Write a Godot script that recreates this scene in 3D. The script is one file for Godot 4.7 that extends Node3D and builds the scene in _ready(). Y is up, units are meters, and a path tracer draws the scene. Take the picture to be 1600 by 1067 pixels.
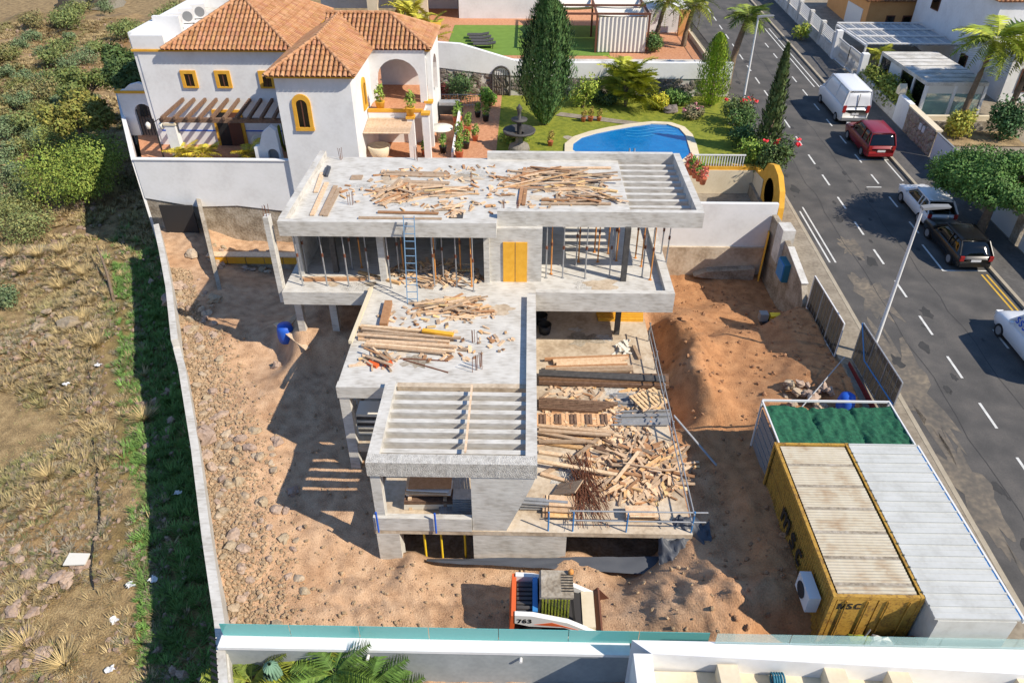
extends Node3D

const CAM_Y := 20.3
const FOCAL := 1155.0
const PITCH := deg_to_rad(35.6)
const YAW := deg_to_rad(1.2)
var rng := RandomNumberGenerator.new()
var names := {}
var M := {}

# ---------- pixel of the photograph (1600 x 1067) to a point at a known height ----------
func ray(px: float, py: float) -> Vector3:
	var b := Basis(Vector3.UP, YAW) * Basis(Vector3.RIGHT, -PITCH)
	return b * Vector3((px - 800.0) / FOCAL, -(py - 533.5) / FOCAL, -1.0)
func at(px: float, py: float, h: float) -> Vector3:
	var d := ray(px, py)
	return Vector3(0, CAM_Y, 0) + d * ((h - CAM_Y) / d.y)
func road_y(z: float) -> float:
	return -0.45 - 0.05 * z
func on_road(px: float, py: float) -> Vector3:
	var d := ray(px, py)
	var t := (-0.45 - CAM_Y) / (d.y + 0.05 * d.z)
	return Vector3(0, CAM_Y, 0) + d * t
func v(x: float, y: float, z: float) -> Vector3:
	return Vector3(x, y, z)

# ---------- naming, things, parts ----------
func numbered(n: String) -> String:
	var k: int = names.get(n, 0)
	names[n] = k + 1
	return n if k == 0 else "%s_%03d" % [n, k]
func thing(called: String, label: String, category: String, where := Vector3.ZERO, turn := 0.0, group := "") -> Node3D:
	var o := Node3D.new()
	o.name = numbered(called)
	add_child(o)
	o.position = where
	o.rotation.y = turn
	meta(o, label, category, group)
	return o
func meta(o: Node, label: String, category: String, group := "") -> void:
	o.set_meta("label", label)
	o.set_meta("category", category)
	if group != "":
		o.set_meta("group", group)
func part(parent: Node, called: String, st, m: Material) -> MeshInstance3D:
	var o := MeshInstance3D.new()
	o.mesh = fin(st) if st is SurfaceTool else st
	o.material_override = m
	if parent == self:
		o.name = numbered(called)
	else:
		o.name = called
	parent.add_child(o, true)
	return o
func structure(called: String, st, m: Material) -> MeshInstance3D:
	var o := part(self, called, st, m)
	o.set_meta("kind", "structure")
	return o
func single(called: String, label: String, category: String, st, m: Material, where := Vector3.ZERO, turn := 0.0, group := "") -> MeshInstance3D:
	var o := part(self, called, st, m)
	o.position = where
	o.rotation.y = turn
	meta(o, label, category, group)
	return o
func copy(o: Node3D, base: String, where: Vector3, turn := 0.0, label := "") -> Node3D:
	var c: Node3D = o.duplicate()
	c.name = numbered(base)
	add_child(c)
	c.position = where
	c.rotation = Vector3(0, turn, 0)
	if label != "":
		c.set_meta("label", label)
	return c
func multi(parent: Node, called: String, mesh: Mesh, m: Material, xf: Array, cols: Array = []) -> MultiMeshInstance3D:
	var mm := MultiMesh.new()
	mm.transform_format = MultiMesh.TRANSFORM_3D
	mm.use_colors = cols.size() > 0
	mm.mesh = mesh
	mm.instance_count = xf.size()
	for i in xf.size():
		mm.set_instance_transform(i, xf[i])
		if cols.size() > 0:
			mm.set_instance_color(i, cols[i])
	var o := MultiMeshInstance3D.new()
	o.multimesh = mm
	o.material_override = m
	o.name = numbered(called) if parent == self else called
	parent.add_child(o, true)
	o.set_meta("kind", "stuff")
	return o

# ---------- geometry ----------
func mb() -> SurfaceTool:
	var st := SurfaceTool.new()
	st.begin(Mesh.PRIMITIVE_TRIANGLES)
	st.set_smooth_group(-1)
	return st
func fin(st: SurfaceTool) -> ArrayMesh:
	st.generate_normals()
	return st.commit()
func tri(st: SurfaceTool, a: Vector3, b: Vector3, c: Vector3) -> void:
	st.add_vertex(a); st.add_vertex(b); st.add_vertex(c)
func quad(st: SurfaceTool, a: Vector3, b: Vector3, c: Vector3, d: Vector3) -> void:
	tri(st, a, b, c); tri(st, a, c, d)
func box(st: SurfaceTool, c: Vector3, s: Vector3, b := Basis()) -> void:
	var h := s * 0.5
	var p := []
	for i in 8:
		p.append(c + b * Vector3(h.x if i & 1 else -h.x, h.y if i & 2 else -h.y, h.z if i & 4 else -h.z))
	quad(st, p[4], p[6], p[7], p[5])
	quad(st, p[1], p[3], p[2], p[0])
	quad(st, p[2], p[3], p[7], p[6])
	quad(st, p[0], p[4], p[5], p[1])
	quad(st, p[5], p[7], p[3], p[1])
	quad(st, p[0], p[2], p[6], p[4])
func bb(st: SurfaceTool, x0: float, x1: float, y0: float, y1: float, z0: float, z1: float) -> void:
	box(st, v((x0 + x1) / 2, (y0 + y1) / 2, (z0 + z1) / 2), v(absf(x1 - x0), absf(y1 - y0), absf(z1 - z0)))
func look(d: Vector3, up := Vector3.UP) -> Basis:
	var z := d.normalized()
	if absf(z.dot(up)) > 0.99:
		up = Vector3.FORWARD
	var x := up.cross(z).normalized()
	return Basis(x, z.cross(x), z)
func beam(st: SurfaceTool, a: Vector3, b: Vector3, w: float, h: float, up := Vector3.UP) -> void:
	box(st, (a + b) / 2, v(w, h, a.distance_to(b)), look(b - a, up))
func tube(st: SurfaceTool, pts: Array, r, n := 7, caps := true) -> void:
	var rings := []
	for i in pts.size():
		var d: Vector3 = (pts[mini(i + 1, pts.size() - 1)] - pts[maxi(i - 1, 0)])
		var b := look(d)
		var rr: float = r[i] if r is Array else r
		var ring := []
		for k in n:
			var a := TAU * k / n
			ring.append(pts[i] + b * v(cos(a) * rr, sin(a) * rr, 0))
		rings.append(ring)
	st.set_smooth_group(1)
	for i in pts.size() - 1:
		for k in n:
			var k2 := (k + 1) % n
			quad(st, rings[i][k], rings[i][k2], rings[i + 1][k2], rings[i + 1][k])
	st.set_smooth_group(-1)
	if caps:
		for k in range(1, n - 1):
			tri(st, rings[0][0], rings[0][k + 1], rings[0][k])
			var e: Array = rings[-1]
			tri(st, e[0], e[k], e[k + 1])
func lathe(st: SurfaceTool, prof: Array, n := 12, c := Vector3.ZERO) -> void:
	st.set_smooth_group(1)
	for i in prof.size() - 1:
		var p: Vector2 = prof[i]
		var q: Vector2 = prof[i + 1]
		for k in n:
			var a := TAU * k / n
			var b := TAU * (k + 1) / n
			quad(st, c + v(cos(a) * p.x, p.y, sin(a) * p.x), c + v(cos(b) * p.x, p.y, sin(b) * p.x), c + v(cos(b) * q.x, q.y, sin(b) * q.x), c + v(cos(a) * q.x, q.y, sin(a) * q.x))
	st.set_smooth_group(-1)
# polygon in a plane (2D points), pushed along the plane's normal; o + ux * x + uy * y
func slab(st: SurfaceTool, poly: Array, o: Vector3, ux: Vector3, uy: Vector3, depth: Vector3) -> void:
	var pv := PackedVector2Array(poly)
	var idx := Geometry2D.triangulate_polygon(pv)
	var f := []
	for p in poly:
		f.append(o + ux * p.x + uy * p.y)
	for i in range(0, idx.size(), 3):
		tri(st, f[idx[i]], f[idx[i + 1]], f[idx[i + 2]])
		tri(st, f[idx[i]] + depth, f[idx[i + 2]] + depth, f[idx[i + 1]] + depth)
	for i in f.size():
		var a: Vector3 = f[i]
		var b: Vector3 = f[(i + 1) % f.size()]
		quad(st, a, b, b + depth, a + depth)
func arch_outline(w: float, spring: float, n := 10) -> Array:
	# an arched opening, from its foot on one side over the crown to the other
	var r := w / 2
	var a := [Vector2(r, 0)]
	for i in n + 1:
		var t := PI * i / n
		a.append(Vector2(cos(t) * r, spring + sin(t) * r))
	a.append(Vector2(-r, 0))
	return a
func plan(st: SurfaceTool, pts: Array, y0: float, y1: float) -> void:
	slab(st, pts, v(0, y1, 0), Vector3.RIGHT, v(0, 0, 1), v(0, y0 - y1, 0))
func ground_sheet(x0: float, x1: float, z0: float, z1: float, step: float, fy: Callable, fc = null) -> SurfaceTool:
	var st := mb()
	st.set_smooth_group(0)
	var nx := int(ceil((x1 - x0) / step))
	var nz := int(ceil((z1 - z0) / step))
	var hs := []
	for j in nz + 1:
		var row := []
		for i in nx + 1:
			var x := x0 + (x1 - x0) * i / nx
			var z := z0 + (z1 - z0) * j / nz
			row.append([v(x, fy.call(x, z), z), fc.call(x, z) if fc != null else Color.WHITE])
		hs.append(row)
	for j in nz:
		for i in nx:
			for c in [[0, 0], [0, 1], [1, 1], [0, 0], [1, 1], [1, 0]]:
				var q: Array = hs[j + c[1]][i + c[0]]
				st.set_color(q[1])
				st.add_vertex(q[0])
	return st

# ---------- materials ----------
func noise_img(seed_: int, freq: float, size: int, oct := 4, kind := FastNoiseLite.TYPE_SIMPLEX_SMOOTH) -> Image:
	var n := FastNoiseLite.new()
	n.seed = seed_
	n.frequency = freq
	n.noise_type = kind
	n.fractal_octaves = oct
	return n.get_seamless_image(size, size)
# cols: colours from low to high noise (sRGB); tile: metres per repeat
func mat(key: String, cols: Array, tile := 4.0, rough := 0.9, o := {}) -> StandardMaterial3D:
	var m := StandardMaterial3D.new()
	m.roughness = rough
	m.metallic = o.get("metal", 0.0)
	m.cull_mode = BaseMaterial3D.CULL_DISABLED
	if o.get("vc", false):
		m.vertex_color_use_as_albedo = true
	if cols.size() == 1:
		m.albedo_color = cols[0]
	else:
		var size: int = o.get("size", 256)
		var a := noise_img(hash(key) % 1000, o.get("f", 0.012), size, 4)
		var b := noise_img(hash(key) % 1000 + 7, o.get("f2", 0.09), size, 3)
		var w: float = o.get("fine", 0.4)
		var sx: int = o.get("streak", 1)
		var img := Image.create(size, size, true, Image.FORMAT_RGB8)
		var hgt := Image.create(size, size, false, Image.FORMAT_RGB8)
		var gr := Gradient.new()
		var offs := PackedFloat32Array()
		for i in cols.size():
			offs.append(0.18 + 0.64 * i / (cols.size() - 1.0))
		gr.offsets = offs
		gr.colors = PackedColorArray(cols)
		for y in size:
			for x in size:
				var n := a.get_pixel(x, y).r * (1 - w) + b.get_pixel((x / sx) % size, (y * 1) % size).r * w
				img.set_pixel(x, y, gr.sample(n))
				hgt.set_pixel(x, y, Color(n, n, n))
		img.generate_mipmaps()
		m.albedo_texture = ImageTexture.create_from_image(img)
		if o.has("bump"):
			hgt.bump_map_to_normal_map(o.bump)
			m.normal_enabled = true
			m.normal_texture = ImageTexture.create_from_image(hgt)
		m.uv1_triplanar = true
		m.uv1_world_triplanar = true
		m.uv1_scale = Vector3.ONE / tile
	M[key] = m
	return m
func c8(r: int, g: int, b: int) -> Color:
	return Color8(r, g, b)
func _ready() -> void:
	rng.seed = 20240517
	var cam := Camera3D.new()
	cam.name = "camera"
	cam.position = v(0, CAM_Y, 0)
	cam.rotation = Vector3(-PITCH, YAW, 0)
	cam.fov = rad_to_deg(2.0 * atan(533.5 / FOCAL))
	cam.near = 0.5
	cam.far = 600.0
	add_child(cam)
	cam.current = true
	var env := Environment.new()
	env.background_mode = Environment.BG_SKY
	var sm := ProceduralSkyMaterial.new()
	sm.sky_top_color = Color(0.36, 0.5, 0.7)
	sm.sky_horizon_color = Color(0.72, 0.79, 0.87)
	sm.ground_bottom_color = Color(0.3, 0.25, 0.2)
	sm.ground_horizon_color = Color(0.6, 0.62, 0.62)
	sm.sky_energy_multiplier = 1.0
	var sky := Sky.new()
	sky.sky_material = sm
	env.sky = sky
	env.tonemap_mode = Environment.TONE_MAPPER_LINEAR
	env.tonemap_exposure = 1.3
	env.sdfgi_enabled = true
	env.ssao_enabled = true
	env.ssil_enabled = true
	var we := WorldEnvironment.new()
	we.name = "world_environment"
	we.environment = env
	add_child(we)
	var sun := DirectionalLight3D.new()
	sun.name = "sun"
	var az := deg_to_rad(26.0)
	var el := deg_to_rad(42.0)
	var travel := v(-cos(az) * cos(el), -sin(el), -sin(az) * cos(el))
	sun.basis = Basis.looking_at(travel)
	sun.light_energy = 1.5
	sun.light_color = Color(1.0, 0.955, 0.885)
	sun.light_angular_distance = 0.5
	sun.shadow_enabled = true
	add_child(sun)

	make_materials()
	make_land()
	make_villa()
	make_site()
	make_timber()
	make_white_house()
	make_garden()
	make_street()
	make_across()
	make_rear()
	make_front_neighbour()
	make_hillside()

func make_materials() -> void:
	mat("concrete", [c8(168, 163, 154), c8(194, 191, 184), c8(206, 204, 198)], 5.0, 0.9, {"f": 0.01, "f2": 0.07, "fine": 0.5, "bump": 1.2, "streak": 4, "size": 512})
	mat("concrete_warm", [c8(160, 142, 120), c8(190, 174, 152), c8(204, 192, 174)], 6.0, 0.92, {"f": 0.012, "fine": 0.35, "bump": 1.0})
	mat("concrete_rough", [c8(140, 136, 130), c8(188, 185, 178), c8(208, 206, 200)], 1.6, 0.95, {"f": 0.02, "f2": 0.12, "fine": 0.6, "bump": 5.0})
	mat("concrete_old", [c8(120, 108, 92), c8(156, 146, 130), c8(178, 170, 158)], 4.0, 0.95, {"f": 0.014, "fine": 0.4, "bump": 2.0})
	mat("soil", [c8(150, 122, 98), c8(196, 166, 138), c8(222, 196, 168)], 5.0, 1.0, {"f": 0.012, "f2": 0.14, "fine": 0.5, "bump": 4.0, "vc": true, "size": 512})
	mat("rock", [c8(136, 120, 102), c8(178, 160, 140), c8(200, 186, 168)], 1.3, 0.95, {"f": 0.03, "fine": 0.5, "vc": true})
	mat("hill", [c8(104, 88, 64), c8(148, 126, 92), c8(182, 160, 122)], 6.0, 1.0, {"f": 0.014, "f2": 0.12, "fine": 0.5, "bump": 4.0, "vc": true, "size": 512})
	mat("asphalt", [c8(66, 65, 64), c8(80, 78, 76), c8(96, 92, 88)], 9.0, 0.93, {"f": 0.008, "f2": 0.2, "fine": 0.3, "size": 512})
	mat("pavement", [c8(120, 110, 96), c8(140, 130, 114), c8(156, 146, 130)], 5.0, 0.95, {"f": 0.02, "fine": 0.5})
	mat("pavement_dark", [c8(74, 72, 70), c8(86, 84, 82), c8(98, 95, 92)], 5.0, 0.95, {"f": 0.02, "fine": 0.5})
	mat("kerb", [c8(150, 140, 122), c8(170, 160, 142)], 2.0, 0.95)
	mat("paint_white", [c8(186, 186, 182), c8(214, 214, 210)], 1.5, 0.85)
	mat("paint_yellow", [c8(186, 148, 48), c8(200, 164, 66)], 1.5, 0.85)
	mat("white_wall", [c8(212, 212, 212), c8(221, 222, 222), c8(226, 227, 228)], 7.0, 0.9, {"f": 0.012, "fine": 0.35})
	mat("white_dirty", [c8(168, 163, 154), c8(198, 195, 188), c8(212, 210, 206)], 5.0, 0.92, {"f": 0.014, "fine": 0.4})
	mat("yellow_trim", [c8(206, 150, 42), c8(220, 170, 62)], 2.0, 0.85)
	mat("orange_wall", [c8(206, 150, 92), c8(216, 162, 104)], 4.0, 0.9)
	mat("cream", [c8(206, 192, 164), c8(218, 206, 180)], 4.0, 0.9)
	mat("tile", [c8(158, 108, 72), c8(182, 134, 96), c8(202, 160, 124)], 2.0, 0.85, {"vc": true})
	mat("terracotta", [c8(172, 116, 82), c8(190, 136, 100), c8(204, 154, 120)], 2.5, 0.85, {"f": 0.03, "fine": 0.5})
	mat("wood", [c8(196, 164, 132), c8(218, 190, 160), c8(232, 210, 184)], 1.2, 0.9, {"f": 0.02, "fine": 0.5, "vc": true})
	mat("wood_dark", [c8(92, 70, 56), c8(120, 94, 76), c8(140, 114, 94)], 1.2, 0.9, {"f": 0.02, "fine": 0.5, "vc": true})
	mat("wood_yellow", [c8(222, 160, 40), c8(236, 180, 60)], 1.2, 0.7)
	mat("rust", [c8(96, 58, 42), c8(128, 80, 56)], 0.6, 0.95)
	mat("steel", [c8(150, 152, 154), c8(176, 178, 180)], 0.8, 0.5, {"metal": 0.4})
	mat("steel_dark", [c8(62, 60, 60), c8(84, 82, 80)], 1.0, 0.7)
	mat("grass", [c8(88, 100, 20), c8(122, 130, 34), c8(148, 146, 46)], 3.0, 1.0, {"f": 0.02, "f2": 0.2, "fine": 0.5, "bump": 3.0})
	mat("turf", [c8(98, 128, 44), c8(112, 142, 54)], 3.0, 1.0, {"f2": 0.2})
	mat("stone", [c8(96, 92, 86), c8(132, 126, 118), c8(160, 154, 146)], 1.2, 0.95, {"f": 0.03, "fine": 0.5, "vc": true})
	mat("leaf", [c8(255, 255, 255)], 1.0, 0.75, {"vc": true})
	M.leaf.backlight_enabled = true
	M.leaf.backlight = Color(0.12, 0.14, 0.04)
	mat("vc", [c8(255, 255, 255)], 1.0, 0.85, {"vc": true})
	mat("bark", [c8(104, 88, 72), c8(136, 118, 98)], 0.8, 0.95)
	for c in [["black", 28, 28, 30, .6], ["dark", 44, 42, 42, .8], ["blue", 28, 88, 190, .6], ["blue_light", 60, 130, 190, .5], ["red", 150, 30, 28, .5], ["orange", 214, 96, 44, .6], ["white", 216, 216, 215, .6], ["grey", 128, 130, 132, .7], ["maroon", 120, 36, 34, .8], ["pot", 184, 104, 70, .85], ["tarp", 72, 76, 84, .6], ["prop_orange", 204, 138, 70, .7], ["tyre", 30, 30, 31, .9], ["brown", 98, 60, 44, .8], ["cloth", 222, 218, 206, .9], ["curtain", 206, 204, 196, .9], ["pink", 200, 60, 90, .8], ["teal", 44, 110, 130, .7], ["ladder_blue", 112, 146, 176, .5], ["plastic_yellow", 222, 190, 40, .6]]:
		mat(c[0], [c8(c[1], c[2], c[3])], 1.0, c[4])
	var gl := StandardMaterial3D.new()
	gl.albedo_color = Color(0.03, 0.04, 0.05)
	gl.roughness = 0.06
	gl.metallic_specular = 0.6
	M.dark_glass = gl
	var cg := StandardMaterial3D.new()
	cg.transparency = BaseMaterial3D.TRANSPARENCY_ALPHA
	cg.albedo_color = Color(0.62, 0.82, 0.8, 0.28)
	cg.roughness = 0.03
	cg.cull_mode = BaseMaterial3D.CULL_DISABLED
	M.clear_glass = cg
const WALL := [[-27.6, -52.0], [-25.2, -45.2], [-22.61, -40.12], [-20.88, -36.78], [-18.97, -32.98], [-16.76, -28.19], [-15.62, -26.13], [-13.1, -21.0], [-11.05, -16.58], [-10.36, -15.15], [-9.51, -13.39], [-8.61, -11.36], [-7.2, -8.0], [-4.0, 0.0]]
func wall_x(z: float) -> float:
	for i in WALL.size() - 1:
		var a: Array = WALL[i]
		var b: Array = WALL[i + 1]
		if z <= b[1]:
			var t: float = clampf((z - a[1]) / (b[1] - a[1]), -3.0, 1.0)
			return lerpf(a[0], b[0], t)
	return WALL[-1][0]
var n_a := FastNoiseLite.new()
var n_b := FastNoiseLite.new()
func hill_y(x: float, z: float) -> float:
	var d: float = wall_x(z) - x
	var y := -3.9 + 0.045 * (-z - 14.0) - 0.02 * d
	y += n_a.get_noise_2d(x * 2.0, z * 2.0) * 0.5 * clampf(d / 4.0, 0.2, 1.6) + n_b.get_noise_2d(x, z) * 0.12
	if z < -50.0:
		y += n_a.get_noise_2d(x, z) * 1.0
	return y
const SOIL := [[-9, -14, -1.2], [-5, -15, -1.35], [0, -14, -1.3], [3, -14, -1.2], [-3, -17.3, -1.85], [3.5, -17.2, -1.85], [0, -16.9, -1.75], [-4.6, -16.8, -1.6], [5.2, -15.2, -0.75], [6.6, -15.6, -0.25], [8, -13, -0.4], [2, -16.4, -1.2], [-4, -16.6, -1.2],
	[-10.6, -17, -0.75], [-12.4, -21, -0.7], [-15.2, -27, -0.75], [-18, -33, -0.7], [-21, -39, -0.6], [-7.4, -19, -1.25], [-8.6, -24, -1.2], [-12, -28, -1.2], [-12, -33, -1.3], [-13, -38, -1.6], [-16, -40, -1.5],
	[7, -18, -0.1], [7.4, -22, 0.0], [7.6, -25, 0.25], [6.9, -24, -0.25], [11, -22, 0.5], [13.5, -25, 0.9], [13.5, -29, 0.9], [10, -28, 0.15], [8, -30, -0.5], [7, -29, 0.0], [9, -35, -1.5], [13, -35, -1.4], [11, -32, -0.9], [13.4, -21, 0.6],
	[9, -12, 0.0], [12, -14, 0.1], [8.45, -18, 0.7], [8.45, -16, 0.75], [8.45, -14, 0.75], [10, -12.6, 0.7], [7.2, -16.5, -0.1], [-10.4, -28.6, 0.45], [-8.8, -28.6, 0.45], [-9.6, -30.5, 0.4], [-9.4, -26.4, -0.9], [0, -25, -1.4], [0, -33, -1.5], [13, -17, 0.3]]
func soil_y(x: float, z: float) -> float:
	var s := 0.0
	var w := 0.0
	for p in SOIL:
		var d: float = (x - p[0]) * (x - p[0]) + (z - p[1]) * (z - p[1]) + 0.3
		var k := 1.0 / (d * d)
		s += k * p[2]
		w += k
	var y := s / w
	y += n_b.get_noise_2d(x * 3.0, z * 3.0) * 0.06 + n_a.get_noise_2d(x * 6, z * 6) * 0.07 + n_b.get_noise_2d(x * 8 + 3, z * 8) * 0.035
	var rg := absf(n_b.get_noise_2d(x * 2.1 + 40, z * 1.4))
	y += 0.07 * (1.0 - minf(1.0, rg * 5.0)) * smoothstep(-0.2, 0.3, n_a.get_noise_2d(x * 3, z * 3 + 20))
	for c in [[-7.6, -15.6, 2.2], [-6.2, -15.2, 3.0], [-4.6, -16.0, 2.6], [-8.4, -20.0, 4.2]]:
		var rr := absf(sqrt(pow(x - c[0], 2) + pow(z - c[1] - 2.0, 2)) - c[2])
		y -= 0.07 * exp(-rr * rr / 0.02) * smoothstep(-0.3, 0.2, n_a.get_noise_2d(x * 5, z * 5 + c[2] * 9))
	# wheel ruts curving round the front of the deck and down the lane to the gate
	for off in [-0.75, 0.75]:
		var dl := absf(x - (7.35 + off * 0.8 + 0.4 * sin(z * 0.25))) if z < -16 else absf(z - (-14.2 + off + 0.25 * sin(x * 0.5)))
		y -= 0.09 * exp(-dl * dl / 0.035) * (0.75 + 0.25 * sin((x + z) * 30.0))
	# spoil heaps beside the deck: loose lumpy earth
	var heap := exp(-(pow(x - 5.9, 2) / 4.5 + pow(z + 14.4, 2) / 1.6))
	y += heap * (0.95 + 0.25 * n_b.get_noise_2d(x * 2.5, z * 2.5))
	var bank := smoothstep(-22.0, -24.0, z) * smoothstep(-32.0, -29.5, z)
	y += bank * (0.75 * exp(-pow(x - 7.7 - 0.3 * sin(z * 1.3), 2) / 0.6) - 0.9 * exp(-pow(x - 6.35, 2) / 0.3))
	y += (heap + exp(-(pow(x - 7.6, 2) / 2.0 + pow(z + 27.5, 2) / 12.0))) * (0.22 * (n_b.get_noise_2d(x * 7, z * 7) + 0.4) + 0.2 * n_b.get_noise_2d(x * 3, z * 3 + 9))
	if x > -4.95 and x < 5.65 and z < -17.3:
		y = -2.9
	return y
func soil_c(x: float, z: float) -> Color:
	var red := smoothstep(2.5, 8.0, x + n_a.get_noise_2d(x * 4, z * 4) * 3.0)
	var c := Color(0.88, 0.81, 0.73).lerp(Color(0.74, 0.52, 0.34), red)
	var damp := smoothstep(0.1, 0.5, n_a.get_noise_2d(x * 3 + 50, z * 3))
	c = c.lerp(Color(0.62, 0.47, 0.34), damp * 0.5)
	return c
func hill_c(x: float, z: float) -> Color:
	var g := smoothstep(-0.15, 0.5, n_a.get_noise_2d(x * 1.7 + 9, z * 1.7))
	var c := Color(0.92, 0.88, 0.82).lerp(Color(0.5, 0.54, 0.36), g * 0.7)
	c = c.lerp(Color(0.72, 0.7, 0.68), smoothstep(-0.1, 0.3, n_b.get_noise_2d(x * .6, z * .6)) * 0.6)
	c = c.lerp(Color(0.42, 0.36, 0.28), smoothstep(0.1, 0.45, n_b.get_noise_2d(x * 1.7 + 30, z * 1.7)) * 0.55)
	var r := smoothstep(0.2, 0.5, n_a.get_noise_2d(x * 1.1 - 40, z * 1.1 + 7))
	c = c.lerp(Color(1.0, 0.7, 0.48), r * 0.5)
	var d: float = wall_x(z) - x
	return c.lerp(Color(0.5, 0.58, 0.3), smoothstep(5.5, 2.5, d) * smoothstep(-48, -36, z) * 0.7)

func make_land() -> void:
	n_a.seed = 5; n_a.frequency = 0.05
	n_b.seed = 8; n_b.frequency = 0.35
	structure("ground", ground_sheet(-260, 260, -420, 60, 20.0, func(x, z): return -4.6 + 0.042 * -minf(z, 0) - 0.02 * maxf(-x - 20, 0), func(x, z): return Color(0.9, 0.88, 0.8)), M.hill)
	var st := mb()
	st.set_smooth_group(0)
	var nz := 230
	var nu := 190
	var g := []
	for j in nz + 1:
		var z := -43.0 + (31.5) * j / nz
		var row := []
		var x0 := wall_x(z) + 0.12
		for i in nu + 1:
			var x: float = lerpf(x0, 13.75, float(i) / nu)
			row.append([v(x, soil_y(x, z), z), soil_c(x, z)])
		g.append(row)
	_grid(st, g)
	structure("site_earth", st, M.soil)
	st = mb()
	st.set_smooth_group(0)
	g = []
	for j in 190:
		var z: float = 2.0 - 100.0 * j / 189.0
		var row := []
		var xe := wall_x(z) + 0.1
		for i in 91:
			var x: float = xe - 50.0 * pow(1.0 - i / 90.0, 1.5)
			row.append([v(x, hill_y(x, z), z), hill_c(x, z)])
		g.append(row)
	_grid(st, g)
	structure("hillside", st, M.hill)
	# road, kerbs, pavements, markings (all follow the 5 per cent slope of the street)
	sloped("road", 15.5, 23.75, 0.0, M.asphalt)
	sloped("road_beyond", 23.75, 24.0, -0.01, M.pavement_dark)
	strip_box("pavement_site_side", 13.7, 15.32, 0.12, M.pavement)
	strip_box("kerb_site_side", 15.32, 15.5, 0.13, M.kerb)
	strip_box("pavement_far_side", 23.93, 26.2, 0.12, M.pavement_dark)
	strip_box("kerb_far_side", 23.75, 23.93, 0.13, M.kerb)
	st = mb()
	for k in 26:
		var z := -19.0 - 2.98 * k
		mark(st, 18.58 + 0.004 * k, z, z - 1.45, 0.11)
	for k in 12:
		var z: float = -37.1 - 3.0 * k
		if z < -39 or z > -37.5:
			mark(st, 21.7, z, z - 1.3, 0.1)
	for r in [[21.55, -27.0, -28.4], [21.55, -22.0, -23.6], [21.4, -33.3, -35.9]]:
		mark(st, r[0], r[1], r[2], 0.1)
	for r in [[21.35, 23.6, -33.3], [20.8, 21.7, -42.6], [21.7, 23.6, -46.5]]:
		sheet(st, r[0], r[1], r[2], r[2] - 0.1, 0.006)
	for r in [[15.85, -34, -39.5], [16.15, -34, -40], [23.35, -43.5, -47.0], [23.2, -60, -76], [22.8, -60, -76]]:
		mark(st, r[0], r[1], r[2], 0.09)
	structure("road_markings", st, M.paint_white)
	st = mb()
	for x in [23.2, 23.45]:
		mark(st, x, -20.0, -33.0, 0.1)
	structure("yellow_lines", st, M.paint_yellow)
	# pale dust and mud that trucks carried out of the gate
	mat("dust", [c8(84, 81, 77), c8(104, 97, 88), c8(136, 124, 106)], 7.0, 0.97, {"f": 0.016, "f2": 0.1, "fine": 0.45})
	for q in [[16.4, -24.5, 1.0, 5.5], [17.0, -31.0, 0.9, 2.6], [16.2, -19.0, 0.7, 4.0], [17.4, -35.6, 0.7, 1.4], [16.5, -12.5, .8, 4.0]]:
		st = mb()
		var ring := []
		for i in 40:
			var a := TAU * i / 40
			var r: float = 0.72 + 0.75 * n_b.get_noise_2d(cos(a) * 5 + q[0] * 9, sin(a) * 5 + q[1])
			var z: float = q[1] + sin(a) * q[3] * r
			ring.append(v(q[0] + cos(a) * q[2] * r, road_y(z) + 0.004, z))
		for i in 40:
			tri(st, v(q[0], road_y(q[1]) + 0.004, q[1]), ring[i], ring[(i + 1) % 40])
		structure("dried_mud", st, M.dust)
	# oil stains, patches and cracks of older asphalt
	mat("patch", [c8(50, 50, 50), c8(64, 63, 62)], 2.0, 0.9)
	rng.seed = 31
	for k in 46:
		st = mb()
		var z := rng.randf_range(-14, -70)
		var x := rng.randf_range(15.9, 21.0)
		var r := rng.randf_range(0.08, 0.4)
		var ring := []
		for i in 14:
			var a := TAU * i / 14
			var q := r * rng.randf_range(0.5, 1.1)
			ring.append(v(x + cos(a) * q * 0.8, road_y(z + sin(a) * q * 1.5) + 0.006, z + sin(a) * q * 1.5))
		for i in range(1, 13):
			tri(st, ring[0], ring[i], ring[i + 1])
		structure("asphalt_stain", st, M.patch)
	st = mb()
	for x in [17.3, 20.2]:
		var px: float = x
		for k in 60:
			var z := -13.0 - k * 1.2
			var nx: float = x + n_a.get_noise_2d(z * 6, x * 30) * 0.25
			quad(st, v(px - 0.015, road_y(z + 1.2) + .005, z + 1.2), v(px + 0.015, road_y(z + 1.2) + .005, z + 1.2), v(nx + .015, road_y(z) + .005, z), v(nx - .015, road_y(z) + .005, z))
			px = nx
	structure("asphalt_seam", st, M.patch)

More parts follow.
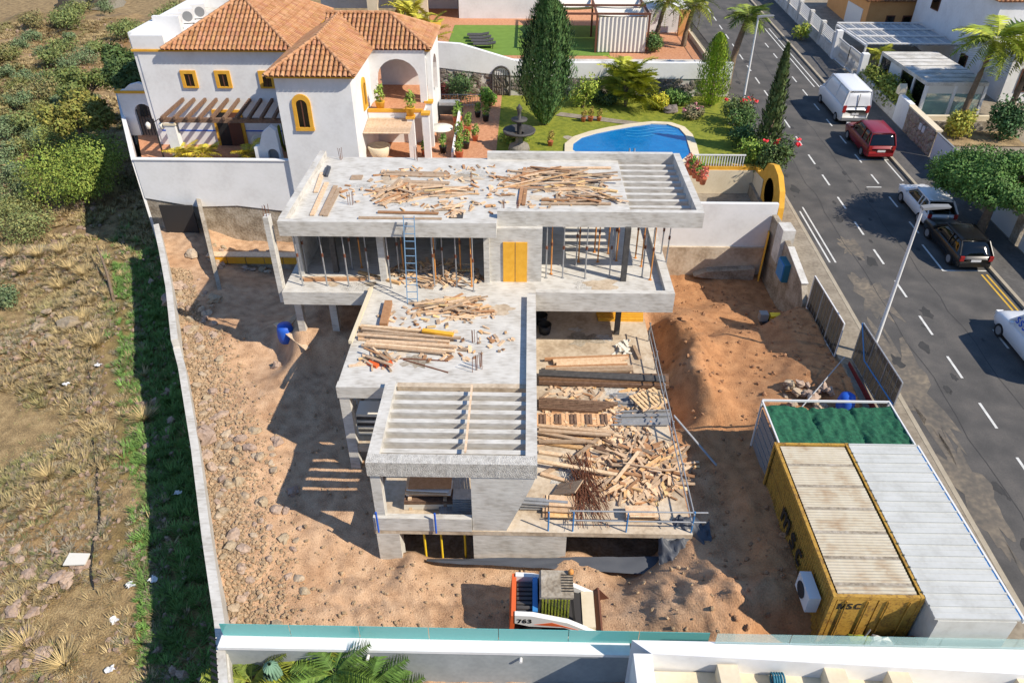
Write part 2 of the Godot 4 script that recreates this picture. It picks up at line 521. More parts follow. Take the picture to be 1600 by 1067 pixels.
func _grid(st: SurfaceTool, g: Array) -> void:
	for j in g.size() - 1:
		for i in g[0].size() - 1:
			for c in [[0, 0], [0, 1], [1, 1], [0, 0], [1, 1], [1, 0]]:
				var q: Array = g[j + c[0]][i + c[1]]
				st.set_color(q[1])
				st.add_vertex(q[0])
func sheet(st: SurfaceTool, x0: float, x1: float, z0: float, z1: float, up: float) -> void:
	quad(st, v(x0, road_y(z0) + up, z0), v(x1, road_y(z0) + up, z0), v(x1, road_y(z1) + up, z1), v(x0, road_y(z1) + up, z1))
func mark(st: SurfaceTool, x: float, z0: float, z1: float, w: float) -> void:
	sheet(st, x - w / 2, x + w / 2, z0, z1, 0.008)
func sloped(called: String, x0: float, x1: float, up: float, m: Material) -> void:
	var st := mb()
	sheet(st, x0, x1, 8, -140, up)
	structure(called, st, m)
func strip_box(called: String, x0: float, x1: float, up: float, m: Material) -> void:
	var st := mb()
	var p := []
	for z in [8.0, -140.0]:
		for x in [x0, x1]:
			for d in [up, -2.2]:
				p.append(v(x, road_y(z) + d, z))
	quad(st, p[0], p[2], p[6], p[4])
	quad(st, p[2], p[3], p[7], p[6])
	quad(st, p[0], p[4], p[5], p[1])
	structure(called, st, m)
func make_villa() -> void:
	var t := thing("concrete_house_shell", "unfinished grey concrete house on two floors with flat roofs and pergola beams", "house")
	var C: Material = M.concrete
	# ---- basement and deck
	var st := mb()
	bb(st, -5.15, 5.9, -0.2, 0.0, -36.0, -17.0)
	part(t, "deck_slab", st, M.concrete_warm)
	st = mb()
	bb(st, -1.72, 1.55, -2.3, -0.202, -17.25, -17.02)
	part(t, "basement_wall", st, C)
	st = mb()
	bb(st, -5.1, -4.3, -2.3, -0.202, -17.6, -17.0)
	part(t, "basement_pier", st, C)
	st = mb()
	bb(st, 4.95, 5.85, -2.3, -0.202, -17.4, -17.03)
	part(t, "basement_pier", st, C)
	st = mb()
	bb(st, 5.62, 5.88, -2.0, -0.202, -36, -17.42)
	part(t, "basement_wall", st, C)
	st = mb()
	bb(st, -5.12, -4.9, -2.0, -0.202, -36, -17.62)
	part(t, "basement_wall", st, C)
	st = mb()
	bb(st, -4.88, 5.6, -2.9, -2.6, -36, -17.3)
	part(t, "basement_floor", st, M.concrete_old)
	st = mb()
	bb(st, -4.9, 5.6, -2.6, -0.202, -22.4, -22.2)
	part(t, "basement_wall", st, M.concrete_old)
	for x in [-3.5, -2.9, -2.05]:
		st = mb()
		tube(st, [v(x, -2.6, -17.35), v(x, -0.3, -17.35)], 0.04)
		part(t, "basement_prop", st, M.plastic_yellow)
	# low upstand on the open corner of the deck below the pergola
	st = mb()
	bb(st, -5.14, -1.74, 0.0, 0.62, -17.2, -16.98)
	part(t, "upstand", st, C)
	# ---- pergola of the lower block
	st = mb()
	bb(st, -5.05, -4.72, 0.002, 2.66, -17.45, -17.1)
	part(t, "pergola_pillar", st, C)
	st = mb()
	slab(st, [Vector2(-1.72, 0.0), Vector2(-0.55, 0.0), Vector2(0.32, 2.3), Vector2(0.42, 2.66), Vector2(-1.72, 2.66)], v(0, 0.0, -17.04), Vector3.RIGHT, Vector3.UP, v(0, 0, -0.35))
	part(t, "blade_wall", st, C)
	st = mb()
	bb(st, -5.1, 0.46, 2.64, 3.25, -17.42, -17.0)
	part(t, "pergola_front_beam", st, M.concrete_rough)
	st = mb()
	bb(st, -5.1, -4.72, 2.7, 3.25, -21.2, -17.42)
	part(t, "pergola_side_beam", st, C)
	st = mb()
	bb(st, 0.08, 0.46, 2.66, 3.25, -27.4, -17.42)
	part(t, "side_parapet", st, C)
	for k in 7:
		var z := -20.75 + 0.5 * k
		st = mb()
		bb(st, -4.74, 0.1, 2.72, 3.08, z - 0.1, z + 0.1)
		part(t, "pergola_beam", st, C)
	st = mb()
	bb(st, -4.72, 0.08, 2.55, 3.0, -21.45, -21.2)
	part(t, "roof_edge_beam", st, M.concrete_warm)
	# ---- lower roof (level with the upper floor)
	st = mb()
	bb(st, -6.95, 0.1, 2.7, 3.0, -27.7, -21.45)
	part(t, "lower_roof_slab", st, C)
	st = mb()
	bb(st, -6.97, -4.72, 2.5, 3.02, -21.45, -21.1)
	part(t, "roof_edge_beam", st, C)
	for q in [[-6.93, -6.55, -21.5, -21.15], [-6.9, -6.55, -27.2, -26.85]]:
		st = mb()
		bb(st, q[0], q[1], -1.6, 2.5 if q[2] > -22 else 2.7, q[2], q[3])
		part(t, "pillar", st, C)
	st = mb()
	bb(st, -6.8, -5.16, -0.35, -0.05, -27.6, -21.2)
	part(t, "side_floor", st, M.concrete_warm)
	st = mb()
	bb(st, -5.2, -5.0, 0.0, 2.7, -27.6, -24.4)
	part(t, "inner_wall", st, C)
	# lower storey: blank wall at the back of the covered deck
	st = mb()
	bb(st, -4.9, 5.6, 0.0, 2.36, -35.6, -35.3)
	part(t, "rear_wall", st, C)
	st = mb()
	bb(st, 0.1, 0.42, 0.0, 2.66, -35.3, -27.4)
	part(t, "inner_wall", st, C)
	# ---- upper floor
	st = mb()
	bb(st, -10.8, 6.5, 2.36, 2.998, -36.0, -27.7)
	part(t, "upper_floor_slab", st, C)
	st = mb()
	bb(st, 0.46, 6.52, 2.34, 3.3, -27.7, -27.42)
	part(t, "balcony_parapet", st, C)
	st = mb()
	bb(st, 6.14, 6.52, 2.34, 3.3, -36.0, -27.7)
	part(t, "balcony_parapet", st, C)
	for q in [[-10.45, -28.5], [-8.85, -28.5]]:
		st = mb()
		bb(st, q[0] - 0.16, q[0] + 0.16, -1.6, 2.36, q[1] - 0.16, q[1] + 0.16)
		part(t, "pillar", st, C)
	for q in [[4.4, -29.1, 0.0, 2.36], [4.45, -29.05, 3.0, 5.66], [-8.75, -29.55, 3.0, 5.66]]:
		st = mb()
		bb(st, q[0] - 0.12, q[0] + 0.12, q[2], q[3], q[1] - 0.12, q[1] + 0.12)
		part(t, "steel_column", st, M.steel_dark)
	st = mb()
	bb(st, -6.55, -6.25, 3.0, 5.66, -29.0, -28.7)
	part(t, "pillar", st, C)
	for q in [[-1.6, 0.72, -29.1, -28.85, 0], [-1.85, -1.6, -29.1, -28.7, 0], [0.47, 0.72, -33.0, -29.1, 0], [-10.4, -10.15, -35.6, -29.2, 0], [-10.15, 0.4, -35.6, -35.35, 0], [-4.6, -4.35, -35.35, -31.6, 0]]:
		st = mb()
		bb(st, q[0], q[1], 3.0, 5.65, q[2], q[3])
		part(t, "upper_wall", st, C)
	st = mb()
	bb(st, -11.05, -10.82, 2.3, 6.5, -28.35, -27.95)
	part(t, "blade_wall", st, C)
	# ---- roof
	st = mb()
	bb(st, -10.5, -1.25, 5.66, 5.98, -36.0, -28.3)
	part(t, "roof_slab", st, C)
	st = mb()
	bb(st, -1.25, 4.6, 5.66, 5.98, -36.0, -29.4)
	part(t, "roof_slab", st, C)
	st = mb()
	bb(st, -10.5, -1.25, 5.62, 6.3, -28.3, -28.02)
	part(t, "roof_fascia", st, C)
	st = mb()
	bb(st, -1.25, 7.66, 5.62, 6.34, -29.4, -29.12)
	part(t, "roof_fascia", st, C)
	st = mb()
	bb(st, -10.52, -10.22, 5.6, 6.32, -36.0, -28.3)
	part(t, "roof_parapet", st, C)
	st = mb()
	bb(st, 7.36, 7.68, 5.6, 6.36, -35.9, -29.4)
	part(t, "roof_parapet", st, C)
	st = mb()
	bb(st, -2.0, 7.36, 5.6, 6.34, -36.1, -35.82)
	part(t, "roof_parapet", st, C)
	for k in 8:
		var z := -35.3 + 0.68 * k
		st = mb()
		bb(st, 4.6, 7.36, 5.6, 5.95, z - 0.11, z + 0.11)
		part(t, "roof_beam", st, C)
	st = mb()
	bb(st, -3.35, -2.75, 5.982, 6.0, -29.55, -29.1)
	part(t, "roof_hatch", st, M.steel_dark)
	# starter bars left standing in the concrete
	rng.seed = 4
	for q in [[-10.93, 6.5, -28.15, .5], [-2.0, 3.0, -24, .6], [-1.7, 3.0, -22.4, .7], [-1.9, 3.0, -22.2, .7], [-7.9, 5.98, -30.4, .6], [-5.6, 5.98, -35.7, .7], [-1.0, 5.98, -30.0, .5], [-0.4, 5.98, -29.9, .5], [-9.5, 5.98, -35.7, .6], [-2.6, 5.98, -33, .5]]:
		for k in 4:
			st = mb()
			var p := v(q[0] + rng.randf_range(-.12, .12), q[1], q[2] + rng.randf_range(-.12, .12))
			tube(st, [p, p + v(rng.randf_range(-.03, .03), q[3], rng.randf_range(-.03, .03))], 0.012, 4)
			part(t, "starter_bar", st, M.rust)
	# yellow formwork leaves leaning on the upper wall
	for x in [-1.0, -0.45]:
		st = mb()
		bb(st, x, x + 0.52, 3.0, 5.0, -28.84, -28.79)
		single("shutter_board", "yellow formwork board standing against the upper concrete wall", "panel", st, M.wood_yellow, Vector3.ZERO, 0, "pair of yellow boards on the upper wall")
	# cement spills and dusty patches left on the slabs
	rng.seed = 21
	for q in [[-9, 5.984, -33, 6, 1.5], [-5, 5.984, -31, 3, 2], [-3, 5.984, -34, 3, 1], [2, 5.984, -32, 3, 2], [-4, 3.004, -24, 2.5, 2.5], [-2, 3.004, -26.5, 2, 1], [-5.5, 3.004, -23, 1, 1], [-8, 3.002, -28.3, 2, .4], [3, 3.002, -28.3, 2, .5], [3, .004, -25, 2.3, 2], [3.5, .004, -29, 2, 1], [2.5, .004, -20, 2.5, 2], [-3, .004, -19, 1.2, 1.2]]:
		for k in 5:
			st = mb()
			var cx: float = q[0] + rng.randf_range(-.5, .5) * q[3]
			var cz: float = q[2] + rng.randf_range(-.5, .5) * q[4]
			var r := rng.randf_range(.15, .55)
			var ring := []
			for i in 26:
				var a := TAU * i / 26
				var rr := r * (1.0 + 1.1 * n_b.get_noise_2d(cx * 7 + cos(a) * 3, cz * 7 + sin(a) * 3))
				ring.append(v(cx + cos(a) * rr * 1.5, q[1] + k * .0007, cz + sin(a) * rr))
			for i in 26:
				tri(st, v(cx, q[1] + k * .0007, cz), ring[i], ring[(i + 1) % 26])
			part(t, "cement_stain", st, [M.concrete_warm, M.concrete_rough, M.concrete_old][k % 3])
	# ---- steel props under the roof
	var P1 := _prop(M.steel, 2.64)
	var P2 := _prop(M.prop_orange, 2.64)
	P1.position = at(473, 446, 3.0); P2.position = at(522, 413, 3.0)
	for q in [[480, 426], [511, 446], [545, 447], [551, 421], [577, 437], [611, 450], [624, 428], [679, 447], [853, 434], [879, 434], [914, 435], [952, 434], [714, 448], [740, 455], [693, 436], [1003, 433], [900, 415], [960, 405]]:
		copy(P1, "steel_prop", at(q[0], q[1], 3.0), q[0] * 0.7)
	for q in [[565, 418], [631, 425], [681, 440], [720, 425], [737, 447], [861, 428], [904, 409], [934, 409], [963, 407], [993, 403], [1002, 416], [1016, 437], [929, 394], [950, 396]]:
		copy(P2, "steel_prop", at(q[0], q[1], 3.0), q[0] * 0.7)
	for q in [[1020, 390], [1032, 405], [1040, 418]]:
		var w := at(q[0], q[1], 3.0)
		copy(P1, "steel_prop", v(minf(w.x, 7.2), 3.0, w.z), 0.2)

func _prop(m: Material, h: float) -> Node3D:
	var o := thing("steel_prop", "thin telescopic steel prop standing under the upper roof slab" if m == M.steel else "orange telescopic steel prop standing under the upper roof slab", "prop", Vector3.ZERO, 0, "props holding up the roof")
	var st := mb()
	tube(st, [v(0, 0.01, 0), v(0, h * 0.58, 0)], 0.036, 6)
	part(o, "outer_tube", st, m)
	st = mb()
	tube(st, [v(0, h * 0.58, 0), v(0, h - 0.01, 0)], 0.026, 6)
	part(o, "inner_tube", st, m)
	st = mb()
	tube(st, [v(0, h * 0.56, 0), v(0, h * 0.62, 0)], 0.055, 6)
	part(o, "collar", st, M.rust)
	st = mb()
	bb(st, -.07, .07, 0.0, 0.01, -.07, .07)
	part(o, "foot_plate", st, m)
	return o
func rock_mesh(seed_: int, flat := 0.7) -> ArrayMesh:
	var r := RandomNumberGenerator.new()
	r.seed = seed_
	var st := mb()
	var n := FastNoiseLite.new()
	n.seed = seed_
	n.frequency = 0.9
	var rows := []
	for j in 6:
		var row := []
		var phi := PI * j / 5.0
		for i in 8:
			var a := TAU * (i + 0.5 * (j % 2)) / 8
			var d := v(sin(phi) * cos(a), cos(phi), sin(phi) * sin(a))
			row.append(d * v(1, flat, 0.8) * (1.0 + 0.55 * n.get_noise_3dv(d * 1.3) + r.randf_range(-0.12, 0.12)) * 0.5)
		rows.append(row)
	var g := r.randf_range(0.75, 1.1)
	st.set_color(Color(g, g * r.randf_range(0.9, 1.0), g * r.randf_range(0.82, 0.98)))
	for j in 5:
		for i in 8:
			quad(st, rows[j][i], rows[j][(i + 1) % 8], rows[j + 1][(i + 1) % 8], rows[j + 1][i])
	return fin(st)
var rocks := []

func make_site() -> void:
	for k in 6:
		rocks.append(rock_mesh(100 + k, 0.55 + 0.07 * k))
	_boundary_walls()
	_container()
	_gates()
	_loader()
	_rubble()
	_tarps()

func _boundary_walls() -> void:
	# long oblique wall between the plot and the hillside
	var t := thing("boundary_wall", "long low grey concrete wall between building plot and dry hillside", "wall")
	for i in range(2, WALL.size() - 3):
		var a: Array = WALL[i]
		var b: Array = WALL[i + 1]
		var top := 0.45 if i < 5 else 0.0
		var k := (CAM_Y - top) / CAM_Y
		var p := v(a[0] * k + 0.15, 0, a[1] * k if i < 5 else a[1])
		var q := v(b[0] * k + 0.15, 0, b[1] * k if i < 5 else b[1])
		var st := mb()
		beam(st, v(p.x, (top - 3.4) / 2, p.z), v(q.x, (top - 3.4) / 2, q.z), 0.3, top + 3.4)
		part(t, "wall_section", st, M.concrete)
	# white garden wall behind the pit, on its grey retaining wall
	t = thing("garden_wall", "tall white rendered garden wall above the dark pit", "wall")
	var st := mb()
	slab(st, [Vector2(-23.0, 1.4), Vector2(-20, 0.85), Vector2(-17.5, 0.95), Vector2(-14.5, 0.6), Vector2(-9.3, 0.4), Vector2(-9.3, 3.8), Vector2(-23.0, 3.8)], v(0, 0, -41.0), Vector3.RIGHT, Vector3.UP, v(0, 0, 0.22))
	part(t, "rendered_wall", st, M.white_wall)
	st = mb()
	bb(st, -23.0, -8.0, -2.2, 1.5, -41.15, -40.85)
	part(t, "retaining_wall", st, M.concrete_old)
	st = mb()
	bb(st, -23.0, -9.3, 3.8, 3.86, -41.05, -40.72)
	part(t, "coping", st, M.white_wall)
	# sloping wall of the pit and the dark sheet beside it
	st = mb()
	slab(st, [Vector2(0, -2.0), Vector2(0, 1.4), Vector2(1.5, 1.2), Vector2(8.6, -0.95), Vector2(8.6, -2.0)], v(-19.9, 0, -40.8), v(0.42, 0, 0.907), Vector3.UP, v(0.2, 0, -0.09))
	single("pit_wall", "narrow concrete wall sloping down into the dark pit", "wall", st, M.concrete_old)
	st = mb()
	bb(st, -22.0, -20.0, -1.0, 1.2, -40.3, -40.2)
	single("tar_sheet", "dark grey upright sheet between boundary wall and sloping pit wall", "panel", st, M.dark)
	t = thing("footing_beam", "low concrete footing with yellow formwork boards in the dark pit", "footing")
	st = mb()
	bb(st, -18.6, -13.0, -1.9, -0.75, -37.9, -37.5)
	part(t, "footing", st, M.concrete_old)
	for k in 5:
		st = mb()
		bb(st, -18.5 + k * 1.1, -17.45 + k * 1.1, -1.15, -0.65, -37.48, -37.43)
		part(t, "formwork_board", st, M.wood_yellow)
	st = mb()
	bb(st, -18.6, -13.0, -0.7, -0.64, -37.95, -37.4)
	part(t, "capping_board", st, M.wood)
	# walls on the street side of the plot
	t = thing("white_court_wall", "white rendered wall on stained concrete behind the earth pit", "wall")
	st = mb()
	bb(st, 6.2, 13.75, 0.38, 3.0, -37.5, -37.25)
	part(t, "rendered_wall", st, M.white_wall)
	st = mb()
	bb(st, 6.2, 13.9, -2.4, 0.4, -37.45, -37.1)
	part(t, "concrete_base", st, M.concrete_warm)
	st = mb()
	slab(st, [Vector2(9.6, -1.2), Vector2(10.1, -1.3), Vector2(13.0, -1.5), Vector2(13.0, -0.7), Vector2(10.3, -0.9)], v(0, 0, -36.6), Vector3.RIGHT, Vector3.UP, v(0, 0, -0.5))
	part(t, "footing", st, M.concrete_old)
	t = thing("plot_wall", "rough concrete wall end with white pillar beside the pavement", "wall")
	st = mb()
	slab(st, [Vector2(-37.2, -2.0), Vector2(-30.6, -2.0), Vector2(-30.6, 0.9), Vector2(-31.3, 1.6), Vector2(-34.0, 2.1), Vector2(-35.9, 2.4), Vector2(-37.2, 2.4)], v(13.5, 0, 0), v(0, 0, 1), Vector3.UP, v(0.28, 0, 0))
	part(t, "wall_body", st, M.concrete_old)
	st = mb()
	bb(st, 13.3, 13.95, 0.8, 2.75, -35.6, -34.6)
	part(t, "pillar", st, M.white_dirty)
	st = mb()
	beam(st, v(13.64, 2.14, -34.0), v(13.64, 1.62, -31.2), 0.34, 0.06)
	part(t, "coping", st, M.white_dirty)
	t = thing("meter_box", "blue plastic box hanging on the rough concrete wall", "box")
	st = mb()
	bb(st, 13.2, 13.5, 0.6, 1.6, -34.0, -33.0)
	part(t, "box_body", st, M.teal)
	st = mb()
	bb(st, 13.14, 13.2, 0.65, 1.55, -33.95, -33.05)
	part(t, "lid", st, M.blue_light)
	st = mb()
	beam(st, v(13.2, -1.2, -36.4), v(13.4, 1.5, -36.9), 0.9, 0.06, v(1, 0, 0.3))
	single("formwork_board", "yellow formwork board leaning in the corner of the white wall", "panel", st, M.wood_yellow)

func _container() -> void:
	var t := thing("shipping_container", "rusty yellow shipping container with cream ridged roof and black lettering", "container")
	mat("box_yellow", [c8(112, 82, 40), c8(174, 134, 52), c8(186, 148, 66)], 2.5, 0.7, {"f": 0.02, "fine": 0.5})
	mat("box_roof", [c8(158, 136, 110), c8(186, 178, 158), c8(194, 187, 170)], 3.5, 0.8, {"f": 0.012, "fine": 0.35, "streak": 3})
	var x0 := 8.74; var x1 := 11.16; var z0 := -18.88; var z1 := -12.8
	var st := mb()
	# corrugated long side towards the plot
	for side in [x0, x1]:
		var n := 44
		for k in n:
			var za := z0 + 0.12 + (z1 - z0 - 0.24) * k / n
			var zb := z0 + 0.12 + (z1 - z0 - 0.24) * (k + 1) / n
			var zm := (za + zb) / 2
			var s := 1.0 if side == x0 else -1.0
			var o: float = side + 0.04 * s
			quad(st, v(side, 0.16, za), v(side, 2.48, za), v(side, 2.48, lerpf(za, zm, .5)), v(side, 0.16, lerpf(za, zm, .5)))
			quad(st, v(side, 0.16, lerpf(za, zm, .5)), v(side, 2.48, lerpf(za, zm, .5)), v(o, 2.48, zm), v(o, 0.16, zm))
			quad(st, v(o, 0.16, zm), v(o, 2.48, zm), v(o, 2.48, lerpf(zm, zb, .5)), v(o, 0.16, lerpf(zm, zb, .5)))
			quad(st, v(o, 0.16, lerpf(zm, zb, .5)), v(o, 2.48, lerpf(zm, zb, .5)), v(side, 2.48, zb), v(side, 0.16, zb))
	bb(st, x0, x1, 0.1, 2.5, z0, z0 + 0.06)
	part(t, "side_walls", st, M.box_yellow)
	st = mb()
	for z in [z0, z1]:
		for x in [x0, x1]:
			bb(st, x - 0.06, x + 0.06, 0, 2.6, z - 0.06, z + 0.06)
	for z in [z0, z1]:
		bb(st, x0 + .06, x1 - .06, 2.46, 2.59, z - 0.05, z + 0.05)
		bb(st, x0 + .06, x1 - .06, 0.0, 0.16, z - 0.05, z + 0.05)
	for x in [x0, x1]:
		bb(st, x - 0.05, x + 0.05, 2.47, 2.585, z0 + .06, z1 - .06)
		bb(st, x - 0.05, x + 0.05, 0.0, 0.16, z0 + .06, z1 - .06)
	part(t, "frame", st, M.box_yellow)
	# roof panels, each pressed into fine cross ridges, with rust at the seams
	var seams := [z0 + 0.05, -17.9, -16.95, -16.0, -15.06, -14.12, -13.2, z1 - 0.05]
	for i in seams.size() - 1:
		st = mb()
		var a: float = seams[i] + 0.05
		var b: float = seams[i + 1] - 0.05
		var m := int((b - a) / 0.1)
		for k in m:
			var za := lerpf(a, b, float(k) / m)
			var zb := lerpf(a, b, (k + 1.0) / m)
			var zm := (za + zb) / 2
			quad(st, v(x0 + .1, 2.56, za), v(x1 - .12, 2.56, za), v(x1 - .12, 2.585, zm), v(x0 + .1, 2.585, zm))
			quad(st, v(x0 + .1, 2.585, zm), v(x1 - .12, 2.585, zm), v(x1 - .12, 2.56, zb), v(x0 + .1, 2.56, zb))
		part(t, "roof_panel", st, M.box_roof)
		st = mb()
		bb(st, x0 + .1, x1 - .12, 2.53, 2.566, seams[i + 1] - 0.05, seams[i + 1] + 0.05)
		part(t, "roof_seam", st, M.concrete_old)
	st = mb()
	for k in 2:
		bb(st, x0 + 0.1 + k * 1.16, x0 + 1.22 + k * 1.16, 0.18, 2.44, z1 - 0.02, z1 + 0.04)
		for j in 2:
			tube(st, [v(x0 + .35 + k * 1.16 + j * 0.6, 0.2, z1 + 0.08), v(x0 + .35 + k * 1.16 + j * 0.6, 2.44, z1 + 0.08)], 0.025, 6)
	part(t, "door_leaves", st, M.box_yellow)
	text(t, "letter", "msc", 1.0, M.black, v(x0 - 0.055, 1.35, -15.75), Basis(v(0, 0, 1), v(0, 1, 0), v(-1, 0, 0)))
	text(t, "letter", "MSC", 0.34, M.black, v(x0 + 0.5, 2.15, z1 + 0.045), Basis())
	# outdoor unit of an air conditioner hung on the long side
	t = thing("air_conditioner", "white air conditioner unit hung on the yellow container side", "air conditioner")
	st = mb()
	bb(st, x0 - 0.42, x0 - 0.08, 1.2, 1.85, -14.15, -13.2)
	part(t, "casing", st, M.white)
	st = mb()
	tube(st, [v(x0 - 0.43, 1.52, -13.75), v(x0 - 0.45, 1.52, -13.75)], 0.26, 16)
	part(t, "fan_grille", st, M.dark)
	st = mb()
	for z in [-14.0, -13.35]:
		bb(st, x0 - 0.4, x0 - 0.06, 1.14, 1.195, z - .03, z + .03)
	part(t, "brackets", st, M.grey)
	# white site hut of sandwich panels
	t = thing("site_hut", "white site hut with flat panel roof between container and street", "hut")
	mat("panel", [c8(174, 175, 171), c8(187, 189, 186), c8(194, 196, 194)], 4.0, 0.7, {"f": 0.012, "fine": 0.3})
	st = mb()
	for q in [[11.3, 11.36, -18.85, -12.1], [13.36, 13.42, -18.85, -12.1]]:
		bb(st, q[0], q[1], 0.0, 2.5, q[2], q[3])
	bb(st, 11.36, 13.36, 0, 2.5, -18.85, -18.79)
	bb(st, 11.36, 13.36, 0, 2.5, -12.16, -12.1)
	part(t, "walls", st, M.panel)
	for k in 16:
		var za := -18.88 + k * 0.423
		st = mb()
		bb(st, 11.2, 13.5, 2.52, 2.6, za + 0.012, za + 0.408)
		bb(st, 11.2, 13.5, 2.6, 2.65, za + 0.012, za + 0.06)
		bb(st, 11.2, 13.5, 2.6, 2.615, za + 0.2, za + 0.24)
		part(t, "roof_panel", st, M.panel)
		st = mb()
		bb(st, 13.5, 13.56, 2.5, 2.58, za + 0.06, za + 0.36)
		part(t, "edge_clip", st, M.blue_light)
	st = mb()
	bb(st, 13.56, 13.62, 2.46, 2.6, -18.88, -12.1)
	part(t, "gutter", st, M.white)
	# green netting over a frame beside the hut
	t = thing("net_shelter", "low shelter covered with crinkled green shade net", "shelter")
	mat("net", [c8(12, 52, 36), c8(24, 88, 62), c8(50, 124, 88)], 1.2, 0.9, {"f": 0.03, "f2": 0.16, "fine": 0.6, "bump": 4.0})
	st = ground_sheet(8.9, 13.6, -21.3, -18.98, 0.07, func(x, z): return 2.42 + 0.12 * n_b.get_noise_2d(x * 3, z * 1.5) + 0.09 * n_b.get_noise_2d(x * 9, z * 5) - 0.1 * exp(-pow((x - 10.6) / 0.06, 2.0)) - 0.1 * exp(-pow((x - 12.1) / 0.06, 2.0)) - 0.12 * sin((x - 8.9) / 4.7 * PI) - 0.25 * smoothstep(-21.1, -21.3, z))
	part(t, "net", st, M.net)
	st = mb()
	for x in [8.9, 13.6]:
		for z in [-21.3, -18.98]:
			bb(st, x - 0.03, x + 0.03, 0.0, 2.46, z - 0.03, z + 0.03)
		beam(st, v(x, 2.46, -21.3), v(x, 2.46, -18.98), 0.05, 0.06)
	beam(st, v(8.9, 2.47, -21.32), v(13.6, 2.47, -21.32), 0.05, 0.08)
	part(t, "frame", st, M.white)
	st = mb()
	for k in 5:
		bb(st, 8.92, 8.95, 0.3 + k * 0.38, 0.62 + k * 0.38, -21.2, -19.05)
	part(t, "side_boards", st, M.grey)

func text(parent: Node, called: String, s: String, h: float, m: Material, where: Vector3, b: Basis) -> void:
	var f := SystemFont.new()
	f.font_names = PackedStringArray(["Droid Sans"])
	f.font_weight = 800
	var w := 0.62 * h
	for i in s.length():
		_letter(parent, called, s[i], h, m, where + b.x * (i - (s.length() - 1) / 2.0) * (w * (1.3 if s[i] == "m" else 1.0)), b, f)
func _letter(parent: Node, called: String, s: String, h: float, m: Material, where: Vector3, b: Basis, f: Font) -> void:
	var tm := TextMesh.new()
	tm.font = f
	tm.text = s
	tm.font_size = 64
	tm.pixel_size = h / 64.0
	tm.depth = 0.02
	var o := MeshInstance3D.new()
	o.mesh = tm
	o.material_override = m
	o.name = called
	parent.add_child(o, true)
	o.transform = Transform3D(b, where)

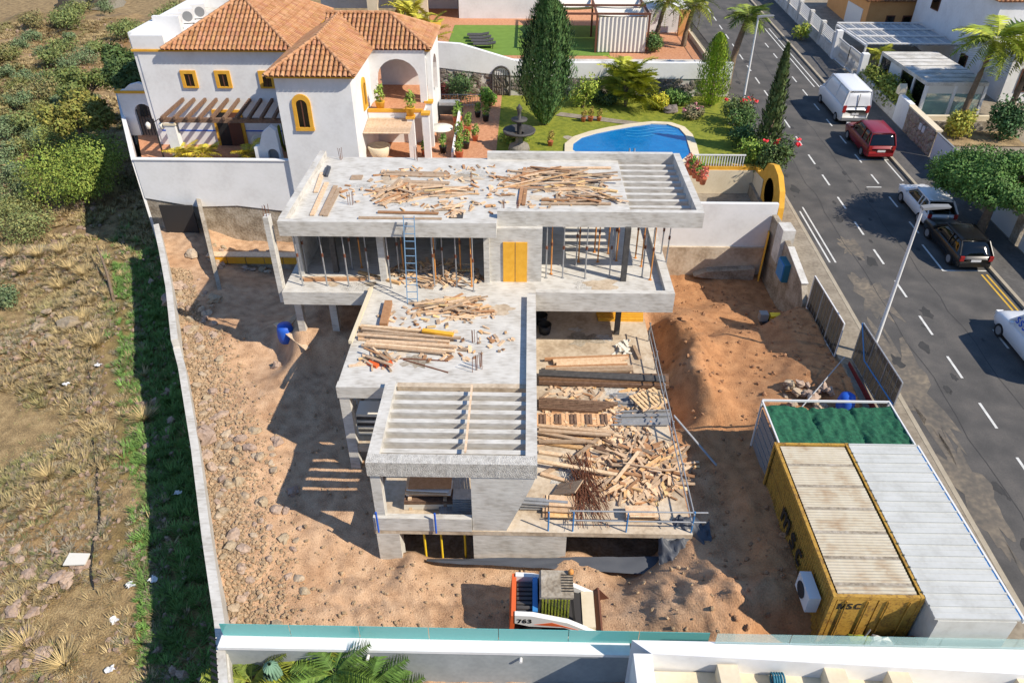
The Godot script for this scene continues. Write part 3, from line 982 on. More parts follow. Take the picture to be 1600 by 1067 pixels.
func _gates() -> void:
	for q in [[13.62, -30.3, -26.3, 0.85, 2.6, "grey mesh gate leaf standing shut beside the pavement"], [14.25, -26.0, -22.0, 0.95, 2.85, "open grey mesh gate leaf with diagonal brace above red sheet"]]:
		var t := thing("site_gate", q[5], "gate")
		var st := mb()
		var x: float = q[0]
		for y in [q[3], q[4]]:
			beam(st, v(x, y, q[1]), v(x, y, q[2]), 0.05, 0.05)
		for z in [q[1], lerpf(q[1], q[2], .33), lerpf(q[1], q[2], .66), q[2]]:
			beam(st, v(x, q[3], z), v(x, q[4], z), 0.05, 0.05)
		part(t, "frame", st, M.white if x < 14 else M.steel)
		st = mb()
		bb(st, x - 0.004, x + 0.004, q[3] + .03, q[4] - .03, q[1] + .03, q[2] - .03)
		var gm: StandardMaterial3D = M.clear_glass.duplicate()
		gm.albedo_color = Color(0.2, 0.22, 0.22, 0.72)
		gm.roughness = 0.4
		part(t, "infill", st, gm)
		for k in 11:
			st = mb()
			var z: float = lerpf(q[1], q[2], (k + 1.0) / 12)
			tube(st, [v(x - 0.03, q[3], z), v(x - 0.03, q[4], z)], 0.012, 4)
			part(t, "bar", st, M.grey)
		if x > 14:
			for e in [[q[1], q[4]], [q[2], lerpf(q[3], q[4], .45)]]:
				st = mb()
				tube(st, [v(x - 0.06, q[3] + 0.75, -24.9), v(x - 0.06, e[1], e[0])], 0.03, 6)
				part(t, "brace", st, M.blue_light)
	var st := mb()
	for k in 2:
		bb(st, 13.95, 13.99, 0.3 + k * .42, 0.7 + k * 0.42, -25.6, -22.4)
	single("red_sheet", "dark red metal sheeting leaning below the open gate leaf", "sheet", st, M.maroon)
	st = mb()
	tube(st, [v(9.8, 0.5, -21.4), v(13.6, 1.5, -25.4)], 0.03, 6)
	single("steel_pole", "long pale pole leaning from the net shelter to the gate", "pole", st, M.steel)
	st = mb()
	lathe(st, [Vector2(0, 0), Vector2(0.3, 0.02), Vector2(0.34, 0.3), Vector2(0.34, 0.62), Vector2(0.28, 0.85), Vector2(0.12, 0.93), Vector2(0, 0.93)], 14)
	single("blue_barrel", "blue plastic barrel beside the rubble near the gate", "barrel", st, M.blue, v(12.9, 0.6, -22.9))
	st = mb()
	lathe(st, [Vector2(0, 0), Vector2(0.36, 0.02), Vector2(0.4, 0.3), Vector2(0.38, 0.7), Vector2(0.33, 0.9), Vector2(0, 0.95)], 14)
	single("blue_barrel", "blue plastic barrel below the corner of the upper terrace", "barrel", st, M.blue, v(-11.5, soil_y(-11.5, -28.9) - 0.03, -28.9))
	var t := thing("rubble_bags", "heap of grey broken stone and bags by the gate", "rubble")
	rng.seed = 77
	for k in 34:
		var o := part(t, "stone", rocks[k % 6], M.rock)
		var x := rng.randf_range(10.9, 12.9)
		var z := rng.randf_range(-24.6, -22.0)
		o.transform = Transform3D(Basis.from_euler(Vector3(rng.randf(), rng.randf() * 6, rng.randf())).scaled(Vector3.ONE * rng.randf_range(0.25, 0.6)), v(x, soil_y(x, z) + rng.randf_range(0, 0.3), z))
	t = thing("yellow_machine", "small yellow and grey plate compactor beside the plot wall", "machine")
	st = mb()
	bb(st, 11.7, 12.3, -0.4, -0.15, -30.9, -30.4)
	part(t, "base_plate", st, M.dark)
	st = mb()
	bb(st, 12.1, 12.6, -0.15, 0.2, -30.8, -30.45)
	part(t, "engine", st, M.plastic_yellow)
	st = mb()
	bb(st, 11.6, 12.0, -0.15, 0.25, -30.9, -30.5)
	part(t, "tank", st, M.grey)
	# things lying behind the container doors
	rng.seed = 12
	for q in [[M.white, "white crumpled plastic sack behind the container doors", 10.3, -12.42], [M.maroon, "dark purple sack behind the container doors", 11.2, -12.4], [M.grass, "bright green sack behind the container doors", 9.6, -12.4]]:
		st = mb()
		var n := FastNoiseLite.new()
		n.seed = int(q[2] * 10)
		n.frequency = 1.6
		for j in 6:
			for i in 10:
				var pp := []
				for c in [[0, 0], [1, 0], [1, 1], [0, 1]]:
					var ph: float = PI * (j + c[1]) / 6
					var a: float = TAU * ((i + c[0]) % 10) / 10
					var d := v(sin(ph) * cos(a), cos(ph), sin(ph) * sin(a))
					pp.append(d * v(0.5, 0.3, 0.26) * (1 + 0.6 * n.get_noise_3dv(d * 1.5)))
				quad(st, pp[0], pp[1], pp[2], pp[3])
		single("sack", q[1], "sack", st, q[0], v(q[2], 0.85, q[3]))
	for k in 3:
		st = mb()
		tube(st, [v(9.4 + k * 0.7, 0.3, -12.2), v(10.0 + k * .75, 1.3 - .3 * k, -12.6)], 0.025, 5)
		single("steel_tube", "thin metal tube leaning on the container doors", "tube", st, M.steel, Vector3.ZERO, 0, "tubes leaning behind the container")

func _loader() -> void:
	var t := thing("skid_steer_loader", "white and orange skid steer loader marked 763 beside the earth heap", "loader", v(0.95, -1.3, -14.35))
	var st := mb()
	slab(st, [Vector2(-1.25, 0.35), Vector2(1.0, 0.3), Vector2(1.0, 0.75), Vector2(0.2, 1.0), Vector2(-0.5, 1.25), Vector2(-1.25, 1.3)], v(0, 0, -0.6), Vector3.RIGHT, Vector3.UP, v(0, 0, 1.2))
	part(t, "chassis", st, M.dark)
	st = mb()
	slab(st, [Vector2(-1.34, 0.45), Vector2(-1.2, 0.45), Vector2(-1.12, 1.5), Vector2(-1.26, 1.5)], v(0, 0, -0.78), Vector3.RIGHT, Vector3.UP, v(0, 0, 1.56))
	part(t, "rear_door", st, M.orange)
	for k in 6:
		st = mb()
		bb(st, -1.1, -0.62, 1.3 + 0.01 * k, 1.36 + .01 * k, -0.5 + k * 0.17, -0.4 + k * 0.17)
		part(t, "engine_grille_slat", st, M.steel_dark)
	st = mb()
	bb(st, -1.1, -0.6, 1.15, 1.3, -0.6, 0.6)
	part(t, "engine_cover", st, M.tarp)
	st = mb()
	bb(st, -0.6, -0.44, 1.2, 1.5, -0.66, 0.6)
	part(t, "blue_tarpaulin_strip", st, M.blue_light)
	# cab: roof plate, four posts, louvred side screens
	st = mb()
	slab(st, [Vector2(-0.4, 1.98), Vector2(0.62, 1.98), Vector2(0.66, 2.06), Vector2(-0.34, 2.08)], v(0, 0, -0.5), Vector3.RIGHT, Vector3.UP, v(0, 0, 1.0))
	var cab := part(t, "cab_roof", st, M.concrete_old)
	st = mb()
	for k in 7:
		bb(st, 0.3, 0.66, 2.08, 2.095, -0.34 + k * 0.1, -0.31 + k * 0.1)
	part(cab, "roof_grille", st, M.black)
	st = mb()
	for z in [-0.46, 0.46]:
		beam(st, v(-0.42, 1.2, z), v(-0.34, 1.98, z), 0.08, 0.08)
		beam(st, v(0.75, 0.7, z), v(0.6, 1.98, z), 0.08, 0.08)
	part(t, "cab_posts", st, M.dark)
	for z in [-0.5, 0.5]:
		for k in 9:
			st = mb()
			bb(st, -0.32 + k * 0.1, -0.26 + k * 0.1, 1.05, 1.96, z - 0.02, z + 0.02)
			part(t, "side_screen_slat", st, M.grass if z > 0 else M.dark)
	st = mb()
	bb(st, -0.4, -0.36, 1.2, 1.98, -0.44, 0.44)
	part(t, "rear_window", st, M.dark_glass)
	st = mb()
	bb(st, 0.0, 0.5, 0.8, 1.1, -0.3, 0.3)
	part(t, "seat", st, M.black)
	for z in [-0.72, 0.72]:
		st = mb()
		var pts := [Vector2(-1.15, 1.15), Vector2(-0.7, 1.0), Vector2(0.4, 0.95), Vector2(1.25, 0.5), Vector2(1.35, 0.25), Vector2(1.5, 0.3), Vector2(1.42, 0.62), Vector2(0.5, 1.2), Vector2(-0.6, 1.52), Vector2(-1.15, 1.55)]
		slab(st, pts, v(0, 0, z - 0.08), Vector3.RIGHT, Vector3.UP, v(0, 0, 0.16))
		var arm := part(t, "lift_arm", st, M.white)
		st = mb()
		slab(st, [Vector2(-0.55, 1.1), Vector2(0.3, 1.02), Vector2(0.85, 0.85), Vector2(0.0, 1.22)], v(0, 0, z + (0.082 if z > 0 else -0.09)), Vector3.RIGHT, Vector3.UP, v(0, 0, 0.008))
		part(arm, "orange_stripe", st, M.orange)
		if z > 0:
			text(arm, "number", "763", 0.26, M.black, v(-0.85, 1.27, z + 0.085), Basis())
		for x in [-0.62, 0.55]:
			st = mb()
			tube(st, [v(x, 0.4, z - 0.1), v(x, 0.4, z + 0.14)], 0.4, 18)
			var w := part(t, "wheel", st, M.tyre)
			st = mb()
			tube(st, [v(x, 0.4, z - 0.12), v(x, 0.4, z + 0.15)], 0.2, 12)
			part(w, "rim", st, M.cloth)
	st = mb()
	slab(st, [Vector2(1.45, 0.05), Vector2(2.15, 0.0), Vector2(2.18, 0.05), Vector2(1.55, 0.14), Vector2(1.5, 0.55), Vector2(1.62, 0.72), Vector2(1.56, 0.76), Vector2(1.42, 0.58)], v(0, 0, -0.85), Vector3.RIGHT, Vector3.UP, v(0, 0, 1.7))
	for z in [-0.85, 0.83]:
		slab(st, [Vector2(1.45, 0.06), Vector2(2.1, 0.03), Vector2(1.6, 0.7), Vector2(1.44, 0.56)], v(0, 0, z), Vector3.RIGHT, Vector3.UP, v(0, 0, 0.02))
	part(t, "bucket", st, M.brown)
	st = mb()
	bb(st, 1.0, 1.4, 0.55, 0.8, -0.66, 0.66)
	part(t, "cross_tube", st, M.cream)
	st = mb()
	lathe(st, [Vector2(0.09, 0), Vector2(0.09, 0.1), Vector2(0.05, 0.16), Vector2(0, 0.17)], 10, v(0.6, 2.07, -0.4))
	part(t, "beacon", st, M.prop_orange)

func _rubble() -> void:
	rng.seed = 99
	var xf := []
	var cols := []
	var big := 0
	for k in 15000:
		var z := rng.randf_range(-36.0, -12.8)
		var d := absf(rng.randfn(0.0, 1.0)) * 1.15
		var x := wall_x(z) + 0.35 + d
		if rng.randf() < 0.07:
			x = rng.randf_range(-9.5, 6.0)
			z = rng.randf_range(-17.6, -12.9) if rng.randf() < 0.7 else rng.randf_range(-28, -17)
		if x > -5.4 and x < 6.0 and z < -16.7:
			continue
		if z < -30 and d > 1.2:
			continue
		var s := 0.025 + 0.1 * pow(rng.randf(), 3.0)
		xf.append(Transform3D(Basis.from_euler(Vector3(rng.randf() * 6, rng.randf() * 6, rng.randf() * 6)).scaled(Vector3.ONE * s * 1.6), v(x, soil_y(x, z) + s * 0.25, z)))
		var g := rng.randf_range(0.7, 1.15)
		cols.append(Color(g, g * 0.93, g * 0.84))
	var st := multi(self, "small_stones", rocks[1], M.rock, xf, cols)
	meta(st, "small pale stones strewn over the bare earth of the plot", "stones")
	xf = []; cols = []
	for k in 1500:
		var x := rng.randf_range(6.0, 13.5)
		var z := rng.randf_range(-36, -12.5)
		var s := 0.02 + 0.13 * pow(rng.randf(), 5.0)
		xf.append(Transform3D(Basis.from_euler(Vector3(rng.randf() * 6, rng.randf() * 6, rng.randf() * 6)).scaled(Vector3.ONE * s * 1.6), v(x, soil_y(x, z) + s * 0.2, z)))
		var g := rng.randf_range(0.7, 1.0)
		cols.append(Color(g, g * 0.72, g * 0.48))
	st = multi(self, "earth_clods", rocks[3], M.rock, xf, cols)
	meta(st, "reddish clods of earth strewn over the soil right of the deck", "clods")
	for k in 150:
		var z := rng.randf_range(-35.0, -13.2)
		var x := wall_x(z) + 0.45 + absf(rng.randfn(0, 0.9))
		if rng.randf() < 0.2:
			z = rng.randf_range(-23, -15)
			x = wall_x(z) + rng.randf_range(2.0, 3.6)
		var s := rng.randf_range(0.16, 0.42)
		_stone(x, z, s, k)
	for q in [[322, 685, 0.95], [262, 470, 0.8], [278, 450, 0.7], [430, 562, 0.45], [335, 470, 0.6], [300, 400, 0.7]]:
		var w := at(q[0], q[1], -0.7)
		_stone(w.x, w.z, q[2], int(q[0]))
	for k in 40:
		var w := at(rng.randf_range(330, 440), rng.randf_range(395, 430), -1.5)
		_stone(w.x, w.z, rng.randf_range(0.2, 0.5), k)
func _stone(x: float, z: float, s: float, k: int) -> void:
	var o := single("rubble_stone", "pale angular stone in the rubble bank along the boundary wall", "stone", rocks[k % 6], M.rock, v(x, soil_y(x, z) + s * 0.12, z), 0, "stones of the rubble bank")
	o.basis = Basis.from_euler(Vector3(rng.randf_range(-.5, .5), rng.randf() * 6, rng.randf_range(-.5, .5))).scaled(v(s, s * rng.randf_range(0.7, 1.1), s) * 1.3)

func _tarps() -> void:
	# black membrane laid along the foot of the basement and bunched at the corner
	var f := func(u: float, w: float) -> Vector3:
		var x := lerpf(-3.4, 4.9, u)
		var z := -16.9 + 0.6 * w * (0.35 + 0.65 * u)
		return v(x, lerpf(-1.75, -1.3, w) + (1 - w) * (0.35 + 0.35 * u) + 0.05 * n_b.get_noise_2d(x * 2, w * 4), z)
	single("black_membrane", "dark grey plastic membrane along the foot of the front basement wall", "membrane", cloth(f, 50, 8), M.tarp)
	f = func(u: float, w: float) -> Vector3:
		var x := lerpf(4.75, 6.55, u)
		var z := -17.6 + 1.5 * w
		return v(x, 0.1 - 1.0 * pow(w, 1.3) + 0.4 * n_b.get_noise_2d(x * 2.4, z * 2.4) + 0.16 * n_b.get_noise_2d(x * 7, z * 7), z + 0.35 * n_b.get_noise_2d(x * 3, 7))
	single("black_tarpaulin", "crumpled dark plastic sheet hanging over the front corner of the deck", "tarpaulin", cloth(f, 30, 24), M.tarp)
	# clear sheet hanging beside the left pillar
	var cs: StandardMaterial3D = M.clear_glass.duplicate()
	cs.albedo_color = Color(0.6, 0.6, 0.58, 0.6)
	cs.roughness = 0.35
	f = func(u: float, w: float) -> Vector3:
		return v(-7.7 + 0.7 * u + 0.2 * n_b.get_noise_2d(u * 6, w * 9), -0.3 + 1.9 * w, -25.2 + 1.6 * u + 0.3 * n_b.get_noise_2d(w * 5, u * 7 + 4))
	single("plastic_sheet", "cloudy plastic sheet bundled beside the lower concrete block", "sheet", cloth(f, 16, 16), cs)

func cloth(f: Callable, nu: int, nw: int) -> SurfaceTool:
	var st := mb()
	st.set_smooth_group(0)
	for j in nw:
		for i in nu:
			quad(st, f.call(float(i) / nu, float(j) / nw), f.call((i + 1.0) / nu, float(j) / nw), f.call((i + 1.0) / nu, (j + 1.0) / nw), f.call(float(i) / nu, (j + 1.0) / nw))
	return st
# Loose boards, beams and offcuts left on the slabs. Each plank is a thing of its own.
# fresh, dirty, cement-grey or weathered brown timber
func wood_tint() -> Color:
	var g := rng.randf_range(0.7, 1.12)
	var r := rng.randf()
	if r < 0.5:
		return Color(g, g * 0.95, g * 0.88)
	if r < 0.72:
		return Color(g * 0.62, g * 0.6, g * 0.58)
	if r < 0.88:
		return Color(g * 0.62, g * 0.44, g * 0.31)
	return Color(g * 1.05, g * 0.88, g * 0.6)
func plank(a: Vector3, b: Vector3, w: float, h: float, m: Material, label: String, group: String, called := "timber_plank", category := "plank") -> void:
	var st := mb()
	st.set_color(wood_tint())
	box(st, Vector3.ZERO, v(w, h, a.distance_to(b)))
	var o := single(called, label, category, st, m, (a + b) / 2, 0, group)
	o.basis = look(b - a)
func px_plank(x0: float, y0: float, x1: float, y1: float, level: float, w: float, h: float, m: Material, label: String, group: String, lift := 0.0) -> void:
	var a := at(x0, y0, level + h / 2 + lift)
	var b := at(x1, y1, level + h / 2 + lift)
	plank(a, b, w, h, m, label, group)
# a scatter of boards inside an ellipse around a pixel, lying in layers
func heap(cx: float, cy: float, rx: float, ry: float, level: float, n: int, lmin: float, lmax: float, ang: float, spread: float, height: float, m: Material, label: String, group: String) -> void:
	var rest := mb()
	for k in n:
		var t := rng.randf() * TAU
		var r := sqrt(rng.randf())
		var c := at(cx + cos(t) * r * rx, cy + sin(t) * r * ry, level)
		var a := ang + rng.randfn(0, spread)
		var L := rng.randf_range(lmin, lmax)
		var d := v(cos(a), 0, -sin(a)) * L / 2
		var y := level + 0.02 + height * (1 - r) * rng.randf()
		var tilt := rng.randf_range(-0.06, 0.12) * minf(1.0, height * 3)
		var w := rng.randf_range(0.06, 0.15)
		if k % 3 == 0:
			plank(v(c.x, y, c.z) - d, v(c.x, y + tilt * L, c.z) + d, w, rng.randf_range(0.025, 0.05), m, label, group)
		else:
			rest.set_color(wood_tint())
			beam(rest, v(c.x, y, c.z) - d, v(c.x, y + tilt * L, c.z) + d, w, rng.randf_range(0.025, 0.05))
	var o := single("board_heap", "lower boards filling the " + group, "boards", rest, m)
	o.set_meta("kind", "stuff")
func offcuts(called: String, label: String, cx: float, cy: float, rx: float, ry: float, level: float, n: int, lmin: float, lmax: float, height: float, m: Material) -> void:
	var st := mb()
	for k in n:
		var t := rng.randf() * TAU
		var r := sqrt(rng.randf())
		var c := at(cx + cos(t) * r * rx, cy + sin(t) * r * ry, level)
		st.set_color(wood_tint())
		var b := Basis.from_euler(Vector3(rng.randf_range(-.35, .35), rng.randf() * TAU, rng.randf_range(-.35, .35)))
		box(st, v(c.x, level + 0.03 + height * (1 - r * r) * rng.randf(), c.z), v(rng.randf_range(lmin, lmax), rng.randf_range(.02, .07), rng.randf_range(.05, .16)), b)
	var o := single(called, label, "offcuts", st, m)
	o.set_meta("kind", "stuff")

func make_timber() -> void:
	rng.seed = 61
	var W: Material = M.wood
	# --- on the upper roof
	var R := 5.98
	for q in [[600, 272, 702, 275], [620, 283, 702, 286], [598, 269, 700, 271], [625, 288, 690, 290]]:
		px_plank(q[0], q[1], q[2], q[3], R, 0.28, 0.05, W, "long pale board lying across the upper roof slab", "long boards on the upper roof", 0.02)
	for q in [[487, 336, 510, 285], [502, 336, 524, 290], [508, 337, 530, 294], [493, 300, 503, 270]]:
		px_plank(q[0], q[1], q[2], q[3], R, 0.2, 0.05, W, "timber board lying beside the roof parapet", "boards beside the roof parapet", 0.02)
	for q in [[506, 274, 512, 260], [510, 275, 515, 261]]:
		px_plank(q[0], q[1], q[2], q[3], R, 0.1, 0.12, M.tarp, "grey blue beam lying in the roof corner", "blue beams in the roof corner")
	heap(622, 304, 36, 13, R, 46, 0.5, 1.5, 0.5, 0.7, 0.35, W, "short board in the heap on the upper roof", "heap of boards on the upper roof")
	heap(690, 300, 36, 9, R, 16, 0.8, 2.2, 0.05, 0.2, 0.2, W, "flat board beside the heap on the upper roof", "flat boards on the upper roof")
	heap(705, 328, 20, 9, R, 14, 0.5, 1.1, 0.8, 0.6, 0.2, W, "short offcut board near the roof hatch", "offcuts near the roof hatch")
	heap(872, 283, 76, 18, R, 60, 0.8, 2.6, 0.05, 0.35, 0.3, W, "weathered board in the wide scatter on the roof", "wide scatter of boards on the roof")
	heap(925, 312, 32, 9, R, 20, 0.6, 1.8, -0.25, 0.4, 0.3, W, "grey board in the scatter beside the roof beams", "boards beside the roof beams")
	for q in [[845, 318, 955, 318], [846, 312, 940, 313], [860, 262, 955, 262], [900, 290, 965, 299], [820, 262, 812, 318], [826, 262, 818, 320], [590, 331, 685, 333], [560, 340, 690, 342]]:
		px_plank(q[0], q[1], q[2], q[3], R, 0.16, 0.06, W, "long plank lying alone on the upper roof", "single planks on the upper roof", 0.03)
	plank(at(548, 277, R + 0.03), at(566, 277, R + 0.03), 0.5, 0.04, W, "square plywood piece lying on the upper roof", "plywood pieces", "plywood_sheet", "sheet")
	offcuts("timber_offcuts", "small wood scraps scattered over the upper roof slab", 735, 297, 215, 38, R, 220, 0.1, 0.5, 0.03, W)
	# --- upper floor
	for q in [[475, 437, 570, 436], [471, 435, 590, 434], [560, 425, 625, 443]]:
		px_plank(q[0], q[1], q[2], q[3], 3.0, 0.14, 0.12, W, "long timber lying on the upper floor between props", "timbers on the upper floor", 0.0)
	offcuts("timber_offcuts", "wood scraps lying on the upper floor between the props", 680, 430, 80, 20, 3.0, 120, 0.15, 1.0, 0.15, W)
	# --- lower roof
	heap(705, 482, 50, 17, 3.0, 60, 0.5, 1.9, 0.1, 0.4, 0.35, W, "pale board in the heap on the lower roof", "heap of boards on the lower roof")
	for k in 14:
		var y := 513.0 + k * 2.3
		px_plank(567 + rng.randf_range(-12, 12), y - 4, 722 - rng.randf_range(0, 45), y + rng.randf_range(2, 9), 3.0, 0.13, 0.08, W, "long scaffold board in the bundle on the lower roof", "bundle of long boards on the lower roof", rng.randf() * 0.2)
	px_plank(660, 516, 708, 523, 3.0, 0.2, 0.1, M.wood_yellow, "yellow formwork beam on top of the board bundle", "yellow beams", 0.25)
	px_plank(599, 508, 607, 472, 3.0, 0.32, 0.2, W, "short thick timber block on the lower roof", "timber blocks", 0.0)
	px_plank(547, 535, 580, 450, 3.0, 0.14, 0.14, M.cream, "long pale edge timber along the lower roof side", "edge timbers", 0.15)
	heap(590, 565, 26, 12, 3.0, 18, 0.4, 1.4, 2.2, 0.8, 0.4, W, "board in the tangle at the lower roof corner", "tangle at the roof corner")
	for q in [[575, 566, 590, 572], [600, 570, 612, 566]]:
		px_plank(q[0], q[1], q[2], q[3], 3.0, 0.2, 0.12, M.orange, "orange clamp lying at the lower roof corner", "orange clamps at the roof corner")
	for q in [[630, 562, 700, 582], [625, 560, 700, 564]]:
		px_plank(q[0], q[1], q[2], q[3], 3.0, 0.04, 0.04, M.rust, "thin steel bar lying on the lower roof", "bars on the lower roof")
	offcuts("timber_offcuts", "small wood scraps on the lower roof slab", 690, 520, 120, 50, 3.0, 130, 0.08, 0.4, 0.02, W)
	var post := mb()
	beam(post, v(-1.9, 3.3, -20.95), v(-1.9, 3.3, -17.5), 0.07, 0.09)
	single("timber_batten", "orange timber batten laid across the pergola beams", "batten", post, W)
	var lad := thing("ladder", "pale blue metal ladder leaning on the upper roof edge", "ladder")
	for x in [-5.1, -4.65]:
		var st := mb()
		beam(st, v(x, 3.02, -26.9), v(x, 6.7, -27.85), 0.035, 0.05)
		part(lad, "rail", st, M.ladder_blue)
	for k in 12:
		var st := mb()
		var f := (k + 0.6) / 12.0
		tube(st, [v(-5.08, lerpf(3.02, 6.7, f), lerpf(-26.9, -27.85, f)), v(-4.67, lerpf(3.02, 6.7, f), lerpf(-26.9, -27.85, f))], 0.02, 5)
		part(lad, "rung", st, M.ladder_blue)
	# --- deck beside the pergola
	var D := 0.0
	for k in 9:
		px_plank(855 + rng.randf_range(-5, 20), 561 + k * 2.6, 990 - rng.randf_range(0, 20), 556 + k * 2.8, D, 0.12, 0.1, W, "greyish beam in the stack on the deck", "stack of beams on the deck", 0.12)
	for k in 7:
		px_plank(842, 583 + k * 2.4, 1045, 588 + k * 2.6, D, 0.14, 0.16, M.wood_dark, "long dark timber in the row across the deck", "dark timbers across the deck", 0.1)
	px_plank(842, 582, 1040, 592, D, 0.4, 0.06, M.steel_dark, "long flat grey steel plate lying on dark timbers", "steel plates", 0.3)
	for k in 6:
		px_plank(842, 624 + k * 2.6, 965 - 6 * k, 632 + k * 2.2, D, 0.15, 0.14, M.wood_dark, "brown timber in the second row on the deck", "second row of timbers", 0.06)
	for k in 9:
		px_plank(960 + rng.randf_range(-18, 10), 615 + k * 2.4, 1030, 618 + k * 2.2, D, 0.06, 0.06, M.steel, "grey steel tube in the upper bundle on the deck", "upper bundle of tubes", rng.randf() * 0.12)
	for k in 12:
		px_plank(965 + rng.randf_range(-10, 10), 643 + k * 1.9, 1048, 641 + k * 2.0, D, 0.06, 0.06, M.steel, "grey steel tube in the lower bundle on the deck", "lower bundle of tubes", rng.randf() * 0.15)
	# ladder-like formwork panels, battened
	for k in 5:
		var t := thing("battened_formwork", "orange battened formwork panel in the row on the deck", "panel", Vector3.ZERO, 0, "row of battened panels")
		var a := at(848 + k * 24, 655, D + 0.1)
		var st := mb()
		st.set_color(Color(1.0, 0.8, 0.62))
		bb(st, a.x - 0.34, a.x + 0.34, 0.03, 0.08, a.z - 0.4, a.z + 0.35)
		part(t, "board", st, W)
		for j in 2:
			st = mb()
			bb(st, a.x - 0.12 + j * 0.16, a.x - 0.02 + j * 0.16, 0.081, 0.14, a.z - 0.3, a.z + 0.3)
			part(t, "batten", st, M.wood_dark)
	# a pallet
	var pal := thing("pallet", "pale wooden pallet lying askew on steel tubes", "pallet", at(1012, 626, D + 0.25), 0.5)
	for k in 7:
		var st := mb()
		st.set_color(Color(1.08, 0.95, 0.75))
		bb(st, -0.6 + k * 0.19, -0.48 + k * 0.19, 0.1, 0.13, -0.5, 0.5)
		part(pal, "deck_board", st, W)
	for z in [-0.45, 0.0, 0.45]:
		var st := mb()
		bb(st, -0.6, 0.66, 0.0, 0.1, z - 0.05, z + 0.05)
		part(pal, "bearer", st, W)
	for q in [[842, 665, 960, 676], [842, 672, 955, 680], [842, 675, 930, 692], [842, 690, 920, 702], [842, 706, 950, 722], [840, 720, 965, 742], [915, 682, 925, 745], [935, 685, 880, 730], [905, 712, 845, 742], [845, 740, 915, 760], [842, 690, 915, 690], [990, 540, 1000, 560]]:
		px_plank(q[0], q[1], q[2], q[3], D, 0.15, 0.08, W, "long scaffold plank lying loose on the deck", "loose planks on the deck", rng.randf() * 0.3)
	heap(1000, 735, 66, 42, D, 170, 0.5, 1.9, 0.3, 0.9, 0.6, W, "broken board in the big waste heap on the deck", "big waste heap on the deck")
	heap(985, 705, 55, 20, D, 26, 0.5, 1.3, -0.6, 0.5, 0.3, M.wood_dark, "dark broken board in the big waste heap", "dark boards in the waste heap")
	heap(880, 680, 40, 18, D, 24, 0.6, 2.0, -0.15, 0.3, 0.2, W, "loose plank beside the battened panels", "planks beside the panels")
	offcuts("timber_offcuts", "splintered wood waste filling the big heap on the deck", 1000, 740, 75, 48, D, 340, 0.12, 0.9, 0.4, W)
	offcuts("timber_offcuts", "wood scraps strewn between the stacks on the deck", 940, 640, 95, 70, D, 420, 0.1, 0.5, 0.04, W)
	for k in 9:
		var a := at(868 + (k % 3) * 5, 800 - (k / 3) * 9, D + 0.05 + k * 0.045)
		plank(a - v(0.45, 0, 0), a + v(0.45, 0, 0.05), 0.5, 0.04, W, "plywood sheet in the stack at the deck front", "plywood stack at the deck front", "plywood_sheet", "sheet")
	for k in 7:
		var a := at(1000 + (k % 2) * 6, 806 - (k / 3) * 4, D + 0.05 + k * 0.05)
		plank(a - v(0.5, 0, 0), a + v(0.5, 0, -0.04), 0.42, 0.045, W, "short board in the flat pile behind the guard rail", "flat pile behind the guard rail")
	plank(at(868, 765, 0.1), at(905, 760, 0.75), 0.7, 0.04, W, "plywood sheet tilted against the rusty bars", "plywood pieces", "plywood_sheet", "sheet")
	var rb := mb()
	for k in 90:
		var a := at(895 + rng.randf_range(-12, 30), 735 + rng.randf_range(-30, 25), D + 0.05 + rng.randf() * 0.35)
		var b := at(915 + rng.randf_range(-20, 40), 800 + rng.randf_range(-30, 25), D + 0.05 + rng.randf() * 0.5)
		tube(rb, [a, (a + b) / 2 + v(rng.randf_range(-.2, .2), rng.randf_range(0, .25), rng.randf_range(-.2, .2)), b], 0.011, 4, false)
	var o := single("rebar_tangle", "tangle of rusty reinforcing bars hanging over the deck front", "rebar", rb, M.rust)
	o.set_meta("kind", "stuff")
	# below the pergola: sheets, tubes, trestles
	for k in 8:
		var a := at(640, 792 - k * 1.5, 0.06 + k * 0.06)
		plank(a + v(-0.2, 0, -.2), a + v(1.6, 0.0, -0.25), 0.6, 0.05, M.wood_dark if k > 4 else M.cloth, "board in the wrapped pile below the pergola", "pile below the pergola")
	for k in 12:
		var a := v(-2.9 + 0.1 * k, 0.14 + 0.018 * (k % 3), -17.6)
		plank(a, a + v(-0.25, 0.12, -1.7), 0.09, 0.05, M.steel, "galvanised panel edge in the row below the pergola", "galvanised panels below the pergola", "galvanised_plank", "plank")
	for k in 8:
		var a := v(-0.1, 0.1 + 0.05 * k, -18.0 - 0.12 * (k % 3))
		plank(a, a + v(1.7, 0, 0.02 * k), 0.1, 0.05, M.steel, "galvanised plank beside the blade wall", "galvanised planks beside the blade wall", "galvanised_plank", "plank")
	# pallets of wrapped goods, sheets and boards stored behind the upstand
	for k in 9:
		var a := v(-4.1 + rng.randf_range(-.08, .08), 0.62 + k * 0.05, -18.3 + rng.randf_range(-.1, .1))
		plank(a, a + v(1.5, 0, rng.randf_range(-.1, .1)), 0.7, 0.045, M.white if k % 3 == 0 else W, "board in the raised pile behind the pergola upstand", "raised pile behind the upstand")
	for x in [-4.0, -2.75]:
		plank(v(x, 0.3, -18.7), v(x, 0.3, -17.9), 0.12, 0.58, W, "timber bearer under the raised pile", "bearers under the raised pile", "timber_bearer", "bearer")
	for k in 9:
		var a := v(-2.45, 0.35 + k * 0.06, -17.7 - k * 0.03)
		plank(a, a + v(0.68, -0.02, -0.02), 0.5, 0.03, M.steel, "galvanised corrugated sheet beside the blade wall", "galvanised sheets beside the blade wall", "metal_sheet", "sheet")
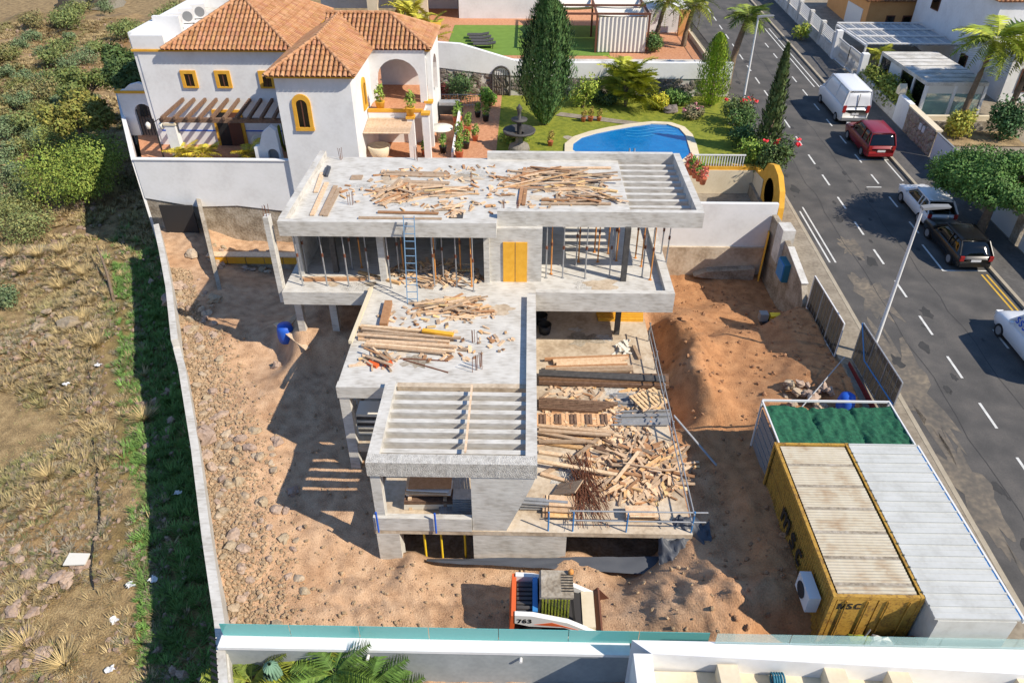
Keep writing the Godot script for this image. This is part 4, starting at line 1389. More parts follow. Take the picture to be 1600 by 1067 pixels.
	for k in 10:
		var a := v(-3.4 + k * 0.16, 0.0, -20.3 + rng.randf_range(-.2, .2))
		plank(a, a + v(rng.randf_range(-.3, .3), 1.9, -0.5), 0.14, 0.05, W if k % 2 else M.wood_dark, "upright board leaning at the back of the pergola room", "upright boards in the pergola room")
	heap(690, 640, 60, 40, D, 30, 0.8, 2.4, 0.4, 0.8, 0.3, W, "board lying on the deck under the pergola", "boards under the pergola")
	var tr := thing("formwork_stack", "stack of black and pale formwork frames beside the lower block", "formwork", v(-6.1, -0.05, -22.3))
	for k in 7:
		var st := mb()
		bb(st, -0.5, 0.9, 0.05 + k * 0.16, 0.17 + k * 0.16, -0.5 + 0.03 * k, 0.5)
		part(tr, "frame", st, M.steel_dark if k % 2 else M.cloth)
	var st2 := mb()
	bb(st2, -5.9, -5.2, 0.0, 0.9, -24.2, -23.2)
	single("blue_tank", "light blue plastic tank stored under the lower roof", "tank", st2, M.blue_light)
	for k in 4:
		px_plank(932 + k, 489 + k * 3.2, 1005, 490 + k * 3.2, D, 0.1, 0.18, M.wood_yellow, "yellow formwork beam stored under the balcony", "yellow beams under the balcony")
	for q in [[845, 505], [851, 520]]:
		var tub := mb()
		lathe(tub, [Vector2(0.0, 0.02), Vector2(0.26, 0.02), Vector2(0.33, 0.5), Vector2(0.29, 0.5), Vector2(0.24, 0.06), Vector2(0, 0.06)], 14)
		single("rubber_bucket", "black rubber bucket beside the inner wall of the deck", "bucket", tub, M.black, at(q[0], q[1], 0.0), 0, "black buckets on the deck")
	heap(975, 545, 14, 10, D, 12, 0.3, 0.9, 1.2, 0.8, 0.5, M.cloth, "grey block piece beside the steel column", "block pieces beside the column")
	# planks propped at the corner of the upper terrace and on the ground below
	for q in [[430, 505, 480, 545], [495, 520, 545, 500], [455, 520, 525, 515], [440, 520, 465, 490]]:
		px_plank(q[0], q[1], q[2], q[3], 0.1, 0.25, 0.04, W, "weathered plank on the earth below the upper terrace", "planks below the upper terrace")
	# guard rail along the deck edge
	var gr := thing("guard_rail", "scaffold tube guard rail along the open edge of the deck", "guard rail")
	for z in [-17.1, -19.4, -21.7, -24.0, -26.3, -28.5]:
		var st := mb()
		tube(st, [v(5.85, -0.3, z), v(5.85, 1.05, z)], 0.03, 6)
		part(gr, "post", st, M.blue_light if z > -18 else M.steel)
	for x in [0.9, 1.75, 3.6]:
		var st := mb()
		tube(st, [v(x, 0.0, -17.08), v(x, 0.95, -17.08)], 0.03, 6)
		part(gr, "post", st, M.blue_light)
	for y in [0.5, 0.98]:
		var st := mb()
		tube(st, [v(5.82, y, -17.0), v(5.82, y, -28.6)], 0.028, 6)
		part(gr, "rail", st, M.steel)
		st = mb()
		tube(st, [v(1.6, y, -17.12), v(6.3, y + 0.02, -17.12)], 0.03, 6)
		part(gr, "rail", st, M.steel)
	for q in [[1.9, 0], [2.6, 0]]:
		var st := mb()
		tube(st, [v(5.95, 0.9 - q[1], -22.4 + q[0] * 0.1), v(7.4, 0.0, -20.6 + q[0] * 0.1)], 0.035, 6)
		single("scaffold_tube", "pale scaffold tube sloping from deck edge to the soil", "tube", st, M.steel, Vector3.ZERO, 0, "tubes sloping from the deck edge")
	for q in [[-5.0, 0.0], [-3.0, 0.0]]:
		var st := mb()
		tube(st, [v(q[0] + 0.02, 0.0, -16.9), v(q[0] + 0.02, 1.0, -16.9)], 0.035, 6)
		single("rail_post", "blue steel guard post clamped to the pergola upstand", "post", st, M.blue, Vector3.ZERO, 0, "blue posts on the upstand")
# ---------- vegetation builders ----------
func lc(r: float, g: float, b: float) -> Color:
	return Color(r * 1.5, g * 1.5, b * 1.3)
# blobs: [centre, radii]; many small leaf faces spread through the blobs, thickest near their skins
func leaves(st: SurfaceTool, blobs: Array, n: int, size: float, col: Color, vary := 0.35, aspect := 0.5, up := 0.0) -> void:
	var tot := 0.0
	for b in blobs:
		tot += b[1].x * b[1].y + b[1].x * b[1].z
	for b in blobs:
		var c: Vector3 = b[0]
		var r: Vector3 = b[1]
		var m := int(n * (r.x * r.y + r.x * r.z) / tot)
		for k in m:
			var d := v(rng.randfn(), rng.randfn(), rng.randfn()).normalized()
			var bump := 1.0 + 0.5 * n_b.get_noise_3dv((c + d * r) * 2.6)
			var p := c + d * r * bump * pow(rng.randf(), 0.28)
			var q := v(rng.randfn(), rng.randfn() + up, rng.randfn()).normalized()
			var w := q.cross(d + v(.01, .02, .03)).normalized()
			var s := size * rng.randf_range(0.6, 1.3)
			var g := 1.0 + rng.randf_range(-vary, vary)
			st.set_color(Color(col.r * g * rng.randf_range(0.85, 1.2), col.g * g, col.b * g))
			tri(st, p - q * s, p + w * s * aspect, p + q * s)
			tri(st, p - q * s, p + q * s, p - w * s * aspect)
func shrub(called: String, label: String, p: Vector3, r: Vector3, col: Color, n := 700, size := 0.12, group := "", flowers = null) -> Node3D:
	var t := thing(called, label, "shrub", p, 0, group)
	var st := mb()
	var blobs := []
	for k in 7:
		var a := rng.randf() * TAU
		blobs.append([v(cos(a) * r.x * 0.5, r.y * rng.randf_range(0.55, 1.25), sin(a) * r.z * 0.5), r * rng.randf_range(0.45, 0.65)])
	blobs.append([v(0, r.y * 0.7, 0), r * 0.75])
	leaves(st, blobs, int(n * 1.7), size * 0.78, col)
	part(t, "foliage", st, M.leaf)
	if flowers != null:
		st = mb()
		for k in 7:
			var b: Array = blobs[k % 7]
			leaves(st, [[b[0] + v(rng.randf_range(-.5, .5) * r.x, r.y * 0.45, rng.randf_range(-.2, .6) * r.z), v(.16, .12, .16)]], 12, 0.09, flowers, 0.2, 0.8)
		part(t, "blossom", st, M.leaf)
	st = mb()
	for k in 4:
		tube(st, [v(0, -0.15, 0), v(rng.randf_range(-.5, .5) * r.x, r.y * 0.9, rng.randf_range(-.5, .5) * r.z)], [0.05, 0.02], 5, false)
	part(t, "stems", st, M.bark)
	return t
func broad_tree(called: String, label: String, p: Vector3, h: float, spread: Vector3, col: Color, n: int, size: float, clumps := 16, group := "") -> Node3D:
	var t := thing(called, label, "tree", p, 0, group)
	var st := mb()
	var top := h - spread.y
	tube(st, [v(0, -0.3, 0), v(0.1, top * 0.5, 0.05), v(-0.05, top, 0)], [0.3, 0.2, 0.16], 8, false)
	var blobs := []
	for k in clumps:
		var d := v(rng.randfn(), rng.randf_range(-0.35, 1.0), rng.randfn()).normalized()
		var c := v(0, h - spread.y, 0) + d * spread * rng.randf_range(0.55, 0.8)
		blobs.append([c, spread * rng.randf_range(0.26, 0.42)])
		if k % 2 == 0:
			tube(st, [v(-0.05, top * 0.8, 0), (v(0, top, 0) + c) / 2, c], [0.13, 0.07, 0.03], 5, false)
	part(t, "trunk", st, M.bark)
	st = mb()
	leaves(st, blobs, int(n * 1.4), size * 0.82, col)
	part(t, "crown", st, M.leaf)
	return t
func conifer(called: String, label: String, p: Vector3, h: float, r: float, col: Color, n: int, size: float, tip := 0.5, bulge := 0.35) -> Node3D:
	var t := thing(called, label, "tree", p)
	var st := mb()
	tube(st, [v(0, -0.2, 0), v(0, h * 0.85, 0)], [0.16, 0.04], 6, false)
	part(t, "trunk", st, M.bark)
	st = mb()
	for k in n:
		var f := pow(rng.randf(), 0.8)
		var rr: float = r * pow(1.0 - f, tip) * smoothstep(-0.12, bulge, f) 
		var a := rng.randf() * TAU
		rr *= 1.0 + 0.55 * n_b.get_noise_3d(cos(a) * 7 + p.x, f * h * 0.45, sin(a) * 7) + 0.35 * n_b.get_noise_3d(cos(a) * 14, f * h * 2.0 + p.x, sin(a) * 14)
		rr *= pow(rng.randf(), 0.22)
		var q := v(cos(a) * rr, 0.15 + f * h, sin(a) * rr)
		var up := v(cos(a) * 0.45 + rng.randfn() * 0.25, 1.0, sin(a) * 0.45 + rng.randfn() * 0.25).normalized()
		var w := up.cross(v(cos(a), 0.2, sin(a))).normalized()
		var s := size * rng.randf_range(0.6, 1.3)
		var g := rng.randf_range(0.55, 1.4)
		st.set_color(Color(col.r * g * rng.randf_range(.85, 1.2), col.g * g, col.b * g))
		tri(st, q - up * s, q + w * s * 0.45, q + up * s)
		tri(st, q - up * s, q + up * s, q - w * s * 0.45)
	part(t, "crown", st, M.leaf)
	return t
func frond_mesh(len: float, droop: float, leaf: float, col: Color, n := 26, seed_ := 1) -> ArrayMesh:
	var r := RandomNumberGenerator.new()
	r.seed = seed_
	var st := mb()
	var pts := []
	for i in n + 1:
		var f := float(i) / n
		pts.append(v(0, len * (0.35 * f - droop * f * f), len * (f - 0.22 * droop * f * f)))
	for i in n:
		var f := float(i) / n
		st.set_color(Color(col.r * 1.3, col.g * 1.1, col.b))
		quad(st, pts[i] + v(-.015, 0, 0), pts[i] + v(.015, 0, 0), pts[i + 1] + v(.012, 0, 0), pts[i + 1] + v(-.012, 0, 0))
		if f < 0.1:
			continue
		var L: float = leaf * sin(PI * clampf(0.12 + f * 0.85, 0, 1)) + leaf * 0.15
		for s in [-1.0, 1.0]:
			var g := r.randf_range(0.65, 1.35)
			st.set_color(Color(col.r * g, col.g * g, col.b * g))
			var tip: Vector3 = pts[i] + v(s * L * 0.85, -L * r.randf_range(0.1, 0.45), L * r.randf_range(0.35, 0.6))
			tri(st, pts[i], pts[i] + v(0, 0, len * 0.035), tip)
			tri(st, pts[i] + v(0, 0.01, -len * 0.01), (pts[i] + tip) / 2 + v(0, 0.02, len * .02), tip)
	return fin(st)
func palm(called: String, label: String, p: Vector3, h: float, lean: Vector3, tr: float, n: int, flen: float, droop: float, leaf: float, col: Color, group := "") -> Node3D:
	var t := thing(called, label, "palm", p, 0, group)
	var st := mb()
	var pts := []
	var rad := []
	for i in 9:
		var f := i / 8.0
		pts.append(v(lean.x * f * f, h * f - 0.2, lean.z * f * f))
		rad.append(tr * (1.15 - 0.45 * f) * (1.0 + 0.04 * (i % 2)))
	tube(st, pts, rad, 9, false)
	part(t, "trunk", st, M.bark)
	var fm := [frond_mesh(flen, droop, leaf, col, 26, 1), frond_mesh(flen * 0.9, droop * 1.3, leaf, col * 0.85, 24, 2), frond_mesh(flen * 1.05, droop * 0.7, leaf, Color(col.r * 1.25, col.g * 1.12, col.b), 26, 3)]
	for k in n:
		var o := part(t, "frond", fm[k % 3], M.leaf)
		var a := TAU * k / n * 2.4 + rng.randf() * 0.5
		var tilt := lerpf(0.75, -0.55, float(k) / n) + rng.randf_range(-.15, .15)
		o.transform = Transform3D(Basis(Vector3.UP, a) * Basis(Vector3.RIGHT, -tilt), pts[-1] + v(0, 0.05, 0))
	return t
func pot_plant(label: String, p: Vector3, s: float, col: Color, pot: Material, group := "potted plants on the patio") -> void:
	var t := thing("potted_plant", label, "potted plant", p, 0, group)
	var st := mb()
	lathe(st, [Vector2(0, 0), Vector2(0.17 * s, 0), Vector2(0.25 * s, 0.4 * s), Vector2(0.27 * s, 0.42 * s), Vector2(0.22 * s, 0.42 * s), Vector2(0, 0.36 * s)], 12)
	part(t, "pot", st, pot)
	st = mb()
	leaves(st, [[v(0, 0.75 * s, 0), v(.32, .4, .32) * s], [v(0.1, 1.0 * s, 0), v(.2, .3, .2) * s]], 130, 0.11 * s, col, 0.35, 0.4, 0.6)
	part(t, "foliage", st, M.leaf)
# ---------- barrel-tiled roof face: eave a-b, top edge d-c ----------
func tiles(parent: Node, a: Vector3, b: Vector3, c: Vector3, d: Vector3, pitch := 0.28) -> void:
	var e := (b - a).normalized()
	var L := a.distance_to(b)
	var nrm := (b - a).cross(d - a + (c - a)).normalized()
	if nrm.y < 0:
		nrm = -nrm
	var u := nrm.cross(e).normalized()
	if u.y < 0:
		u = -u
	var sd := (d - a).dot(e)
	var td := (d - a).dot(u)
	var sc := (c - a).dot(e)
	var tc := (c - a).dot(u)
	var st := mb()
	st.set_color(Color(0.55, 0.45, 0.4))
	var lo := -nrm * 0.04
	quad(st, a + lo, b + lo, c + lo, d + lo)
	st.set_smooth_group(-1)
	var i := 0
	while (i + 0.5) * pitch < L:
		var s := (i + 0.5) * pitch
		var tm: float
		if s < sd:
			tm = td * s / sd
		elif s > sc:
			tm = tc * (L - s) / maxf(L - sc, 0.001)
		else:
			tm = lerpf(td, tc, (s - sd) / maxf(sc - sd, 0.001))
		var t := -0.06
		while t < tm - 0.05:
			var t2 := minf(t + 0.44, tm)
			var g := rng.randf_range(0.78, 1.18)
			st.set_color(Color(g, g * rng.randf_range(0.88, 1.02), g * rng.randf_range(0.78, 1.02)))
			var p := a + e * s + u * t
			var q := a + e * s + u * t2
			var ra := pitch * 0.40
			var rb := pitch * 0.33
			for k in 4:
				var x0 := cos(PI * k / 4)
				var y0 := sin(PI * k / 4)
				var x1 := cos(PI * (k + 1) / 4)
				var y1 := sin(PI * (k + 1) / 4)
				quad(st, p + e * x0 * ra + nrm * (y0 * ra + .025), p + e * x1 * ra + nrm * (y1 * ra + .025), q + e * x1 * rb + nrm * y1 * rb, q + e * x0 * rb + nrm * y0 * rb)
			t += 0.38
		i += 1
	var o := part(parent, "roof_tiles", st, M.tile)
	o.set_meta("kind", "stuff")
func ridge(parent: Node, p: Vector3, q: Vector3) -> void:
	var st := mb()
	var n := maxi(2, int(p.distance_to(q) / 0.4))
	for k in n:
		var a := p.lerp(q, float(k) / n)
		var b := p.lerp(q, (k + 1.0) / n)
		var g := rng.randf_range(0.95, 1.25)
		st.set_color(Color(g, g * 0.98, g * 0.95))
		tube(st, [a + v(0, .05, 0), b + v(0, .05, 0)], [0.12, 0.1], 6, false)
	part(parent, "ridge_tiles", st, M.tile)
# square or arched window: yellow surround standing proud, dark pane set back in it
func framed_window(parent: Node, c: Vector3, w: float, h: float, face: Vector3, arched := false) -> void:
	var r := Vector3.UP.cross(face).normalized()
	var st := mb()
	var o: Array
	var inn: Array
	if arched:
		o = arch_outline(w + 0.4, h - w / 2 + 0.1)
		inn = arch_outline(w, h - w / 2)
	else:
		o = [Vector2(w / 2 + .2, -.1), Vector2(w / 2 + .2, h + .2), Vector2(-w / 2 - .2, h + .2), Vector2(-w / 2 - .2, -.1)]
		inn = [Vector2(w / 2, 0), Vector2(w / 2, h), Vector2(-w / 2, h), Vector2(-w / 2, 0)]
	var poly := o.duplicate()
	poly.append_array([Vector2(-w / 2, -.1 if not arched else 0.0)])
	for k in range(inn.size() - 1, -1, -1):
		poly.append(inn[k])
	if not arched:
		poly.append(Vector2(w / 2, -.1))
	slab(st, poly, c, r, Vector3.UP, face * 0.1)
	if not arched:
		box(st, c + v(0, -.05, 0) + face * 0.06, (r.abs() * (w + 0.36)) + v(0, .09, 0) + face.abs() * 0.11)
	else:
		box(st, c + v(0, -.1, 0) + face * 0.06, (r.abs() * (w + 0.44)) + v(0, .19, 0) + face.abs() * 0.12)
	var win := part(parent, "window", st, M.yellow_trim)
	st = mb()
	slab(st, inn, c + face * 0.02, r, Vector3.UP, face * 0.01)
	part(win, "pane", st, M.dark_glass)
	st = mb()
	beam(st, c + face * 0.045, c + v(0, h * 0.95, 0) + face * 0.045, 0.05, 0.05, face)
	part(win, "glazing_bar", st, M.brown)

func make_white_house() -> void:
	rng.seed = 404
	var t := thing("white_villa", "white two storey villa with orange tiled hip roofs and yellow trim", "house")
	var Wm: Material = M.white_wall
	var st := mb()
	bb(st, -23.6, -14.0, 2.6, 8.75, -55.0, -45.9)
	part(t, "main_block", st, Wm)
	st = mb()
	bb(st, -13.8, -9.65, 0.5, 8.75, -48.0, -40.6)
	part(t, "tower_block", st, Wm)
	st = mb()
	bb(st, -9.65, -6.2, 2.6, 5.6, -53.0, -46.6)
	bb(st, -9.65, -6.2, 5.6, 8.75, -53.0, -49.5)
	bb(st, -9.65, -6.2, 8.2, 8.75, -49.5, -46.2)
	part(t, "loggia_block", st, Wm)
	# arch of the upper loggia
	st = mb()
	var poly := [Vector2(-1.72, 0), Vector2(-1.72, 3.15), Vector2(1.72, 3.15), Vector2(1.72, 0)]
	poly.append_array(arch_outline(2.6, 1.35))
	slab(st, poly, v(-7.93, 5.6, -46.2), Vector3.RIGHT, Vector3.UP, v(0, 0, 0.35))
	part(t, "loggia_arch", st, Wm)
	st = mb()
	poly = [Vector2(-1.6, 0), Vector2(-1.6, 3.15), Vector2(1.75, 3.15), Vector2(1.75, 0)]
	poly.append_array(arch_outline(2.2, 1.3))
	slab(st, poly, v(-6.2, 5.6, -48.0), v(0, 0, 1), Vector3.UP, v(0.3, 0, 0))
	part(t, "loggia_arch", st, Wm)
	st = mb()
	bb(st, -9.6, -6.3, 5.6, 5.64, -49.5, -44.0)
	part(t, "loggia_floor", st, M.terracotta)
	for q in [[-7.0, -43.7, 5.4], [-6.15, -46.0, 5.6], [-6.1, -43.8, 5.6]]:
		st = mb()
		bb(st, q[0] - .2, q[0] + .2, 2.8, q[2], q[1] - .2, q[1] + .2)
		var pl := part(t, "pillar", st, Wm)
		st = mb()
		bb(st, q[0] - .26, q[0] + .26, q[2], q[2] + .14, q[1] - .26, q[1] + .26)
		part(pl, "capital", st, M.yellow_trim)
	st = mb()
	bb(st, -9.6, -6.3, 5.3, 5.598, -46.4, -44.0)
	part(t, "balcony_slab", st, Wm)
	st = mb()
	bb(st, -9.6, -6.3, 5.64, 5.8, -44.2, -44.0)
	part(t, "balcony_sill", st, M.yellow_trim)
	for k in 13:
		st = mb()
		var z := -44.0 + k * 0.15
		st.set_color(Color(1, 1, 1) * rng.randf_range(0.8, 1.1))
		bb(st, -9.6, -6.9, 5.25 - k * 0.02, 5.3 - k * 0.02, z + 0.01, z + 0.14)
		part(t, "canopy_board", st, M.wood)
	# roofs: eave trim, faces, hips
	var Y := 8.8
	for q in [[-21.9, -13.9, -55.0, -45.6], [-14.1, -9.35, -48.0, -40.3], [-9.9, -5.9, -53.0, -45.9]]:
		st = mb()
		bb(st, q[0], q[1], Y - 0.14, Y - 0.02, q[2], q[3])
		part(t, "eave_trim", st, M.yellow_trim)
	var A := v(-21.9, Y, -45.5); var B := v(-14.0, Y, -45.5); var C := v(-14.0, Y, -56.5); var D := v(-21.9, Y, -56.5)
	var P1 := v(-17.95, 11.0, -49.6); var P2 := v(-17.95, 11.0, -53.0)
	tiles(t, A, B, P1, P1); tiles(t, B, C, P2, P1); tiles(t, D, A, P1, P2); tiles(t, C, D, P2, P2)
	for e in [[A, P1], [B, P1], [C, P2], [P1, P2]]:
		ridge(t, e[0], e[1])
	A = v(-14.15, Y, -40.2); B = v(-9.3, Y, -40.2); C = v(-9.3, Y, -48.5); D = v(-14.15, Y, -48.5)
	P1 = v(-11.72, 10.2, -42.7); P2 = v(-11.72, 10.2, -48.5)
	tiles(t, A, B, P1, P1); tiles(t, B, C, P2, P1); tiles(t, D, A, P1, P2)
	for e in [[A, P1], [B, P1], [P1, P2]]:
		ridge(t, e[0], e[1])
	A = v(-12.5, Y, -45.8); B = v(-5.85, Y, -45.8); C = v(-5.85, Y, -51.4); D = v(-12.5, Y, -51.4)
	P1 = v(-12.5, 10.25, -48.6); P2 = v(-8.6, 10.25, -48.6)
	tiles(t, A, B, P2, P1); tiles(t, B, C, P2, P2); tiles(t, C, D, P1, P2)
	for e in [[P1, P2], [B, P2], [C, P2]]:
		ridge(t, e[0], e[1])
	# flat roof with parapets beside the tiled roof
	for q in [[-23.8, -21.8, -46.2, -45.9, 9.5], [-24.0, -23.7, -57.3, -46.2, 9.6], [-23.7, -22.0, -49.4, -49.1, 9.9], [-24.0, -16.0, -57.6, -57.3, 9.7]]:
		st = mb()
		bb(st, q[0], q[1], 8.75, q[4], q[2], q[3])
		part(t, "roof_parapet", st, Wm)
	st = mb()
	bb(st, -23.9, -21.9, 8.6, 8.74, -57.3, -45.9)
	part(t, "flat_roof", st, M.concrete)
	st = mb()
	bb(st, -23.85, -23.6, 2.6, 8.6, -56.0, -45.95)
	part(t, "side_block", st, Wm)
	st = mb()
	bb(st, -23.9, -21.9, 8.6, 8.72, -45.9, -45.8)
	part(t, "eave_trim", st, M.yellow_trim)
	for x in [-20.8, -18.7, -16.0]:
		framed_window(t, v(x, 6.55, -45.9), 0.55, 0.75, v(0, 0, 1))
	framed_window(t, v(-12.5, 5.9, -40.6), 0.62, 1.55, v(0, 0, 1), true)
	framed_window(t, v(-9.65, 6.2, -43.6), 0.5, 1.3, v(1, 0, 0), true)
	# ground floor door of the patio
	st = mb()
	bb(st, -19.9, -18.0, 2.8, 5.1, -45.9, -45.8)
	var fr := part(t, "door_frame", st, M.yellow_trim)
	st = mb()
	bb(st, -19.7, -19.0, 2.8, 4.95, -45.8, -45.76)
	part(fr, "open_doorway", st, M.black)
	st = mb()
	bb(st, -18.98, -18.2, 2.8, 4.95, -45.8, -45.74)
	part(fr, "door_leaf", st, M.brown)
	for q in [[-23.4, -19.9], [-18.0, -14.0]]:
		st = mb()
		bb(st, q[0], q[1], 3.7, 3.78, -45.9, -45.88)
		part(t, "blue_line", st, M.blue)
	# ---- patio pergola
	var pg := thing("patio_pergola", "dark timber pergola with a white pillar over the patio door", "pergola")
	st = mb()
	bb(st, -22.0, -14.0, 5.2, 5.45, -43.4, -43.15)
	part(pg, "front_beam", st, M.wood_dark)
	for k in 11:
		st = mb()
		st.set_color(Color(1, .95, .9) * rng.randf_range(.85, 1.1))
		beam(st, v(-21.7 + k * 0.74, 5.55, -42.9), v(-21.5 + k * 0.7, 5.75, -45.85), 0.14, 0.2)
		part(pg, "rafter", st, M.wood_dark)
	st = mb()
	bb(st, -21.75, -21.15, 2.8, 5.2, -43.6, -43.1)
	part(pg, "pillar", st, Wm)
	st = mb()
	bb(st, -21.82, -21.08, 5.05, 5.18, -43.65, -43.04)
	part(pg, "capital", st, M.cream)
	# ---- patio floors and garden ground
	st = mb()
	plan(st, [Vector2(-22.7, -41.0), Vector2(-1.95, -41.0), Vector2(-1.95, -57.5), Vector2(-31.0, -57.5)], -2.0, 2.8)
	structure("patio", st, M.terracotta)
	# arched gateway at the side of the patio
	var gw := thing("arched_gateway", "white arched gateway with curved yellow coping at the patio side", "gateway")
	st = mb()
	poly = [Vector2(-1.4, 0), Vector2(-1.4, 2.9), Vector2(-0.9, 3.0), Vector2(-0.5, 3.3), Vector2(0.1, 3.45), Vector2(0.7, 3.2), Vector2(1.4, 2.9), Vector2(1.4, 0)]
	var ao := arch_outline(1.2, 1.5)
	for p in ao:
		poly.append(p)
	slab(st, poly, v(-25.1, 2.8, -47.8), Vector3.RIGHT, Vector3.UP, v(0, 0, 0.3))
	part(gw, "arch_wall", st, Wm)
	st = mb()
	bb(st, -26.6, -23.6, 5.6, 5.75, -47.9, -47.4)
	part(gw, "coping", st, M.yellow_trim)
	for k in 6:
		st = mb()
		tube(st, [v(-25.6 + k * 0.2, 2.8, -47.6), v(-25.6 + k * 0.2, 4.5, -47.6)], 0.025, 5)
		part(gw, "gate_bar", st, M.black)
	var sw := thing("side_wall", "tall white garden wall running back beside the hillside", "wall")
	st = mb()
	slab(st, [Vector2(0, -3), Vector2(0, 3.8), Vector2(7.0, 4.0), Vector2(20, 4.4), Vector2(20, -2)], v(-22.9, 0, -40.9), v(-0.47, 0, -0.883), Vector3.UP, v(-0.22, 0, 0.12))
	part(sw, "wall_body", st, Wm)
	# small curved gate wall in front of the tower
	var sg := thing("gate_pier", "white curved gate pier with an arched opening beside the tower", "gateway")
	st = mb()
	poly = [Vector2(-0.95, 0), Vector2(-0.95, 1.5), Vector2(-0.6, 1.6), Vector2(-0.3, 2.4), Vector2(0.2, 2.75), Vector2(0.5, 2.5), Vector2(0.6, 0)]
	for p in arch_outline(0.62, 1.1):
		poly.append(p + Vector2(0.12, 0))
	slab(st, poly, v(-15.1, 2.8, -42.0), Vector3.RIGHT, Vector3.UP, v(0, 0, 0.4))
	part(sg, "pier", st, Wm)
	st = mb()
	bb(st, -15.3, -14.75, 2.8, 4.2, -41.85, -41.8)
	part(sg, "gate_leaf", st, M.grey)
	# outdoor units on the flat roof
	for q in [[-23.1, -51.0], [-22.9, -52.4], [-22.6, -53.8]]:
		var ac := thing("roof_air_conditioner", "white air conditioner unit standing on the flat roof", "air conditioner", v(q[0], 8.74, q[1]), 0.3, "air conditioners on the flat roof")
		st = mb()
		bb(st, -0.45, 0.45, 0.08, 0.95, -0.2, 0.2)
		part(ac, "casing", st, M.white)
		st = mb()
		tube(st, [v(0.08, 0.5, 0.2), v(0.08, 0.5, 0.215)], 0.32, 16)
		part(ac, "fan_grille", st, M.grey)
		st = mb()
		bb(st, -0.4, -0.3, 0.0, 0.08, -0.2, 0.2)
		bb(st, 0.3, 0.4, 0.0, 0.08, -0.2, 0.2)
		part(ac, "feet", st, M.dark)
	# lamp post of the patio
	var lp := thing("patio_lamp", "black patio lamp post with two hanging lanterns", "lamp post", v(-22.4, 2.8, -43.2))
	st = mb()
	tube(st, [v(0, 0, 0), v(0, 2.6, 0)], 0.05, 7)
	part(lp, "post", st, M.black)
	for s in [-1, 1]:
		st = mb()
		tube(st, [v(0, 2.4, 0), v(s * 0.35, 2.6, 0), v(s * 0.4, 2.4, 0)], 0.025, 5)
		part(lp, "bracket", st, M.black)
		st = mb()
		lathe(st, [Vector2(0, 0), Vector2(0.1, 0.02), Vector2(0.16, 0.3), Vector2(0.05, 0.42), Vector2(0, 0.44)], 8, v(s * 0.4, 1.98, 0))
		part(lp, "lantern", st, M.cloth)
	# patio plants and furniture
	for q in [[-21.0, -42.7, .3, .3], [-19.6, -42.6, .3, .28], [-16.9, -42.7, .26, .3]]:
		palm("garden_palm", "young yellow green palm behind the white garden wall", v(q[0], 2.8, q[1]), 0.8, Vector3.ZERO, 0.08, 14, 1.3, 0.5, 0.4, lc(0.3, 0.26, 0.03), "young palms on the patio")
	for q in [[-15.8, -44.2, 1.4], [-15.2, -44.9, 1.9]]:
		var cc := thing("tall_cactus", "tall dark green cactus beside the patio door", "cactus", v(q[0], 2.8, q[1]), 0, "cacti beside the patio door")
		for s in [0.0, 0.3, -0.28]:
			st = mb()
			tube(st, [v(s * 0.4, 0, 0), v(s, 0.5, 0.05), v(s, q[2] - absf(s), 0.05), v(s, q[2] + 0.1 - absf(s), 0.05)], [0.1, 0.11, 0.09, 0.02], 7)
			part(cc, "stem", st, M.grass)
	var ch := thing("patio_chair", "white round wicker chair beside the patio door", "chair", v(-16.6, 2.8, -44.0), 0.4)
	st = mb()
	lathe(st, [Vector2(0, 0.4), Vector2(0.4, 0.42), Vector2(0.5, 0.62), Vector2(0.44, 0.62), Vector2(0.34, 0.48), Vector2(0, 0.46)], 14)
	part(ch, "seat", st, M.cloth)
	st = mb()
	slab(st, [Vector2(-.4, .6), Vector2(.4, .6), Vector2(.42, 1.0), Vector2(.2, 1.25), Vector2(-.2, 1.25), Vector2(-.42, 1.0)], v(0, 0, -.42), Vector3.RIGHT, Vector3.UP, v(0, 0, .06))
	part(ch, "backrest", st, M.cloth)
	for k in 4:
		st = mb()
		tube(st, [v(.28 * (1 if k & 1 else -1), 0, .28 * (1 if k & 2 else -1)), v(.25 * (1 if k & 1 else -1), .42, .25 * (1 if k & 2 else -1))], 0.03, 5)
		part(ch, "leg", st, M.cloth)

